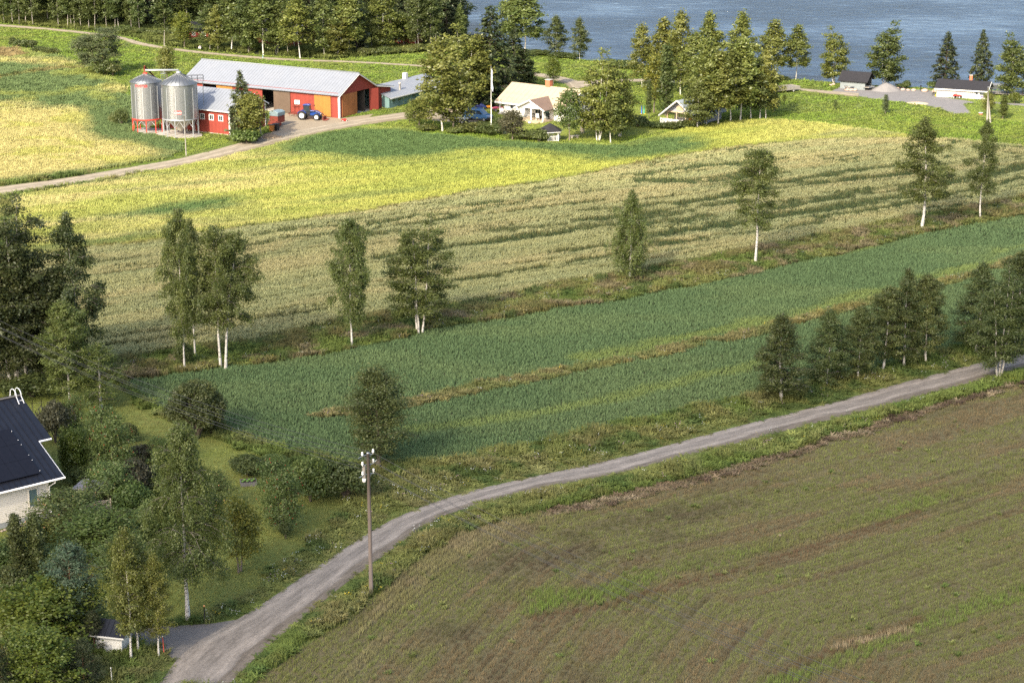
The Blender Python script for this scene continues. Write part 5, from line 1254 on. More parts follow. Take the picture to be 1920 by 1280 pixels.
def grain_silo(name, px, py, diam, ring, rim, apex, legm, nleg, label, hop_z):
    b = G(px, py); r = diam / 2
    e = empty(name, b, .2, label, "silo", "grain silos on the concrete pad")
    body = MB().lathe([(r, ring), (r, rim)], n=48); body.lathe([(r - .03, rim), (r - .03, ring)], n=48); body.build("silo_wall", STEEL, e)
    rf = MB().lathe([(r + .14, rim - .06), (r + .16, rim - .02), (r * .62, rim + (apex - rim) * .42), (.32, apex - .12), (.0, apex - .06)], n=48).build("roof_cone", STEELROOF, e)
    rb = MB()
    for i in range(24):
        a = i * math.pi / 12; u = Vector((math.cos(a), math.sin(a), 0))
        rb.tube([u * (r + .15) + Vector((0, 0, rim + .01)), u * (r * .62) + Vector((0, 0, rim + (apex - rim) * .42 + .035)), u * .33 + Vector((0, 0, apex - .085))], .028, 5)
    rb.build("roof_ribs", STEELROOF, rf)
    MB().lathe([(.36, apex - .14), (.38, apex + .06), (.20, apex + .12), (.0, apex + .16)], n=20).build("cap", legm if legm is LEGRED else GALV, e)
    MB().lathe([(r + .045, ring - .08), (r + .06, ring - .06), (r + .06, ring + .1), (r + .045, ring + .12)], n=48).build("ring_beam", legm, e)
    MB().lathe([(r - .02, ring + .02), (.28, hop_z), (.28, hop_z - .25), (.0, hop_z - .25)], n=40).build("hopper", HOPPER, e)
    for i in range(12):
        a = (i + .5) * math.pi / 6; s = MB()
        u = Vector((math.cos(a), math.sin(a), 0)); v = Vector((-u.y, u.x, 0)) * .06
        p = u * (r + .07)
        s.add([p - v + Vector((0, 0, ring + .13)), p + v + Vector((0, 0, ring + .13)), p + v + Vector((0, 0, rim - .55)), p - v + Vector((0, 0, rim - .55)),
               p - v - u * .065 + Vector((0, 0, ring + .13)), p + v - u * .065 + Vector((0, 0, ring + .13)), p + v - u * .065 + Vector((0, 0, rim - .55)), p - v - u * .065 + Vector((0, 0, rim - .55))],
              [(0, 1, 2, 3), (5, 4, 7, 6), (0, 4, 5, 1), (1, 5, 6, 2), (2, 6, 7, 3), (3, 7, 4, 0)])
        s.build("stiffener", GALV, e)
    ps = []
    for i in range(nleg):
        a = (i + .3) * 2 * math.pi / nleg; u = Vector((math.cos(a), math.sin(a), 0)); p = u * (r + .02); ps.append(p)
        l = MB(); l.cbox(p.x, p.y, (ring - .08) / 2 + .1, .13, .13, ring - .28 + .04); l.cbox(p.x, p.y, .115, .3, .3, .03); l.build("leg", legm, e)
    for i in range(nleg):
        a, c = ps[i], ps[(i + 1) % nleg]; m_ = (a + c) / 2
        MB().tube([a + Vector((0, 0, ring * .55)), m_ + Vector((0, 0, ring - .12)), c + Vector((0, 0, ring * .55))], .035, 5).build("brace", GALV, e)
    return e, b, r
s1, b1, r1 = grain_silo("grain_silo", 278, 247, 4.75, 2.2, 8.0, 9.25, LEGRED, 10, "left grain silo with red legs and red lettering", .75)
s2, b2, r2 = grain_silo("grain_silo", 340, 254, 5.55, 2.75, 8.2, 9.9, GALV, 12, "right grain silo with grey legs and a small red badge", .9)
def wrap_text(par, txt, r, ang0, z, size, m, name, off=.02, shear=0.0):
    """letters laid on the round silo wall"""
    cu = bpy.data.curves.new(name, 'FONT'); cu.body = txt; cu.size = size; cu.align_x = 'CENTER'; cu.shear = shear; cu.extrude = 0.0; cu.resolution_u = 2; cu.offset = .012
    t = bpy.data.objects.new(name, cu); COL.objects.link(t)
    dg = bpy.context.evaluated_depsgraph_get(); me = bpy.data.meshes.new_from_object(t.evaluated_get(dg))
    bpy.data.objects.remove(t); bpy.data.curves.remove(cu)
    me.name = name
    for v in me.vertices:
        a = ang0 + v.co.x / r; z0 = v.co.y
        v.co = ((r + off) * math.cos(a), (r + off) * math.sin(a), z + z0)
    me.materials.clear(); return link(name, me, m, par)
a_view = math.radians(-90) - .2        # towards the camera, in the silo's own frame (the silo is turned by .2)
wrap_text(s1, "TWISTER", r1, a_view - .18, 7.35, .52, SIGNRED, "lettering", .03, .25)
bd = MB(); n_ = 8; z0, z1 = 3.75, 4.3; a0, a1 = a_view - .16, a_view + .22
bd.add([((r2 + .035) * math.cos(a0 + (a1 - a0) * i / n_), (r2 + .035) * math.sin(a0 + (a1 - a0) * i / n_), z) for z in (z0, z1) for i in range(n_ + 1)] +
       [((r2 + .006) * math.cos(a0 + (a1 - a0) * i / n_), (r2 + .006) * math.sin(a0 + (a1 - a0) * i / n_), z) for z in (z0, z1) for i in range(n_ + 1)],
       [(i, i + 1, i + n_ + 2, i + n_ + 1) for i in range(n_)] + [(18, 0, 9, 27), (8, 26, 35, 17)] + [(i + 18, i, i + 1, i + 19) for i in range(0)])
bdo = bd.build("badge", SIGNRED, s2)
wrap_text(s2, "OWO", r2, (a0 + a1) / 2, 3.85, .42, WHITE, "badge_lettering", .05)
padc = [G(x, y) for x, y in ((248, 247), (252, 243), (268, 240), (300, 242), (330, 245), (366, 248), (380, 252), (378, 256.5), (362, 259), (335, 259.5), (312, 257), (300, 254), (280, 253.5), (258, 251.5))]
MB().prism([(p.x, p.y) for p in padc][::-1], .0, .1, 'z').build("concrete_pad", CONCRETE, None, "pale concrete pad under the two grain silos", "concrete pad")
keep_clear((0, 0), 0, 0, 0, 0, 0); NOGROW.append(np.array([(p.x, p.y) for p in padc]))
# filling auger across the two silo tops
t1 = b1 + Vector((0, 0, 9.55)); t2 = b2 + Vector((0, 0, 10.0))
au = empty("grain_auger", t1, 0, "grey filling auger running across both silo tops", "auger")
MB().tube([(0.1, 0, .15), t2 - t1 + Vector((0, 0, .2))], .16, 10).build("conveyor_tube", GALV, au)
MB().tube([(-.15, .2, -.1), (-.1, .15, .75)], .13, 10).build("motor_head", RUSTRED, au)
MB().tube([(-.1, .15, .75), (1.6, 3.2, -2.2), (2.4, 4.6, -9.4)], .13, 8).build("filling_pipe", RUSTRED, au)
MB().tube([t2 - t1 + Vector((0, 0, .2)), t2 - t1 + Vector((0, 0, -.25))], .12, 8).build("outlet", GALV, au)
cw = empty("silo_catwalk", b2 + Vector((1.6, 2.6, 0)), .3, "grey steel catwalk with rails behind the right silo", "catwalk")
MB().box(-1.8, 1.8, -.4, .4, 8.0, 8.06).build("deck", GALV, cw)
for y in (-.4, .4):
    r_ = MB()
    for z in (8.5, 9.0): r_.tube([(-1.8, y, z), (1.8, y, z)], .03, 5)
    for x in (-1.8, -.9, 0, .9, 1.8): r_.tube([(x, y, 8.05), (x, y, 9.0)], .03, 5)
    r_.build("railing", BLACK, cw)
for x in (-1.7, 1.7): MB().tube([(x, 0, 0), (x, 0, 8.0)], .05, 6).build("post", GALV, cw)
ld = empty("silo_ladder", b1 + Vector((2.2, 3.2, 0)), .3, "grey caged ladder between the two silos", "ladder")
for x in (-.3, .3): MB().tube([(x, 0, 0), (x, 0, 9.4)], .035, 5).build("rail", GALV, ld)
rg = MB()
for i in range(28): rg.tube([(-.3, 0, .4 + i * .32), (.3, 0, .4 + i * .32)], .02, 4)
rg.build("rungs", GALV, ld)
cg = MB()
for z in (5.5, 6.6, 7.7, 8.8): cg.tube([(math.cos(a) * .45, -.35 + math.sin(a) * .45, z) for a in np.linspace(0, 6.283, 11)], .025, 4)
for a in (-.6, -1.57, -2.5): cg.tube([(math.cos(a) * .45, -.35 + math.sin(a) * .45, 5.2), (math.cos(a) * .45, -.35 + math.sin(a) * .45, 9.0)], .02, 4)
cg.build("cage", GALV, ld)

# ---- the long red barn
A = G(637, 222); RZB = math.radians(-30.0); ub = Vector((math.cos(RZB), math.sin(RZB), 0)); vb = Vector((-ub.y, ub.x, 0))
LB_ = 32.0; barn = empty("red_barn", A - ub * LB_, RZB, "long red barn with grey metal roof and orange sliding doors", "barn")
EV, RG, RY, BW, LW = 4.05, 6.75, 5.3, 10.6, 15.2
zr = lambda y: EV + (RG - EV) * y / RY if y <= RY else RG - (RG - EV) * (y - RY) / RY
x = LB_ - .25
for i, (w, m_, nm) in enumerate(((1.4, RED, "wall_panel"), (3.3, ORANGE, "sliding_door"), (4.9, RED, "wall_panel"), (3.4, BROWN, "sliding_door"), (2.4, None, ""), (6.1, RED, "wall_panel"), (3.45, ORANGE, "sliding_door"), (3.0, None, ""), (3.5, RED, "wall_panel"))):
    x1 = x; x0 = max(x - w, .0); x = x0
    if m_ is None: continue
    d0 = -.12 if nm == "sliding_door" else 0.0
    MB().box(x0 + (.02 if d0 else .004), x1 - (.02 if d0 else .004), d0, d0 + .1, .12 if d0 else 0, 3.62).build(nm, m_, barn)
MB().box(0, LB_ - .25, -.02, .12, 3.64, EV + .05).build("header_beam", RED, barn)
MB().box(.2, LB_ - .3, -.2, -.12, 3.6, 3.72).build("door_rail", GALV, barn)
MB().box(LB_ - .245, LB_ + .06, -.05, .22, 0, EV - .02).build("corner_board", WHITE, barn)
gx0, gx1 = LB_ - .1, LB_
MB().prism([(.23, 0), (5.1, 0), (5.1, zr(5.1) - .06), (.23, zr(.23) - .06)], gx0, gx1).build("gable_wall", REDG, barn)
MB().prism([(5.1, 3.75), (8.9, 3.75), (8.9, zr(8.9) - .06), (RY, RG - .06), (5.1, zr(5.1) - .06)], gx0, gx1).build("gable_top", REDG, barn)
MB().prism([(8.9, 0), (LW, 0), (LW, 3.35), (BW, EV - .1), (8.9, zr(8.9) - .06)], gx0, gx1).build("gable_wall", REDG, barn)
MB().box(gx1 + .02, gx1 + .10, .7, 5.0, .1, 3.75).build("gable_door", ORANGEG, barn)
dl = MB(); dl.box(0, 1.6, -.04, .04, .1, 3.7); dlo = dl.build("gable_door_leaf", REDG, barn); dlo.location = (gx1 + .02, 8.9, 0); dlo.rotation_euler = (0, 0, math.radians(62))
MB().box(gx1 + .015, gx1 + .05, 10.1, 10.4, 1.5, 2.1).build("warning_plate", SIGNRED, barn)
MB().prism([(0, 0), (LW, 0), (LW, 3.35), (BW, EV - .1), (RY, RG - .06), (0, EV - .06)], 0, .1).build("gable_wall", REDG, barn)
MB().box(.1, LB_ - .1, LW - .1, LW, 0, 3.3).build("back_wall", RED, barn)
MB().box(.1, LB_ - .1, .15, LW - .1, .0, .06).build("floor", CONCRETE, barn)
MB().box(.1, LB_ - .1, 7.5, 7.6, .06, 3.6).build("inner_wall", DARK, barn)  # shade behind the open doorways is put into this wall's near-black colour
roof_slab(barn, (-.5, -.55, zr(-.55)), (LB_ + .45, -.55, zr(-.55)), (LB_ + .45, RY, RG + .02), (-.5, RY, RG + .02), .07, TIN, .62, "roof_front", TINSEAM, .028)
roof_slab(barn, (LB_ + .45, BW + .3, zr(BW + .3)), (-.5, BW + .3, zr(BW + .3)), (-.5, RY, RG + .02), (LB_ + .45, RY, RG + .02), .07, TIN, .62, "roof_back", TINSEAM, .028)
roof_slab(barn, (LB_ + .45, LW + .5, 3.3), (-.5, LW + .5, 3.3), (-.5, BW - .3, EV + .06), (LB_ + .45, BW - .3, EV + .06), .07, TIN, .62, "lean_to_roof", TINSEAM, .028)
MB().tube([(-.5, RY, RG + .06), (LB_ + .45, RY, RG + .06)], .09, 6).build("ridge_cap", TINSEAM, barn)
for (p, q) in (((LB_ + .42, -.55, zr(-.55) - .17), (LB_ + .42, RY, RG - .16)), ((LB_ + .42, RY, RG - .16), (LB_ + .42, BW, EV - .17)), ((LB_ + .42, BW, EV - .14), (LB_ + .42, LW + .5, 3.12))):
    MB().tube([p, q], .085, 4, smooth=False).build("verge_board", WHITE, barn)
keep_clear(barn.location, RZB, -.5, LB_ + .3, -.3, LW)

# ---- red outbuilding behind the silos
A2 = G(432, 254); L2 = 13.0; W2_ = 9.2
ob = empty("red_outbuilding", A2 - ub * L2, RZB, "small red outbuilding with grey metal roof behind the silos", "outbuilding")
e2, r2_ = 4.0, 6.35
MB().prism([(0, .12), (W2_, .12), (W2_, e2 - .05), (W2_ / 2, r2_ - .06), (0, e2 - .05)], 0, L2).build("walls", RED, ob)
MB().box(-.05, L2 + .05, -.04, W2_ + .04, 0, .115).build("plinth", CONCRETE, ob)
for (x0, y0) in ((L2 - .2, -.05), (L2 - .2, W2_ - .15)):
    MB().box(x0, L2 + .06, y0, y0 + .2, .12, e2 - .12).build("corner_board", WHITE, ob)
for xx in (L2 - 1.75, L2 - 3.6, L2 - 5.4): window(ob, (xx, 0, 2.55), .95, .95, mullion=True, fw=.13)
window(ob, (L2, 2.2, 2.4), 1.0, 1.0, '+x')
sl = (r2_ - e2) / (W2_ / 2)
roof_slab(ob, (-.4, -.5, e2 - .5 * sl + .04), (L2 + .4, -.5, e2 - .5 * sl + .04), (L2 + .4, W2_ / 2, r2_ + .04), (-.4, W2_ / 2, r2_ + .04), .07, TIN, .6, "roof_front", TINSEAM, .028)
roof_slab(ob, (L2 + .4, W2_ + .5, e2 - .5 * sl + .04), (-.4, W2_ + .5, e2 - .5 * sl + .04), (-.4, W2_ / 2, r2_ + .04), (L2 + .4, W2_ / 2, r2_ + .04), .07, TIN, .6, "roof_back", TINSEAM, .028)
MB().box(-.4, L2 + .4, -.54, -.5, e2 - .5 * sl - .12, e2 - .5 * sl + .03).build("fascia", WHITE, ob)
for (p, q) in (((L2 + .39, -.5, e2 - .5 * sl - .1), (L2 + .39, W2_ / 2, r2_ - .1)), ((L2 + .39, W2_ / 2, r2_ - .1), (L2 + .39, W2_ + .5, e2 - .5 * sl - .1))):
    MB().tube([p, q], .07, 4, smooth=False).build("verge_board", WHITE, ob)
MB().tube([(L2 + .06, 6.6, .1), (L2 + .06, 6.6, 5.2)], .06, 6).build("downpipe", GALV, ob)
keep_clear(ob.location, RZB, -.3, L2 + .2, -.3, W2_)

# ---- low teal byre right of the barn
T0 = G(731, 204); T1 = G(790, 172, 2.75); tu = Vector((T1.x - T0.x, T1.y - T0.y, 0)).normalized(); RZT = math.radians(60)
tb = empty("teal_byre", (T0.x, T0.y, 0), RZT, "low teal building with a shallow grey roof beside the barn", "outbuilding")
MB().prism([(.3, 0), (8.5, 0), (8.5, 1.85), (4.4, 3.2), (.3, 1.85)], .3, 18).build("walls", TEAL, tb)
roof_slab(tb, (0, -.2, 1.75), (18.4, -.2, 1.75), (18.4, 4.4, 3.32), (0, 4.4, 3.32), .07, TIN, .8, "roof_front", TINSEAM, .04)
roof_slab(tb, (18.4, 9.0, 1.75), (0, 9.0, 1.75), (0, 4.4, 3.32), (18.4, 4.4, 3.32), .07, TIN, .8, "roof_back", TINSEAM, .04)
MB().box(0, 18.4, -.26, -.2, 1.58, 1.75).build("fascia", WHITE, tb)
MB().lathe([(.16, 2.0), (.16, 3.3), (.22, 3.32), (.2, 3.6), (0, 3.65)], (5.6, 1.6, 0), 12).build("vent_pipe", CONCRETE, tb)
MB().box(11.5, 12.2, 4.2, 4.9, 2.9, 4.2).build("chimney", WHITE, tb)
for xx in (1.6, 3.4, 8): window(tb, (xx, .3, 1.15), 1.0, .7, frame=TEAL)
keep_clear(tb.location, RZT, 0, 16, .2, 6.6)

# ---- the cottage
RZC = math.radians(-37); cu_ = Vector((math.cos(RZC), math.sin(RZC), 0)); cv_ = Vector((-cu_.y, cu_.x, 0))
C0 = G(936, 214); ct = empty("cottage", C0, RZC, "white cottage with sand coloured roof, brick chimney and gabled porch", "cottage")
CL, CW, CE, CR = 13.4, 8.4, 2.45, 4.75
MB().prism([(0, .25), (CW, .25), (CW, CE), (CW / 2, CR - .1), (0, CE)], 1.0, CL).build("walls", WHITEB, ct)
MB().box(.98, CL + .03, -.03, CW + .03, 0, .245).build("plinth", PLINTH, ct)
s_ = (CR - CE) / (CW / 2)
roof_slab(ct, (-.5, -.6, CE - .6 * s_ + .06), (CL + .5, -.6, CE - .6 * s_ + .06), (CL + .5, CW / 2, CR + .06), (-.5, CW / 2, CR + .06), .12, SAND_TILE, .9, "roof_front", SAND_TILE, .03)
roof_slab(ct, (CL + .5, CW + .6, CE - .6 * s_ + .06), (-.5, CW + .6, CE - .6 * s_ + .06), (-.5, CW / 2, CR + .06), (CL + .5, CW / 2, CR + .06), .12, SAND_TILE, .9, "roof_back", SAND_TILE, .03)
MB().box(-.5, CL + .5, -.66, -.6, CE - .6 * s_ - .2, CE - .6 * s_ + .05).build("fascia", WHITE, ct)
for (p, q) in (((CL + .49, -.6, CE - .6 * s_ - .12), (CL + .49, CW / 2, CR - .1)), ((CL + .49, CW / 2, CR - .1), (CL + .49, CW + .6, CE - .6 * s_ - .12)), ((-.49, -.6, CE - .6 * s_ - .12), (-.49, CW / 2, CR - .1))):
    MB().tube([p, q], .09, 4, smooth=False).build("verge_board", WHITE, ct)
ch = MB().box(6.6, 7.5, CW / 2 - .3, CW / 2 + .5, CR - .6, CR + 1.05).build("chimney", BRICK, ct); MB().box(6.52, 7.58, CW / 2 - .38, CW / 2 + .58, CR + 1.052, CR + 1.15).build("chimney_cap", CONCRETE, ch)
MB().box(.02, .2, .02, .2, .0, CE - .1).build("porch_post", WHITE, ct); MB().box(.0, 1.0, .01, .09, .25, 1.05).build("porch_railing", WHITEB, ct); MB().box(-.2, 1.0, -.1, 3.0, 0, .2).build("step", CONCRETE, ct)
window(ct, (2.9, 0, 1.62), 1.3, 1.05); window(ct, (1.0, 1.2, 1.6), .9, 1.6, '-x', glass=DARKGLASS)
window(ct, (5.65, 0, 1.55), .7, .8)
# gabled porch
px0, px1, py0, pe, pr_ = 6.1, 11.2, -3.0, 2.2, 3.55; pm = (px0 + px1) / 2
MB().box(px0, px1, py0, -.02, 0, .28).build("porch_deck", WOODPALE, ct)
for xx in (px0 + .1, pm + .1, px1 - .1): MB().cbox(xx, py0 + .12, pe / 2 + .14, .2, .2, pe - .28).build("porch_post", WHITE, ct)
MB().box(px0, px1, py0 + .04, py0 + .2, pe - .02, pe + .16).build("porch_beam", WHITE, ct)
MB().prism([(px0 + .1, pe + .165), (px1 - .1, pe + .165), (pm, pr_ - .12)], py0 + .05, py0 + .15, 'y').build("porch_gable", WHITEB, ct)
k_ = (pr_ - pe - .1) / (px1 - pm)
for sgn, nm in ((-1, "porch_roof_left"), (1, "porch_roof_right")):
    xe = pm + sgn * (px1 - pm + .5); ze = pr_ - k_ * (px1 - pm + .5) + .05
    q = [(xe, py0 - .35, ze), (pm, py0 - .35, pr_ + .05), (pm, 2.1, pr_ + .05), (xe, 2.1 if False else .3, ze)]
    if sgn < 0: q = [q[0], q[3], q[2], q[1]]; q = [q[0], q[3], q[2], q[1]]
    if (Vector(q[1]) - Vector(q[0])).cross(Vector(q[2]) - Vector(q[0])).z < 0: q = q[::-1]
    MB().slab(q, .1).build(nm, BROWN_TILE if sgn > 0 else SAND_TILE, ct)
    MB().tube([(xe, py0 - .4, ze - .1), (pm, py0 - .4, pr_ - .05)], .13, 4, smooth=False).build("barge_board", WHITE, ct)
window(ct, (8.0, 0, 1.4), 1.2, 1.2); MB().box(9.3, 10.2, -.06, -.005, .28, 2.2).build("door", TEAL, ct)
for i in range(3): MB().box(8.4, 10.6, py0 - .3 * (i + 1), py0 - .3 * i - .01, 0, .21 - .07 * i).build("porch_step", WOODPALE, ct)
keep_clear(C0, RZC, -.4, CL + .3, -.3, CW); keep_clear(C0, RZC, px0, px1, py0 - 1, 0)

# ---- cabin in the grove
K0 = G(1246, 232); RZK = math.radians(-37); kb = empty("grove_cabin", K0, RZK, "grey cabin with open porch and white fence in the birch grove", "cabin")
GREYBOARD = mat("grey_boards", (.26, .27, .31), .8, .12, 2, boards=(2, .14), boards_d=.25); BLUEROOF = mat("bluish_roof", (.30, .34, .38), .6, .08, 1.5, metal=.15)
# the gable looks to the camera's left, the ridge runs away to the right
kw, kl, ke, kr = 5.4, 9.0, 1.95, 4.1
MB().prism([(.2, 0), (kw - .2, 0), (kw - .2, ke), (kw / 2, kr - .15), (.2, ke)], 2.6, kl, 'y').build("walls", GREYBOARD, kb)
MB().prism([(.3, ke + .2), (kw - .3, ke + .2), (kw / 2, kr - .2)], .3, .4, 'y').build("gable_boards", GREYBOARD, kb); MB().box(kw * .38, kw * .62, .25, .29, 2.35, 3.1).build("gable_hatch", WOODPALE, kb)
MB().box(.2, kw - .2, .25, .42, ke, ke + .19).build("porch_beam", WOODPALE, kb)
for xx in (.3, kw * .38, kw * .7, kw - .3): MB().cbox(xx, .35, ke / 2, .15, .15, ke - .01).build("porch_post", WOODPALE, kb)
MB().box(0, kw, 0, 2.6, 0, .12).build("porch_floor", WOODPALE, kb)
kk = (kr - ke) / (kw / 2)
for sg in (-1, 1):
    xe = kw / 2 + sg * (kw / 2 + .7); ze = kr - kk * (kw / 2 + .7)
    q = [(xe, -.7, ze), (kw / 2, -.7, kr), (kw / 2, kl + .5, kr), (xe, kl + .5, ze)]
    if (Vector(q[1]) - Vector(q[0])).cross(Vector(q[2]) - Vector(q[0])).z < 0: q = q[::-1]
    MB().slab(q, .1).build("roof", BLUEROOF, kb); MB().tube([(xe, -.74, ze - .07), (kw / 2, -.74, kr - .05)], .12, 4, smooth=False).build("barge_board", WHITE, kb)
window(kb, (1.4, 2.6, 1.2), 1.0, 1.0); MB().box(3.0, 4.0, 2.53, 2.59, .12, 1.9).build("door", mat("orange_door", (.5, .24, .06)), kb)
keep_clear(K0, RZK, 0, kw, 0, kl)
F0 = G(1238, 232); fe = empty("white_fence", F0, RZK, "low white ornamental fence before the grove cabin", "fence")
for i in range(7):
    x0 = i * 1.05
    f = MB(); f.box(x0, x0 + 1.0, 0, .05, .85, .95); f.box(x0, x0 + 1.0, 0, .05, .1, .18)
    for k in range(5): f.box(x0 + .03 + k * .21, x0 + .12 + k * .21, .005, .045, .185, .845)
    f.tube([(x0 + .5 + .28 * math.cos(a), -.01, .52 + .28 * math.sin(a)) for a in np.linspace(0, 6.283, 13)], .035, 4)
    f.build("fence_panel", WHITE, fe)
    MB().box(x0 - .05, x0 + .03, -.04, .08, 0, 1.05).build("post", WHITE, fe)

# ---- grey shed and white house by the river
V0 = G(1575, 166); RZV = math.radians(-27); sh = empty("grey_shed", V0, RZV, "grey shed with black roof and open front by the river", "shed")
GREYW = mat("pale_grey_boards", (.19, .215, .22), .8, .08, 2, boards=(2, .13), boards_d=.15)
sw, sd, se, sr = 4.6, 4.0, 1.7, 2.95
MB().box(.0, sw, 0, .08, 0, se).build("front_wall", GREYW, sh); MB().box(0, .08, .085, sd, 0, se).build("side_wall", GREYW, sh); MB().box(.085, sw, sd - .08, sd, 0, se).build("back_wall", GREYW, sh)
MB().prism([(.0, se), (sd, se), (sd / 2, sr - .12)], sw - .3, sw - .2).build("gable", BLACK, sh); MB().prism([(.0, se), (sd, se), (sd / 2, sr - .12)], 0, .08).build("gable", GREYW, sh)
MB().box(sw - .25, sw - .15, .09, 1.6, 0, se - .02).build("door", BLACK, sh); MB().box(sw - .25, sw - .17, 2.6, 3.9, 0, se - .02).build("door", BLACK, sh); MB().box(1.0, sw - .3, 1.5, 1.6, 0, se - .05).build("inner_wall", DARK, sh)  # inner wall's near-black colour carries the shade of the open front
ks = (sr - se) / (sd / 2)
roof_slab(sh, (-.4, -.45, se - .45 * ks + .04), (sw + .55, -.45, se - .45 * ks + .04), (sw + .55, sd / 2, sr), (-.4, sd / 2, sr), .12, BLACKFELT, 0, "roof_front"); roof_slab(sh, (sw + .55, sd + .45, se - .45 * ks + .04), (-.4, sd + .45, se - .45 * ks + .04), (-.4, sd / 2, sr), (sw + .55, sd / 2, sr), .12, BLACKFELT, 0, "roof_back")
keep_clear(V0, RZV, 0, sw, 0, sd)
H0 = G(1756, 181.5); RZH = math.radians(-23); wh = empty("river_house", H0, RZH, "low white house with black roof and brick chimney by the river", "house")
wl, wd_, we, wr = 8.6, 4.8, 1.75, 2.85
MB().prism([(0, .1), (wd_, .1), (wd_, we), (wd_ / 2, wr - .1), (0, we)], 0, wl - 1.2).build("walls", WHITEB, wh); MB().box(-.03, wl, -.03, wd_ + .03, 0, .095).build("plinth", PLINTH, wh)
kh = (wr - we) / (wd_ / 2)
roof_slab(wh, (-.4, -.55, we - .55 * kh + .05), (wl + .3, -.55, we - .55 * kh + .05), (wl + .3, wd_ / 2, wr), (-.4, wd_ / 2, wr), .1, BLACKFELT, 0, "roof_front"); roof_slab(wh, (wl + .3, wd_ + .55, we - .55 * kh + .05), (-.4, wd_ + .55, we - .55 * kh + .05), (-.4, wd_ / 2, wr), (wl + .3, wd_ / 2, wr), .1, BLACKFELT, 0, "roof_back")
MB().box(-.4, wl + .3, -.61, -.55, we - .55 * kh - .14, we - .55 * kh + .04).build("fascia", WHITE, wh)
for (p, q) in (((wl + .32, -.55, we - .55 * kh - .06), (wl + .32, wd_ / 2, wr - .09)), ((wl + .32, wd_ / 2, wr - .09), (wl + .32, wd_ + .55, we - .55 * kh - .06))): MB().tube([p, q], .07, 4, smooth=False).build("verge_board", WHITE, wh)
c_ = MB().box(5.0, 5.5, wd_ / 2 + .5, wd_ / 2 + 1.0, wr - .5, wr + .75).build("chimney", BRICK, wh); MB().box(4.96, 5.54, wd_ / 2 + .46, wd_ / 2 + 1.04, wr + .752, wr + .82).build("chimney_cap", CONCRETE, c_)
window(wh, (1.7, 0, 1.35), .7, .35, mullion=False, frame=WHITE, fw=.06); window(wh, (6.9, 0, 1.15), .6, .8, mullion=False); window(wh, (wl - 1.2, 1.6, 1.1), 1.0, .9, '+x')
MB().box(wl - .15, wl, -.02, .13, .1, we - .02).build("porch_post", WHITE, wh); MB().box(wl - 1.19, wl - .16, .0, .07, .1, .75).build("porch_railing", WHITEB, wh); MB().box(wl - 1.0, wl - .35, -.08, -.005, .42, .6).build("flower_box", mat("purple_flowers", (.16, .10, .34), .8, .5, 20), wh)
MB().box(3.2, 3.3, -.03, 0, .1, we - .05).build("wall_strip", WHITE, wh); MB().box(5.0, 5.1, -.03, 0, .1, we - .05).build("wall_strip", WHITE, wh)
keep_clear(H0, RZH, 0, wl, 0, wd_)

# ---- red houses inside the forest
def forest_house(name, px, py, L_, Wd, e, r, rz, label):
    o = G(px, py); h = empty(name, o, math.radians(rz), label, "house")
    MB().prism([(0, 0), (Wd, 0), (Wd, e), (Wd / 2, r - .1), (0, e)], 0, L_).build("walls", RED, h)
    k = (r - e) / (Wd / 2)
    roof_slab(h, (-.4, -.5, e - .5 * k + .05), (L_ + .5, -.5, e - .5 * k + .05), (L_ + .5, Wd / 2, r), (-.4, Wd / 2, r), .12, BLACKFELT, 0, "roof_front"); roof_slab(h, (L_ + .5, Wd + .5, e - .5 * k + .05), (-.4, Wd + .5, e - .5 * k + .05), (-.4, Wd / 2, r), (L_ + .5, Wd / 2, r), .12, BLACKFELT, 0, "roof_back")
    for (p, q) in (((L_ + .52, -.5, e - .5 * k - .08), (L_ + .52, Wd / 2, r - .1)), ((L_ + .52, Wd / 2, r - .1), (L_ + .52, Wd + .5, e - .5 * k - .08))): MB().tube([p, q], .09, 4, smooth=False).build("verge_board", WHITE, h)
    for x_ in (-.02, L_ - .12): MB().box(x_, x_ + .15, -.04, 0, 0, e - .1).build("corner_board", WHITE, h)
    keep_clear(o, math.radians(rz), 0, L_, 0, Wd)
    return h
h1 = forest_house("forest_house", 462, 83, 12, 8, 2.8, 5.6, -28, "red house with dark roof and white trim inside the forest")
MB().box(6.5, 7.3, 3.8, 4.6, 5.0, 6.7).build("chimney", BRICK, h1)
for x_ in (2, 5, 8.5): window(h1, (x_, 0, 1.6), 1.3, 1.3)
for y_ in (2.0, 3.4, 5.6): window(h1, (12, y_, 1.6), .9, 1.3, '+x')
h2 = forest_house("forest_shed", 352, 74.5, 6, 4, 2.3, 3.6, -20, "small red shed with white posts by the far track"); window(h2, (1.5, 0, 1.3), .8, .8); MB().box(3.4, 4.4, -.05, -.003, 0, 2.0).build("door", WHITE, h2)
h3 = forest_house("forest_cabin", 738, 84, 5, 4, 2.3, 3.6, -20, "small dark red cabin hidden behind the yellowing forest tree"); window(h3, (1.2, 0, 1.3), .6, 1.2)

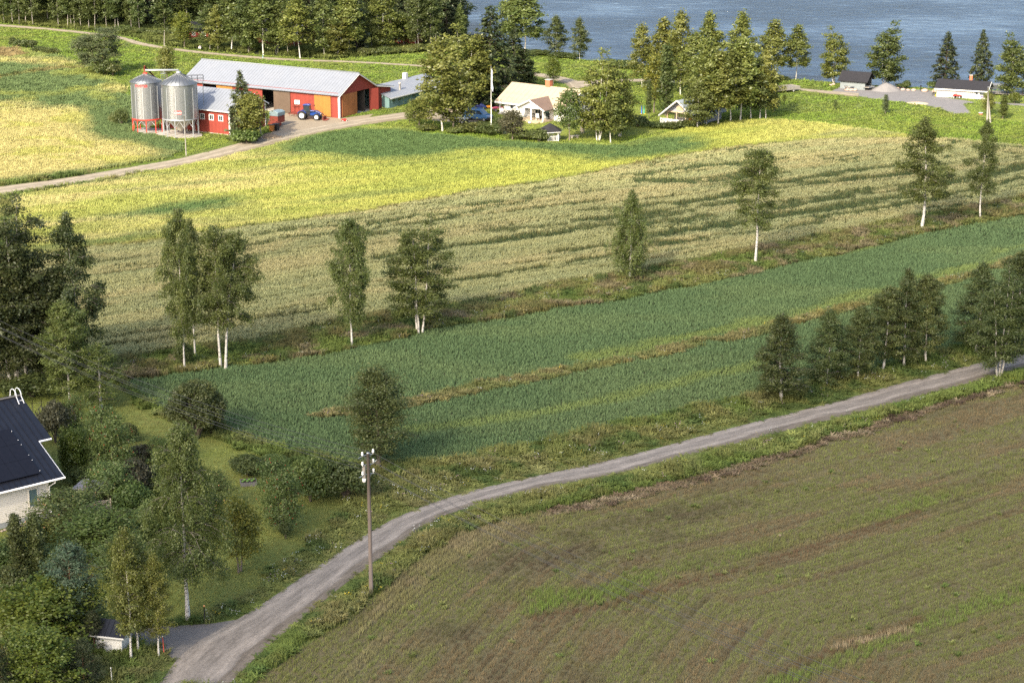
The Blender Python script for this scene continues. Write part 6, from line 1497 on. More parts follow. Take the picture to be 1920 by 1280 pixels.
# ---- the near house with the black roof
ph = math.radians(40); E1 = G(120, 893, 3.2); nh = empty("black_roofed_house", (E1.x, E1.y, 0), ph, "cream house with black metal roof and solar panels at the left edge", "house")
NE, NW, NR, NX = 3.2, 8.8, 7.3, 1.1     # eave height, run to the ridge, ridge height, how far the upper roof reaches out
ns = (NR - NE) / NW; nz = lambda y: NE + ns * y
notch = 3.9
rt = .16
rf = MB()
rf.slab([(-22, 0, nz(0)), (0, 0, nz(0)), (0, notch, nz(notch)), (-22, notch, nz(notch))], rt)
rfo = rf.build("roof_lower", BLACKROOF, nh)
rfu = MB().slab([(-22, notch + .003, nz(notch + .003)), (NX, notch + .003, nz(notch + .003)), (NX, NW, NR), (-22, NW, NR)], rt).build("roof_upper", BLACKROOF, nh)
rfb = MB().slab([(NX, 2 * NW, NE), (-22, 2 * NW, NE), (-22, NW, NR), (NX, NW, NR)], rt).build("roof_back", BLACKROOF, nh)
nrm = Vector((0, -ns, 1)).normalized(); sm = MB(); su = MB()
for i in range(44):
    xx = -.5 - i * .48
    for mb_, y0, y1 in ((sm, .02, notch - .02), (su, notch + .03, NW - .05)):
        a = Vector((xx - .018, y0, nz(y0))) + nrm * .045; b_ = Vector((xx + .018, y0, nz(y0))) + nrm * .045; c_ = Vector((xx + .018, y1, nz(y1))) + nrm * .045; d_ = Vector((xx - .018, y1, nz(y1))) + nrm * .045
        mb_.slab([a, b_, c_, d_], .042)
for xx in (.05, .55): su.slab([Vector((xx - .018, notch + .05, nz(notch + .05))) + nrm * .045, Vector((xx + .018, notch + .05, nz(notch + .05))) + nrm * .045, Vector((xx + .018, NW - .05, nz(NW - .05))) + nrm * .045, Vector((xx - .018, NW - .05, nz(NW - .05))) + nrm * .045], .042)
sm.build("roof_seams", BLACKROOF, rfo); su.build("roof_seams", BLACKROOF, rfu)
MB().tube([(-22, NW, NR + .03), (NX + .02, NW, NR + .03)], .13, 8).build("ridge_cap", BLACKROOF, nh)
GUT = mat("white_gutter", (.80, .80, .80), .35, .03)
MB().tube([(-22, -.07, NE - .06), (.05, -.07, NE - .06)], .075, 8).build("gutter", GUT, nh)
for (p, q) in (((.03, 0, NE - .09), (.03, notch, nz(notch) - .09)), ((.02, notch, nz(notch) - .05), (NX, notch, nz(notch) - .05)), ((NX + .03, notch, nz(notch) - .1), (NX + .03, NW, NR - .1))):
    MB().tube([p, q], .07 if p[0] > NX else .085, 4, smooth=False).build("verge_board", GUT if p[0] <= NX else BLACKROOF, nh)
wy = .75
MB().box(-22, -1.15, wy, 2 * NW - wy, .45, NE - .02).build("wall_core", CREAM, nh)
cl = MB(); zz = .45
while zz < NE - .12:
    cl.prism([(wy - .012, zz), (wy - .045, zz + .008), (wy - .03, zz + .135), (wy - .012, zz + .135)], -22, -1.12); zz += .145
cl.build("cladding", CREAM, nh, kind='stuff')
MB().box(-1.14, -1.0, wy - .06, wy + .1, .45, NE - .1).build("corner_board", CREAM, nh)
MB().box(-22, -1.1, wy - .02, 2 * NW - wy, 0, .445).build("plinth", PLINTH, nh)
window(nh, (-2.3, wy - .05, 1.85), .78, 1.45, frame=CREAM, glass=GLASSBLUE, mullion=False, fw=.06)
MB().tube([(-.75, -.05, NE - .12), (-.75, .0, NE - .3), (-.95, wy - .1, NE - .75), (-.95, wy - .1, .3)], .055, 8).build("downpipe", GUT, nh)
MB().prism([(notch - .1, .4), (NW + 4, .4), (NW + 4, NE + .6), (NW, NR - .45), (notch - .1, nz(notch) - .45)], -1.1, .35).build("side_wing", mat("brick_brown_boards", (.20, .075, .05), .85, .15, 3, boards=(2, .2), boards_d=.3), nh)
SOLAR = mat("solar_glass", (.008, .007, .009), .22, .2, 3, spec=.4)
for r__ in range(3):
    for c__ in range(9):
        x1_ = -1.55 - c__ * 1.06; x0_ = x1_ - 1.045; y0_ = .75 + r__ * 1.63; y1_ = y0_ + 1.615
        MB().slab([Vector((x0_, y0_, nz(y0_))) + nrm * .16, Vector((x1_, y0_, nz(y0_))) + nrm * .16, Vector((x1_, y1_, nz(y1_))) + nrm * .16, Vector((x0_, y1_, nz(y1_))) + nrm * .16], .04).build("solar_panel", SOLAR, nh)
for i, y_ in enumerate((.95, 2.1, 2.65, 3.8, 4.3, 5.3)):
    p = Vector((-1.53, y_, nz(y_))) + nrm * .175; MB().cbox(p.x, p.y, p.z, .05, .05, .03).build("panel_clamp", GUT, nh)
# roof ladder hooked over the ridge
for k in (0, .42):
    pts_ = [(NX - .62 + k, NW - 1.0, nz(NW - 1.0) + .12), (NX - .62 + k, NW - .55, nz(NW - .55) + .45)] + [(NX - .62 + k, NW - .05 - .5 * math.cos(a), NR + .28 + .5 * math.sin(a) * .8) for a in np.linspace(.1, 3.0, 8)] + [(NX - .62 + k, NW + .55, NR - .1)]
    MB().tube(pts_, .035, 6).build("ladder_rail", GUT, nh)
MB().tube([(NX - .62, NW - .8, nz(NW - .8) + .25), (NX - .2, NW - .8, nz(NW - .8) + .25)], .025, 5).build("ladder_rung", GUT, nh)
MB().box(-3.0, -2.0, 2 * NW - 4.5, 2 * NW - 3.5, 4.2, 6.5).build("chimney", BLACK, nh)
keep_clear((E1.x, E1.y), ph, -22, .3, .5, 2 * NW)
sb = G(20, 1008)
RS = np.random.default_rng(3)
for i in range(46):     # stone edging along the plinth
    xl = -1.4 - i * .22; p = Vector((E1.x, E1.y, 0)) + Vector((math.cos(ph) * xl - math.sin(ph) * (wy - .35 - RS.uniform(0, .35)), math.sin(ph) * xl + math.cos(ph) * (wy - .35 - RS.uniform(0, .35)), 0))
    if i < 2 or i > 40: continue
    s = MB(); r = RS.uniform(.09, .16); s.lathe([(r * .7, -.02), (r, r * .4), (r * .6, r * .95), (.0, r * 1.05)], n=7, smooth=False); s.build("edging_stone", STONE, None, "fist-sized stone in the edging below the cream wall", "stone", "stones along the house plinth", loc=p, rz=RS.uniform(0, 6))
# ------------------------------------------------------------------ poles and wires
POLEWOOD = mat("weathered_pole", (.135, .11, .095), .9, .2, 2, stretch=(4, 4, .4), dirt=.4, dirtcol=(.13, .10, .085))
GREYPOLE = mat("grey_pole", (.24, .22, .19), .9, .15, 2, stretch=(4, 4, .5))
PORC = mat("white_porcelain", (.82, .80, .76), .25, .03)
TO_L = Vector((-53.0, 60.0, 0)).normalized(); ACR = Vector((-TO_L.y, TO_L.x, 0))   # along the line, across it
def power_pole(loc, label, h=10.4):
    e = empty("power_pole", loc, math.atan2(ACR.y, ACR.x), label, "power pole", "poles of the overhead line")
    MB().tube([(.0, 0, -.3), (.0, .0, h * .5), (.02, .0, h)], [.15, .135, .11], 10).build("pole", POLEWOOD, e)
    MB().lathe([(.12, h), (.125, h + .02), (.0, h + .07)], (.02, 0, 0), 10).build("pole_cap", GALV, e)
    for k, z in enumerate((h - .15, h - .85, h - 1.55)):
        br = MB().tube([(-.75 if k == 1 else -.5, -.05, z + (.16 if k == 1 else .02)), (-.42, -.06, z - .02), (0, -.12, z), (.42, -.06, z + .02), (.5 if k == 1 else .78, -.05, z - .05)], .032, 6); br.tube([(.0, -.1, z - .42), (.34, -.06, z)], .018, 5); br.tube([(.0, -.1, z - .3), (-.34, -.06, z - .02)], .018, 5)
        b_ = br.build("bracket", GALV, e)
        for s in (-.46, .46): MB().lathe([(.03, 0), (.03, .08), (.085, .1), (.09, .16), (.05, .2), (.08, .22), (.07, .3), (.0, .33)], (s, -.06, z), 12).build("insulator", PORC, b_)
    MB().lathe([(.11, h - 1.75), (.12, h - 1.7), (.12, h - .9), (.10, h - .82), (0, h - .8)], (.3, -.12, 0), 10).build("cable_terminal", GREYPOLE, e)
    MB().lathe([(.07, h - 2.05), (.13, h - 2.0), (.13, h - 1.8), (.09, h - 1.76)], (.3, -.12, 0), 10).build("cable_sleeve", PORC, e)
    MB().box(-.05, .05, -.17, -.145, 1.6, 1.72).build("number_plate", WHITE, e)
    return e
pb = G(696, 1115)
p0 = power_pole(pb, "brown wooden power pole with white insulators beside the gravel road")
WIRE = mat("wire_metal", (.05, .05, .052), .6, .1)
ends = (pb + TO_L * 80.0, pb, pb - TO_L * 72.0)
for q, l in ((ends[0], "power pole left of the picture carrying the same wires"), (ends[2], "power pole below the picture carrying the same wires")):
    c = copy_tree(p0); c.location = q; c["label"] = l
wl_ = ("uppermost left", "uppermost right", "middle left", "middle right", "lowest left")
for i, (s, z) in enumerate(((-.46, 10.55), (.46, 10.57), (-.46, 9.85), (.46, 9.87), (-.46, 9.15))):
    pts_ = []
    for a, b_, n_, sg in ((ends[0], ends[1], 22, 2.0), (ends[1], ends[2], 22, 1.7)):
        for k in range(n_ + (1 if b_ is ends[2] else 0)):
            f = k / n_; p = a.lerp(b_, f) + ACR * s; pts_.append((p.x, p.y, z - sg * 4 * f * (1 - f) - .25))
    MB().tube(pts_, .014, 4, smooth=False).build("overhead_wire", WIRE, None, "%s thin dark wire crossing the near fields from the power pole" % wl_[i], "wire", "wires of the overhead line")
def plain_pole(px, py, top, label, r=.11, lean=0.0, m=None, second=None):
    b = G(px, py); h = height_at(b, top)
    e = empty("utility_pole", b, 0, label, "pole"); MB().tube([(0, 0, -.2), (lean * .5, 0, h * .5), (lean, 0, h)], [r, r * .9, r * .75], 8).build("pole", m or GREYPOLE, e)
    if second: MB().tube([(second, .1, -.2), (lean + .05, .1, h * .82)], [r, r * .75], 8).build("stay_pole", m or GREYPOLE, e)
    MB().lathe([(r * .8, h), (r * .9, h + .03), (0, h + .1)], (lean, 0, 0), 8).build("pole_cap", GALV, e)
    return b, h
plain_pole(349, 292, 217, "thin grey pole on the road verge before the silos", .08)
fp, fh = plain_pole(491, 262, 176, "leaning pale pole beside the tree at the red outbuilding", .12, -.85)
plain_pole(697, 91, 40, "grey pole at the forest edge", .1); plain_pole(817, 95, 65, "short grey pole before the dark forest", .1)
plain_pole(1851, 231, 164, "pale double pole in the meadow before the white river house", .16, -.2, second=.55)

# ------------------------------------------------------------------ vehicles
def wheel(par, c, r, w, axis='y', rim=WHITE, n=22):
    t = MB(); k = MB()
    def put(mb, prof):
        vs = []
        for rr, a in prof:
            for j in range(n):
                th = 2 * math.pi * j / n; vs.append((c[0] + rr * math.cos(th), c[1] + a, c[2] + rr * math.sin(th)) if axis == 'y' else (c[0] + a, c[1] + rr * math.cos(th), c[2] + rr * math.sin(th)))
        fs = [(i * n + j, i * n + (j + 1) % n, (i + 1) * n + (j + 1) % n, (i + 1) * n + j) for i in range(len(prof) - 1) for j in range(n)]
        mb.add(vs, fs, True)
    put(t, [(r * .58, -w * .42), (r * .85, -w / 2), (r * .97, -w * .42), (r, -w * .2), (r, w * .2), (r * .97, w * .42), (r * .85, w / 2), (r * .58, w * .42)])
    put(k, [(.001, -w * .34), (r * .22, -w * .34), (r * .24, -w * .22), (r * .5, -w * .25), (r * .585, -w * .40), (r * .585, w * .40), (r * .5, w * .25), (.001, w * .3)])
    o = t.build("wheel", TYRE, par); k.build("rim", rim, o); return o
def tractor():
    b = G(566, 225.2); e = empty("tractor", b, math.radians(-14), "blue farm tractor with white wheels and front loader before the barn", "tractor")
    hb = MB(); hb.prism([(1.15, .75), (3.0, .72), (3.05, 1.05), (2.95, 1.28), (2.2, 1.5), (1.15, 1.58)], .42, .98, 'y'); hb.build("bonnet", BLUE, e, bevel=.05)
    MB().box(.3, 2.95, .5, .9, .5, .82).build("chassis", BLACK, e)
    MB().box(.35, 1.3, .3, 1.1, .85, 1.35).build("cab_floor", BLACK, e)
    for x_, y_ in ((.15, .3), (.15, 1.12), (1.25, .3), (1.25, 1.12)): MB().tube([(x_ + (.12 if x_ < .5 else .1), y_, 1.2), (x_ + (.05 if x_ < .5 else -.12), y_ + (.02 if y_ < .7 else -.02), 2.35)], .035, 6).build("cab_pillar", BLACK, e)
    MB().prism([(.28, 1.38), (1.3, 1.38), (1.14, 2.33), (.22, 2.33)], .33, 1.09, 'y').build("cab_glass", mat("cab_glass", (.03, .04, .045), .08, .1, spec=.8), e)
    MB().prism([(.05, 2.36), (1.3, 2.36), (1.25, 2.48), (.9, 2.55), (.2, 2.53)], .24, 1.18, 'y').build("cab_roof", BLUE, e, bevel=.03)
    for y_ in (-.05, 1.15):
        f = MB(); pr = [(.0 + .84 * math.cos(a), .72 + .84 * math.sin(a)) for a in np.linspace(.55, 2.75, 9)]; pi_ = [(.0 + .78 * math.cos(a), .72 + .78 * math.sin(a)) for a in np.linspace(2.75, .55, 9)]
        f.prism(pr + pi_, y_, y_ + .36, 'y'); f.build("mudguard", BLUE, e)
        wheel(e, (0, y_ + .12, .74), .74, .46); wheel(e, (2.5, y_ + .14, .55), .55, .38)
    MB().tube([(2.0, .95, 1.4), (2.0, .95, 2.0)], .04, 8).build("exhaust", BLACK, e)
    ar = MB()
    for y_ in (.2, 1.2): ar.tube([(1.3, y_, 1.35), (2.2, y_, 1.5), (3.3, y_, .9), (3.65, y_, .35)], .06, 6)
    ar.tube([(3.3, .2, .9), (3.3, 1.2, .9)], .05, 6); ar.build("loader_arm", BLACK, e)
    bk = MB(); bk.box(3.6, 3.72, -.1, 1.5, .12, .65)
    for k in range(7): bk.box(3.7, 4.25, -.1 + k * .26, -.04 + k * .26, .1, .18)
    bk.build("loader_fork", RUSTRED, e)
    hl = MB(); hl.box(3.03, 3.08, .5, .65, 1.0, 1.14); hl.box(3.03, 3.08, .75, .9, 1.0, 1.14); hl.build("headlight", PORC, e, kind='stuff')
    MB().tube([(1.3, 1.2, 2.1), (1.7, 1.55, 2.2)], .025, 5).build("mirror_arm", BLACK, e); MB().cbox(1.7, 1.55, 2.2, .06, .2, .28).build("mirror", BLACK, e)
tractor()
hr = empty("disc_harrow", G(541, 219), math.radians(-14), "rusty red harrow lying behind the blue tractor", "harrow")
for y_ in (0, .9, 1.8): MB().tube([(0, y_, .5), (2.3, y_, .5)], .06, 6).build("frame_bar", RUSTRED, hr)
for x_ in (0, 1.1, 2.2): MB().tube([(x_, -.2, .48), (x_, 2.0, .48)], .05, 6).build("cross_bar", RUSTRED, hr)
for i in range(8): MB().tube([(.15 + i * .27, .1 + .5 * (i % 3), .46), (.1 + i * .27, .1 + .5 * (i % 3), .05)], .03, 5).build("tine", RUSTRED, hr)
MB().tube([(2.2, .9, .5), (3.1, .9, .75)], .06, 6).build("drawbar", RUSTRED, hr)
fs = empty("field_sprayer", G(552, 214), math.radians(-14), "rusty frame with a white numbered board behind the tractor", "implement")
for x_ in (0, .8): MB().tube([(x_, 0, 0), (x_, 0, 1.9)], .05, 5).build("upright", RUSTRED, fs)
MB().tube([(-.3, 0, 1.3), (1.4, 0, 1.3)], .05, 5).build("cross_bar", RUSTRED, fs); wb = MB().box(.1, 1.0, -.05, -.01, 1.65, 2.35).build("white_board", WHITE, fs)
cu = bpy.data.curves.new("t", 'FONT'); cu.body = "05"; cu.size = .6; cu.extrude = .004; t = bpy.data.objects.new("t", cu); COL.objects.link(t); me = bpy.data.meshes.new_from_object(t.evaluated_get(bpy.context.evaluated_depsgraph_get())); bpy.data.objects.remove(t); me.transform(Matrix.Translation((.2, -.056, 1.8)) @ Matrix.Rotation(math.pi / 2, 4, 'X')); me.materials.clear(); link("board_lettering", me, BLACK, wb)
# seed drill with tarpaulin beside the red outbuilding
sd_ = empty("seed_drill", G(506, 237), math.radians(-30), "dark red seed drill under a blue grey tarpaulin", "implement"); sd_.scale = (.8, .8, .8)
MB().box(0, 2.0, 0, 2.4, .75, 2.1).build("hopper_box", RUSTRED, sd_, bevel=.04); MB().box(-.15, 2.9, -.1, .1, .55, .8).build("frame", RUSTRED, sd_)
tp = MB(); tp.prism([(-.05, 2.12), (2.05, 2.12), (2.1, 2.9), (1.4, 3.2), (.3, 3.15), (-.1, 2.8)], -.06, 2.46, 'y'); tp.build("tarpaulin", mat("blue_grey_tarp", (.17, .23, .25), .5, .3, 3, bump=.6, bscale=5), sd_, bevel=.08)
MB().prism([(.2, .55), (2.9, .4), (3.0, 1.0), (2.2, 1.25), (.2, 1.2)], -.9, -.12, 'y').build("coulter_cover", RUSTRED, sd_, bevel=.05)
for x_ in (.3, 1.8): wheel(sd_, (x_, -.3, .45), .45, .25, rim=RUSTRED)
def bin_(px, py, m, s, label):
    e = empty("waste_bin", G(px, py), -.4, label, "bin", "waste bins by the yard"); MB().add([(-s * .42, -s * .42, .1), (s * .42, -s * .42, .1), (s * .42, s * .42, .1), (-s * .42, s * .42, .1), (-s / 2, -s / 2, 1.05), (s / 2, -s / 2, 1.05), (s / 2, s / 2, 1.05), (-s / 2, s / 2, 1.05)], [(0, 3, 2, 1), (4, 5, 6, 7), (0, 1, 5, 4), (1, 2, 6, 5), (2, 3, 7, 6), (3, 0, 4, 7)]).build("body", m, e)
    MB().box(-s * .54, s * .54, -s * .56, s * .54, 1.053, 1.13).build("lid", BLACK, e)
    for y_ in (-.25, .25): wheel(e, (s * .38, y_ * s, .1), .1, .06)
bin_(510, 247, mat("orange_plastic", (.36, .14, .03), .6), .62, "orange waste bin at the edge of the yard"); bin_(518, 245, BLACK, .85, "larger black waste bin next to the orange one")
def heap(name, px, py, rx, ry, h, m, label, cat, seed=0, n=26):
    r = np.random.default_rng(seed); v = []; k = 9
    for i in range(k):
        f = i / (k - 1)
        for j in range(n):
            a = 2 * math.pi * j / n; w = 1 + .16 * (vnoise(np.array([math.cos(a) * 2 + 9]), np.array([math.sin(a) * 2 + f * 2]), seed)[0] - .5) * 2
            rr = (1 - f) * w; v.append((rx * rr * math.cos(a), ry * rr * math.sin(a), h * (1 - (1 - f) ** 1.25) * (1 if i else 0) * (.93 + .14 * r.uniform()) - (.03 if i == 0 else 0)))
    fs = [(i * n + j, i * n + (j + 1) % n, (i + 1) * n + (j + 1) % n, (i + 1) * n + j) for i in range(k - 1) for j in range(n)]
    me = npmesh(name, v, fs, smooth=True); o = link(name, me, m); o.location = G(px, py); o["kind"] = "structure" if cat is None else o.get("kind", "")
    if not o["kind"]: del o["kind"]
    tag(o, label, cat); NOGROW.append(np.array([(o.location.x + rx * .9 * math.cos(a), o.location.y + ry * .9 * math.sin(a)) for a in np.linspace(0, 6.1, 14)])); return o
heap("soil_heap", 504, 258, 2.3, 1.6, .75, mat("heap_soil", (.20, .15, .10), .95, .3, 2, bump=.6, bscale=6), "brown soil heap beside the leaning pale pole", "heap", 3)
heap("gravel_heap", 1661, 170, 2.6, 1.9, 1.35, M_GRAVEL, "grey gravel heap on the river drive", "heap", 4)
heap("sand_heap", 1720, 194, 2.0, 1.6, .22, mat("heap_sand", (.52, .40, .27), .95, .25, 3, bump=.6, bscale=6), "low pale sand heap on the grass by the drive", "heap", 5)

def van():
    b = G(872, 226); e = empty("parked_van", b, math.radians(-22), "blue van parked under the birch by the cottage", "van")
    VB = mat("van_blue", (.06, .15, .30), .3, .05, coat=.5)
    MB().prism([(-.4, .45), (2.0, .42), (4.1, .42), (4.2, .75), (4.05, .98), (3.35, 1.12), (2.6, 1.86), (2.2, 1.95), (-.2, 1.95), (-.42, 1.6)], 0, 1.75, 'y').build("body", VB, e, bevel=.09)
    GL = mat("car_glass", (.02, .025, .03), .05, .05, spec=.9)
    MB().slab([(3.34, .12, 1.15), (3.34, 1.63, 1.15), (2.63, 1.55, 1.86), (2.63, .2, 1.86)], -.02).build("windscreen", GL, e)
    MB().prism([(2.0, 1.15), (3.1, 1.15), (2.5, 1.72), (2.0, 1.74)], -.015, .01, 'y').build("side_window", GL, e); MB().prism([(.2, 1.15), (1.85, 1.15), (1.85, 1.74), (.25, 1.74)], -.012, .01, 'y').build("side_window", GL, e)
    MB().prism([(3.6, .3), (4.28, .3), (4.3, .72), (3.9, .75)], -.01, 1.76, 'y').build("bumper", BLACK, e, bevel=.04); MB().box(4.2, 4.32, .6, 1.15, .45, .58).build("number_plate", WHITE, e)
    for y_ in (.05, 1.4): MB().prism([(3.75, .78), (4.1, .8), (3.98, 1.0), (3.65, 1.05)], y_, y_ + .3, 'y').build("headlight", PORC, e)
    for x_, y_ in ((.4, .08), (3.3, .08), (.4, 1.67), (3.3, 1.67)): wheel(e, (x_, y_, .33), .33, .22, rim=GALV)
van()
def quad(px, py, rz, m, label, s=1.0):
    e = empty("quad_bike", G(px, py), rz, label, "quad bike"); e.scale = (s, s, s)
    MB().prism([(-.7, .5), (.7, .5), (.85, .7), (.5, .85), (.1, .78), (-.3, .92), (-.75, .85)], -.28, .28, 'y').build("body", m, e, bevel=.06)
    MB().box(-.55, .05, -.17, .17, .87, 1.0).build("seat", BLACK, e, bevel=.04); MB().tube([(.3, -.42, 1.12), (.35, 0, 1.02), (.3, .42, 1.12)], .025, 6).build("handlebar", BLACK, e); MB().tube([(.35, 0, 1.02), (.5, 0, .7)], .03, 6).build("steering_column", BLACK, e)
    for x_ in (-.6, .65):
        for y_ in (-.45, .45): wheel(e, (x_, y_, .3), .3, .25, rim=GALV)
        MB().prism([(x_ - .38, .6), (x_ + .38, .6), (x_ + .3, .68), (x_ - .3, .68)], -.55, .55, 'y').build("mudguard", m, e)
quad(862, 231, math.radians(-25), WHITE, "white quad bike parked beside the blue van", 1.25)
quad(1794, 184.5, math.radians(-23), mat("quad_red", (.5, .03, .025), .4), "red quad bike before the white river house", .8)
quad(934, 209, math.radians(20), mat("quad_pink", (.55, .12, .2), .4), "pinkish motor bike parked at the cottage's left end", .95)
def snowmobile():
    e = empty("snowmobile", G(897, 205), math.radians(10), "dark blue snowmobile in the shade behind the flag pole", "snowmobile"); D_ = mat("snowmobile_blue", (.02, .03, .12), .4)
    MB().prism([(-1.3, .25), (1.3, .25), (1.5, .45), (.9, .8), (.45, 1.05), (.2, .8), (-.3, .72), (-1.3, .75)], -.25, .25, 'y').build("body", D_, e, bevel=.07); MB().box(-1.25, .05, -.2, .2, .76, .9).build("seat", BLACK, e, bevel=.04); MB().box(-1.2, .4, -.2, .2, .0, .22).build("track", TYRE, e)
    for y_ in (-.45, .45): MB().tube([(.4, y_, .06), (1.5, y_, .06), (1.75, y_, .25)], .05, 6).build("ski", BLACK, e)
    MB().prism([(.5, .98), (.75, .95), (.45, 1.35), (.35, 1.35)], -.2, .2, 'y').build("windshield", DARKGLASS, e)
snowmobile()
wbw = empty("wheelbarrow", G(917, 204.5), 0, "orange wheelbarrow behind the flag pole", "wheelbarrow"); MB().add([(-.3, -.25, .3), (.3, -.25, .3), (.3, .25, .3), (-.3, .25, .3), (-.5, -.38, .65), (.5, -.38, .65), (.5, .38, .65), (-.5, .38, .65)], [(0, 3, 2, 1), (0, 1, 5, 4), (1, 2, 6, 5), (2, 3, 7, 6), (3, 0, 4, 7)]).build("tray", mat("barrow_orange", (.55, .22, .03), .5), wbw); wheel(wbw, (.55, 0, .2), .2, .09)
for y_ in (-.25, .25): MB().tube([(.55, y_ * .3, .2), (-.4, y_, .35), (-.9, y_ * 1.2, .5)], .025, 5).build("handle", BLACK, wbw)

# ------------------------------------------------------------------ around the cottage
fb = G(921, 244); fl = empty("flag_pole", fb, 0, "white flag pole with a hanging pennant on the cottage lawn", "flag pole"); fhh = height_at(fb, 124)
MB().tube([(0, 0, -.1), (0, 0, fhh)], [.07, .04], 10).build("pole", WHITE, fl); MB().lathe([(.0, fhh), (.07, fhh + .05), (.0, fhh + .14)], n=10).build("finial", mat("gilt", (.6, .42, .12), .4, metal=.8), fl)
pv = MB(); zt = fhh - .4; pv.add([(.07, .0, zt), (.22, .05, zt - .3), (.07, -.01, zt - 3.1), (.2, .0, zt - 2.4), (.34, .06, zt - 3.0), (.27, -.03, zt - 3.7)], [(0, 2, 3, 1), (2, 5, 4, 3)]); pv.build("pennant", mat("pennant_cloth", (.62, .64, .74), .8), fl)
md = fl.children[-1].modifiers.new("thick", 'SOLIDIFY'); md.thickness = .015
gz = empty("gazebo", G(1031, 263), 0, "white six-sided gazebo with a dark pointed roof", "gazebo"); n6 = [(1.62 * math.cos(math.pi / 3 * k + .35), 1.62 * math.sin(math.pi / 3 * k + .35)) for k in range(6)]
rfz = MB()
for k in range(6):
    a, b_ = n6[k], n6[(k + 1) % 6]; MB().slab([(a[0] * 1.3, a[1] * 1.3, 1.55), (b_[0] * 1.3, b_[1] * 1.3, 1.55), (0, 0, 2.68)], .06).build("roof_panel", BLACKFELT, gz)
    MB().tube([(a[0] * 1.28, a[1] * 1.28, 1.47), (b_[0] * 1.28, b_[1] * 1.28, 1.47)], .06, 4, smooth=False).build("fascia", WHITE, gz); MB().cbox(a[0], a[1], .78, .13, .13, 1.56).build("post", WHITE, gz)
    if k != 3:
        f = MB(); A_ = Vector((*a, 0)); B_ = Vector((*b_, 0))
        for z_ in (.12, .82): f.tube([A_ + Vector((0, 0, z_)), B_ + Vector((0, 0, z_))], .045, 4, smooth=False)
        for j in range(1, 6): p_ = A_.lerp(B_, j / 6); f.tube([p_ + Vector((0, 0, .13)), p_ + Vector((0, 0, .8))], .07 if j % 2 else .04, 4, smooth=False)
        f.build("railing_panel", WHITE, gz)
ps_ = empty("folded_parasol", G(1092, 250), 0, "folded pale garden parasol on the cottage lawn", "parasol"); MB().tube([(0, 0, 0), (0, 0, 2.3)], .03, 6).build("pole", WHITE, ps_)
MB().lathe([(.34, .25), (.36, .3), (.3, 1.1), (.18, 1.35), (.26, 1.5), (.2, 2.0), (.05, 2.35), (0, 2.4)], n=12).build("canopy", mat("parasol_cloth", (.55, .47, .36), .8, .2, 4), ps_); MB().lathe([(.3, 0), (.3, .08), (.05, .12)], n=12, cap=True).build("base", CONCRETE, ps_)
def chair(par_loc, rz, label, m=WHITE, nm="garden_chair"):
    e = empty(nm, par_loc, rz, label, "chair", "porch furniture"); MB().box(-.25, .25, -.25, .25, .4, .45).build("seat", m, e); MB().prism([(.2, .45), (.26, .45), (.36, 1.0), (.3, 1.0)], -.25, .25, 'y').build("backrest", m, e)
    for x_ in (-.22, .22):
        for y_ in (-.22, .22): MB().tube([(x_, y_, 0), (x_, y_, .4)], .022, 5).build("leg", m, e)
def on_cottage(x, y, z): return C0 + cu_ * x + cv_ * y + Vector((0, 0, z))
chair(on_cottage(7.2, -1.2, .28), RZC, "white garden chair at the left of the porch table"); chair(on_cottage(9.5, -2.2, .28), RZC + 2.4, "white garden chair near the porch steps"); chair(on_cottage(10.6, -1.4, .28), RZC + 3.1, "white garden chair at the right end of the porch")
tbl = empty("porch_table", on_cottage(8.3, -1.3, .28), RZC, "dark oblong table on the cottage porch", "table", "porch furniture"); MB().box(-.75, .75, -.4, .4, .68, .73).build("table_top", BLACK, tbl)
for x_ in (-.68, .68):
    for y_ in (-.33, .33): MB().box(x_ - .03, x_ + .03, y_ - .03, y_ + .03, 0, .68).build("leg", BLACK, tbl)
bn = empty("porch_bench", on_cottage(9.6, -.4, .28), RZC, "dark slatted bench against the porch wall", "bench", "porch furniture")
for k in range(3): MB().box(-.8, .8, -.22 + k * .15, -.1 + k * .15, .4, .44).build("seat_slat", BLACK, bn); MB().box(-.8, .8, .27, .3, .5 + k * .15, .6 + k * .15).build("back_slat", BLACK, bn)
for x_ in (-.75, .75): MB().box(x_ - .03, x_ + .03, -.22, .3, 0, .39).build("leg", BLACK, bn)
toy = MB().lathe([(.0, .0), (.22, .05), (.25, .2), (.12, .33), (0, .35)], n=12).build("toy_ball", mat("toy_mix", (.45, .42, .62), .5, .6, 6), None, "small lilac toy on the cottage lawn", "toy"); toy.location = G(993, 232)
wt = empty("water_barrel", G(946, 251), 0, "green rain barrel beside the dark rowan", "barrel"); MB().lathe([(.35, 0), (.42, .3), (.42, .7), (.36, 1.0), (0, 1.02)], n=16).build("body", mat("barrel_green", (.06, .14, .12), .5), wt); MB().lathe([(.39, .94), (.4, 1.03), (.38, 1.07), (0, 1.09)], n=16).build("lid", mat("barrel_lid", (.10, .2, .18), .5), wt)
for x_, y_, m_, l in ((1203, 214, mat("play_blue", (.03, .12, .5), .5), "blue upright of the climbing frame"), (1207.5, 214, mat("play_green", (.05, .35, .22), .5), "green upright of the climbing frame")):
    e = empty("climbing_post", G(x_, y_), 0, l, "post", "garden climbing frame"); MB().tube([(0, 0, 0), (0, 0, 1.35)], .09, 8).build("post", m_, e); MB().box(-.3, .3, -.3, .3, 0, .06).build("foot", mat("play_yellow", (.6, .42, .03), .5), e)
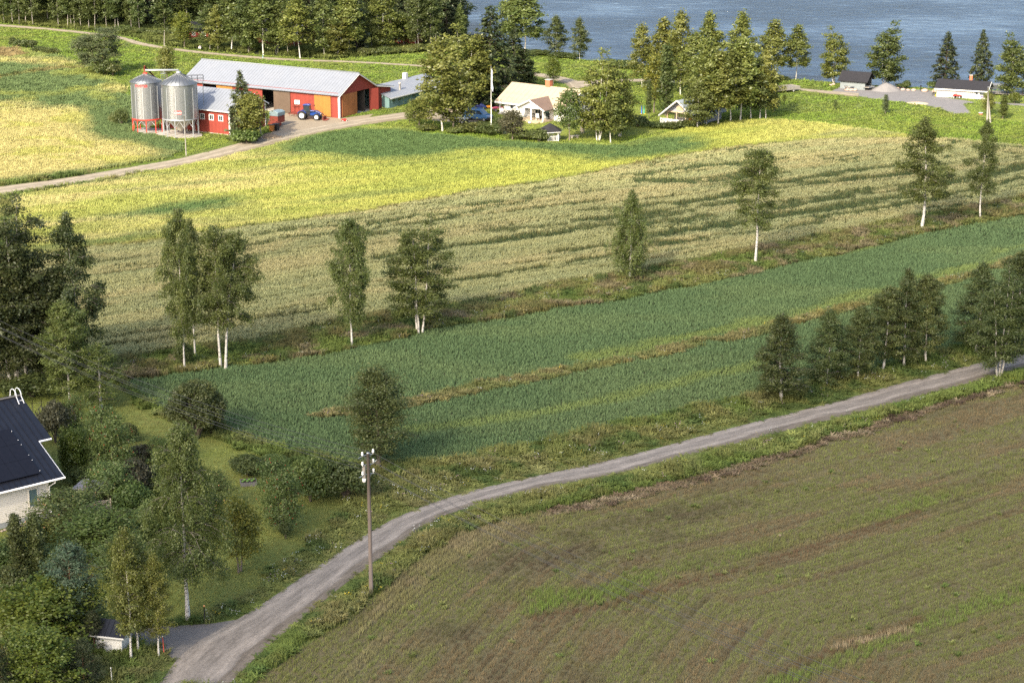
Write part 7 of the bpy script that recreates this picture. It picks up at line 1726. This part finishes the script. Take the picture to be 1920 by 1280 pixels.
bbq = empty("lawn_bench", G(1077, 259.5), .4, "grey stone bench in the shade by the maple", "bench"); MB().box(-.7, .7, -.25, .25, .35, .45).build("seat", CONCRETE, bbq); MB().box(-.55, -.35, -.2, .2, 0, .345).build("leg", CONCRETE, bbq); MB().box(.35, .55, -.2, .2, 0, .345).build("leg", CONCRETE, bbq)
rm = empty("red_mower", G(645.5, 227.5), .3, "small red mower on the grass by the barn corner", "mower"); MB().prism([(-.4, .12), (.4, .12), (.3, .4), (-.3, .4)], -.28, .28, 'y').build("body", SIGNRED, rm, bevel=.04); MB().tube([(-.3, .2, .35), (-.95, .2, .85), (-.95, -.2, .85), (-.3, -.2, .35)], .02, 5).build("handle", BLACK, rm)
for x_ in (-.3, .3):
    for y_ in (-.28, .28): wheel(rm, (x_, y_, .12), .12, .06)

# ------------------------------------------------------------------ by the river
def trailer(px, py, rz, label, tilt):
    e = empty("flat_trailer", G(px, py), rz, label, "trailer", "flat trailers by the grey shed"); e.scale = (.8,) * 3
    b_ = MB().box(-1.4, 1.4, -.75, .75, 0, .07); b_.box(-1.4, 1.4, -.78, -.72, .07, .3); b_.box(-1.4, 1.4, .72, .78, .07, .3); b_.box(1.34, 1.4, -.72, .72, .07, .3)
    o = b_.build("bed", GALV, e); o.location = (0, 0, .5); o.rotation_euler = (0, tilt, 0); p = MB().box(-1.38, 1.32, -.71, .71, .072, .085).build("plywood", WOODPALE, o)
    for y_ in (-.85, .85): wheel(e, (.1, y_, .28), .28, .18, rim=GALV)
    MB().tube([(-1.3, 0, .48 + tilt * 1.2), (-2.4, 0, .3 + tilt * 1.5)], .05, 6).build("drawbar", BLACK, e)
trailer(1592, 168.5, math.radians(58), "left flat trailer tipped before the grey shed wall", .12); trailer(1629, 168.5, math.radians(50), "right flat trailer with pale bed before the shed door", .08)
R2 = np.random.default_rng(8)
def boulder(px, py, r, label, m=STONE, grp="boulders by the drive"):
    v = []; n = 9
    for i, (rr, z) in enumerate(((.75, -.05), (1.0, .25), (.95, .6), (.6, .95), (.0, 1.05))):
        for j in range(n): a = 2 * math.pi * j / n; k = r * rr * R2.uniform(.82, 1.15); v.append((k * math.cos(a) * 1.2, k * math.sin(a), z * r * R2.uniform(.9, 1.1)))
    me = npmesh("boulder", v, [(i * n + j, i * n + (j + 1) % n, (i + 1) * n + (j + 1) % n, (i + 1) * n + j) for i in range(4) for j in range(n)]); o = link("boulder", me, m); o.location = G(px, py); tag(o, label, "boulder", grp)
PINK = mat("pinkish_granite", (.46, .33, .26), .9, .25, 3, bump=.4, bscale=8)
for px, py, r, l in ((1682, 168, .38, "boulder nearest the gravel heap's right side"), (1693, 169.5, .36, "second boulder right of the gravel heap"), (1703, 170, .3, "small boulder left of the lamp post"), (1713, 170.5, .36, "boulder just left of the black lamp post"), (1734, 172, .5, "larger boulder right of the black lamp post"), (1752, 173, .42, "boulder at the corner of the white river house"), (1558, 160.5, .25, "left of two stones on the grass by the shed"), (1563, 159, .28, "right of two stones on the grass by the shed"), (1588, 170, .42, "left orange stone before the trailer"), (1596, 170.5, .42, "middle dark stone before the trailer"), (1603, 170.5, .38, "right orange stone before the trailer")):
    boulder(px, py, r, l, PINK if 'dark' not in l else STONE)
fwd = empty("firewood_sack", G(1613.5, 167.5), .3, "orange sack of firewood at the corner of the grey shed", "sack"); MB().lathe([(.28, 0), (.36, .3), (.33, .8), (.24, 1.1), (.0, 1.2)], n=10, smooth=True).build("sack", mat("orange_sack", (.55, .25, .06), .9, .3, 6, bump=.6, bscale=10), fwd); MB().lathe([(.1, 1.12), (.16, 1.25), (.05, 1.34)], n=8).build("tied_neck", mat("sack_neck", (.5, .2, .05), .9), fwd)
for px, py, t, l in ((1679, 168, 157, "black lamp post behind the gravel heap"), (1726, 171.5, 160.5, "black lamp post between the boulders")):
    b_ = G(px, py); h = height_at(b_, t); e = empty("lamp_post", b_, 0, l, "lamp post", "lamp posts by the drive"); MB().tube([(0, 0, 0), (0, 0, h - .25)], .05, 8).build("post", BLACK, e); MB().lathe([(.1, h - .25), (.15, h - .2), (.15, h - .05), (.19, h - .03), (.0, h + .06)], n=10).build("lantern", BLACK, e)
bk = empty("bicycle", G(1750, 178.6), math.radians(60), "bicycle leaning at the left end of the white river house", "bicycle"); bk.scale = (.85,) * 3
for x_ in (-.5, .5): MB().tube([(x_ + .33 * math.cos(a), 0, .33 + .33 * math.sin(a)) for a in np.linspace(0, 6.283, 17)], .03, 5, cap=False).build("wheel", TYRE, bk)
fr_ = MB(); fr_.tube([(-.5, 0, .33), (-.1, 0, .35), (.35, 0, .8), (-.2, 0, .85), (-.5, 0, .33)], .025, 5); fr_.tube([(-.1, 0, .35), (-.22, 0, .92)], .025, 5); fr_.tube([(.35, 0, .8), (.5, 0, .33)], .025, 5); fr_.tube([(.35, 0, .8), (.3, 0, 1.0), (.3, -.25, 1.02), (.3, .25, 1.02)], .02, 5); fr_.build("frame", BLACK, bk); MB().box(-.36, -.1, -.08, .08, .92, .97).build("saddle", BLACK, bk)
yb = MB().prism([(-.2, 0), (.2, 0), (.1, .28), (-.1, .28)], -.2, .2, 'y').build("yellow_bucket", mat("bucket_yellow", (.6, .40, .03), .5), None, "yellow bucket at the foot of the white river house", "bucket"); yb.location = G(1755, 180.5)
st_ = empty("lawn_stump", G(1839, 215.2), 0, "round white-topped stump on the lawn", "stump"); MB().lathe([(.34, 0), (.32, .3)], n=14).build("stump", mat("stump_red", (.35, .10, .06), .8), st_); MB().lathe([(.38, .302), (.38, .36), (0, .37)], n=14).build("top", WHITE, st_)
dk = empty("river_jetty", G(1858, 178), math.radians(-14), "dark grey plank jetty at the water behind the white river house", "jetty")
for i in range(14): MB().box(-.2 + i * .42, .18 + i * .42, -.6, 2.6, .28, .36).build("plank", GREYWOOD, dk)
for x_ in (0, 2.7, 5.4):
    for y_ in (-.4, 2.3): MB().tube([(x_, y_, -2), (x_, y_, .9)], .09, 7).build("pile", mat("pile_wood", (.10, .09, .08), .9), dk)
bt = empty("rowing_boat", G(1872, 167), math.radians(-10), "dark covered rowing boat beside the jetty", "boat"); prof_ = [(-1.7, .62), (-1.2, .8), (0, .85), (1.2, .75), (2.1, .0)]
hv = [(x_, s * w_, .75) for x_, w_ in prof_ for s in (-1, 1)] + [(x_, s * w_ * .6, .05) for x_, w_ in prof_ for s in (-1, 1)]; hf = []
for i in range(4): hf += [(2 * i, 2 * i + 2, 12 + 2 * i - 0, 10 + 2 * i), (2 * i + 1, 11 + 2 * i, 13 + 2 * i, 2 * i + 3), (10 + 2 * i, 12 + 2 * i, 13 + 2 * i, 11 + 2 * i)]
MB().add(hv, hf + [(0, 10, 11, 1)]).build("hull", mat("boat_hull", (.12, .13, .14), .5), bt); MB().add([(x_, s * w_ * 1.02, .76) for x_, w_ in prof_ for s in (-1, 1)] + [(x_, 0, 1.0 if x_ < 2 else .77) for x_, w_ in prof_], [(2 * i, 2 * i + 2, 10 + i + 1, 10 + i) for i in range(4)] + [(2 * i + 1, 10 + i, 10 + i + 1, 2 * i + 3) for i in range(4)]).build("cover", mat("boat_cover", (.16, .165, .18), .7), bt)
pf = empty("hay_wagon", G(1442, 178), math.radians(32), "grey-decked wagon with white side boards beyond the grove", "wagon")
MB().box(0, 7.0, 0, 2.4, .75, .85).build("deck", GREYWOOD, pf)
for y_ in (-.06, 2.42): MB().box(0, 7.0, y_, y_ + .04, .45, 1.0).build("side_board", GREYPOLE, pf)
MB().box(6.96, 7.02, 0, 2.4, .45, 1.0).build("end_board", GREYPOLE, pf)
for x_ in (1.2, 5.6):
    for y_ in (.15, 2.25): wheel(pf, (x_, y_, .36), .36, .25, rim=WHITE)
# along the far track
bp_ = empty("marker_post", G(493, 110), 0, "light blue marker post on the far track", "post"); MB().tube([(0, 0, 0), (0, 0, .75)], .05, 6).build("post", mat("post_blue", (.25, .45, .6), .6), bp_); MB().lathe([(.05, .75), (.06, .78), (0, .86)], n=6).build("cap", WHITE, bp_)
mbx = empty("mailbox", G(375, 94), 0, "white mailbox with red flap by the far track", "mailbox"); MB().prism([(-.25, .35), (.25, .35), (.25, .7), (.0, .85), (-.25, .7)], -.35, .35, 'y').build("box", WHITE, mbx); MB().box(-.2, .2, -.4, -.352, .6, .72).build("flap", SIGNRED, mbx); MB().tube([(0, 0, 0), (0, 0, .35)], .06, 6).build("post", POLEWOOD, mbx)

# ------------------------------------------------------------------ in the near garden
SL = mat("white_shed_boards", (.70, .69, .65), .6, .04, 2, boards=(2, .13), boards_d=.1)
gs = empty("garden_shed", G(213, 1226), math.radians(-14), "small white garden shed with a dark roof under the birches", "shed")
MB().box(-1.2, .6, 0, 1.5, .12, 1.35).build("walls", SL, gs); MB().box(.56, .64, -.04, .06, .1, 1.34).build("corner_board", WHITE, gs); MB().box(-1.25, .62, -.02, 1.52, 0, .115).build("base", DARK, gs)
roof_slab(gs, (-1.5, -.35, 1.36), (.95, -.35, 1.36), (.95, .75, 2.1), (-1.5, .75, 2.1), .06, BLACKROOF, .35, "roof_front", BLACKROOF, .03); roof_slab(gs, (.95, 1.85, 1.36), (-1.5, 1.85, 1.36), (-1.5, .75, 2.1), (.95, .75, 2.1), .06, BLACKROOF, .35, "roof_back", BLACKROOF, .03); MB().box(-1.5, .95, -.4, -.36, 1.27, 1.37).build("fascia", WHITE, gs)
MB().prism([(.0, 1.352), (1.5, 1.352), (.75, 2.0)], .5, .57).build("gable", SL, gs); keep_clear(G(213, 1226), math.radians(-14), -1.3, .7, 0, 1.5)
for px, py, t, m_, l, nm in ((308, 1228, 1193, mat("stake_red", (.42, .07, .05), .7), "thin red marker stake beside the slim young birch", "marker_stake"), (211, 1286, 1252, WHITE, "white marker stake at the bottom edge", "marker_stake")):
    b_ = G(px, py); h = height_at(b_, t); e = empty(nm, b_, 0, l, "stake"); MB().tube([(0, 0, -.1), (-.04, 0, h)], .032, 7).build("stake", m_, e); MB().lathe([(.035, h), (.035, h + .05), (0, h + .06)], (-.04, 0, 0), 7).build("tip", WHITE, e)
b_ = G(384, 1166); h = height_at(b_, 1134); e = empty("lamp_post", b_, 0, "slim black lamp post at the mouth of the driveway", "lamp post"); MB().tube([(0, 0, 0), (0, 0, h - .1)], .04, 8).build("post", BLACK, e); MB().lathe([(.05, h - .1), (.065, h - .06), (.065, h), (0, h + .03)], n=10).build("lantern", mat("amber_glass", (.6, .3, .12), .3), e)
# trellis of pale slats, playhouse, raised bed
tr_ = empty("slat_trellis", G(135, 985), math.radians(14), "pale horizontal slat trellis behind the apple tree", "trellis")
SLAT = mat("bleached_slat", (.55, .45, .33), .85, .15, 5)
for i in range(13): MB().box(-.6, 3.0, -.02, .02, .12 + i * .135, .18 + i * .135).build("slat", SLAT, tr_)
for x_ in (-.55, 1.2, 2.95): MB().box(x_ - .05, x_ + .05, .022, .1, 0, 1.9).build("post", SLAT, tr_)
pl = empty("playhouse", G(168, 948), math.radians(-18), "weathered grey open-fronted playhouse behind the trellis", "playhouse")
GW2 = mat("weathered_board", (.13, .125, .12), .85, .12, 3, boards=(0, .14), boards_d=.2)
MB().box(-.9, -.82, -.7, .9, 0, 1.55).build("side_wall", GW2, pl); MB().box(.92, 1.0, -.7, .9, 0, 1.55).build("side_wall", GW2, pl); MB().box(-.82, .92, .82, .9, 0, 1.5).build("back_wall", GW2, pl); MB().slab([(-1.0, -.85, 1.62), (1.1, -.85, 1.62), (1.1, 1.05, 1.8), (-1.0, 1.05, 1.8)], .05).build("roof", mat("greyish_roof", (.26, .25, .27), .8, .1), pl); MB().box(-.82, .92, -.66, -.6, 0, .7).build("front_rail", GW2, pl)
tc_ = empty("terrace", G(150, 945), math.radians(40), "dark grey slate terrace at the house corner", "terrace"); tcs = np.random.default_rng(2); MSLATE = mat("slate_slab", (.10, .095, .105), .85, .2, 4, bump=.3)
for i in range(9):
    for j in range(5): MB().box(-4.4 + i * .62, -3.8 + i * .62, -1.4 + j * .62, -.8 + j * .62, 0, .05 + tcs.uniform(0, .012)).build("paving_slab", MSLATE, tc_)
rb_ = empty("raised_bed", G(466, 908), math.radians(12), "grey wooden raised bed with seedlings on the lawn", "planter")
for a in ((-.65, .65, -.5, -.44), (-.65, .65, .44, .5), (-.65, -.59, -.44, .44), (.59, .65, -.44, .44)): MB().box(a[0], a[1], a[2], a[3], 0, .34).build("board", GW2, rb_)
MB().box(-.59, .59, -.44, .44, .2, .27).build("soil", mat("bed_soil", (.06, .045, .035), .95, .2), rb_)
for i in range(6): MB().lathe([(.0, .27), (.11, .36), (.12, .42), (.0, .46)], (-.45 + .18 * i, -.2 + .35 * (i % 2), 0), 7, smooth=False).build("seedling", mat("seedling_green", (.12, .24, .05), .8, .3, 9), rb_)
cs = empty("clothes_stand", G(70, 770), .3, "thin dark garden frame beyond the black roof", "garden frame")
for x_ in (-.4, .4): MB().tube([(x_, 0, 0), (x_, 0, 1.1)], .03, 6).build("upright", BLACK, cs)
MB().tube([(-.6, 0, .75), (.6, 0, .75)], .025, 5).build("crossbar", BLACK, cs)
lg = empty("fallen_log", G(200, 600), 0)
bpy.data.objects.remove(lg)
# stones in the stubble
for px, py, r, l in ((1617, 1205, .16, "pale stone on the lower strip of the stubble"), (1462, 1004, .12, "small pale stone in the middle of the stubble")):
    boulder(px, py, r, l, PINK, "stones in the stubble")
grow()
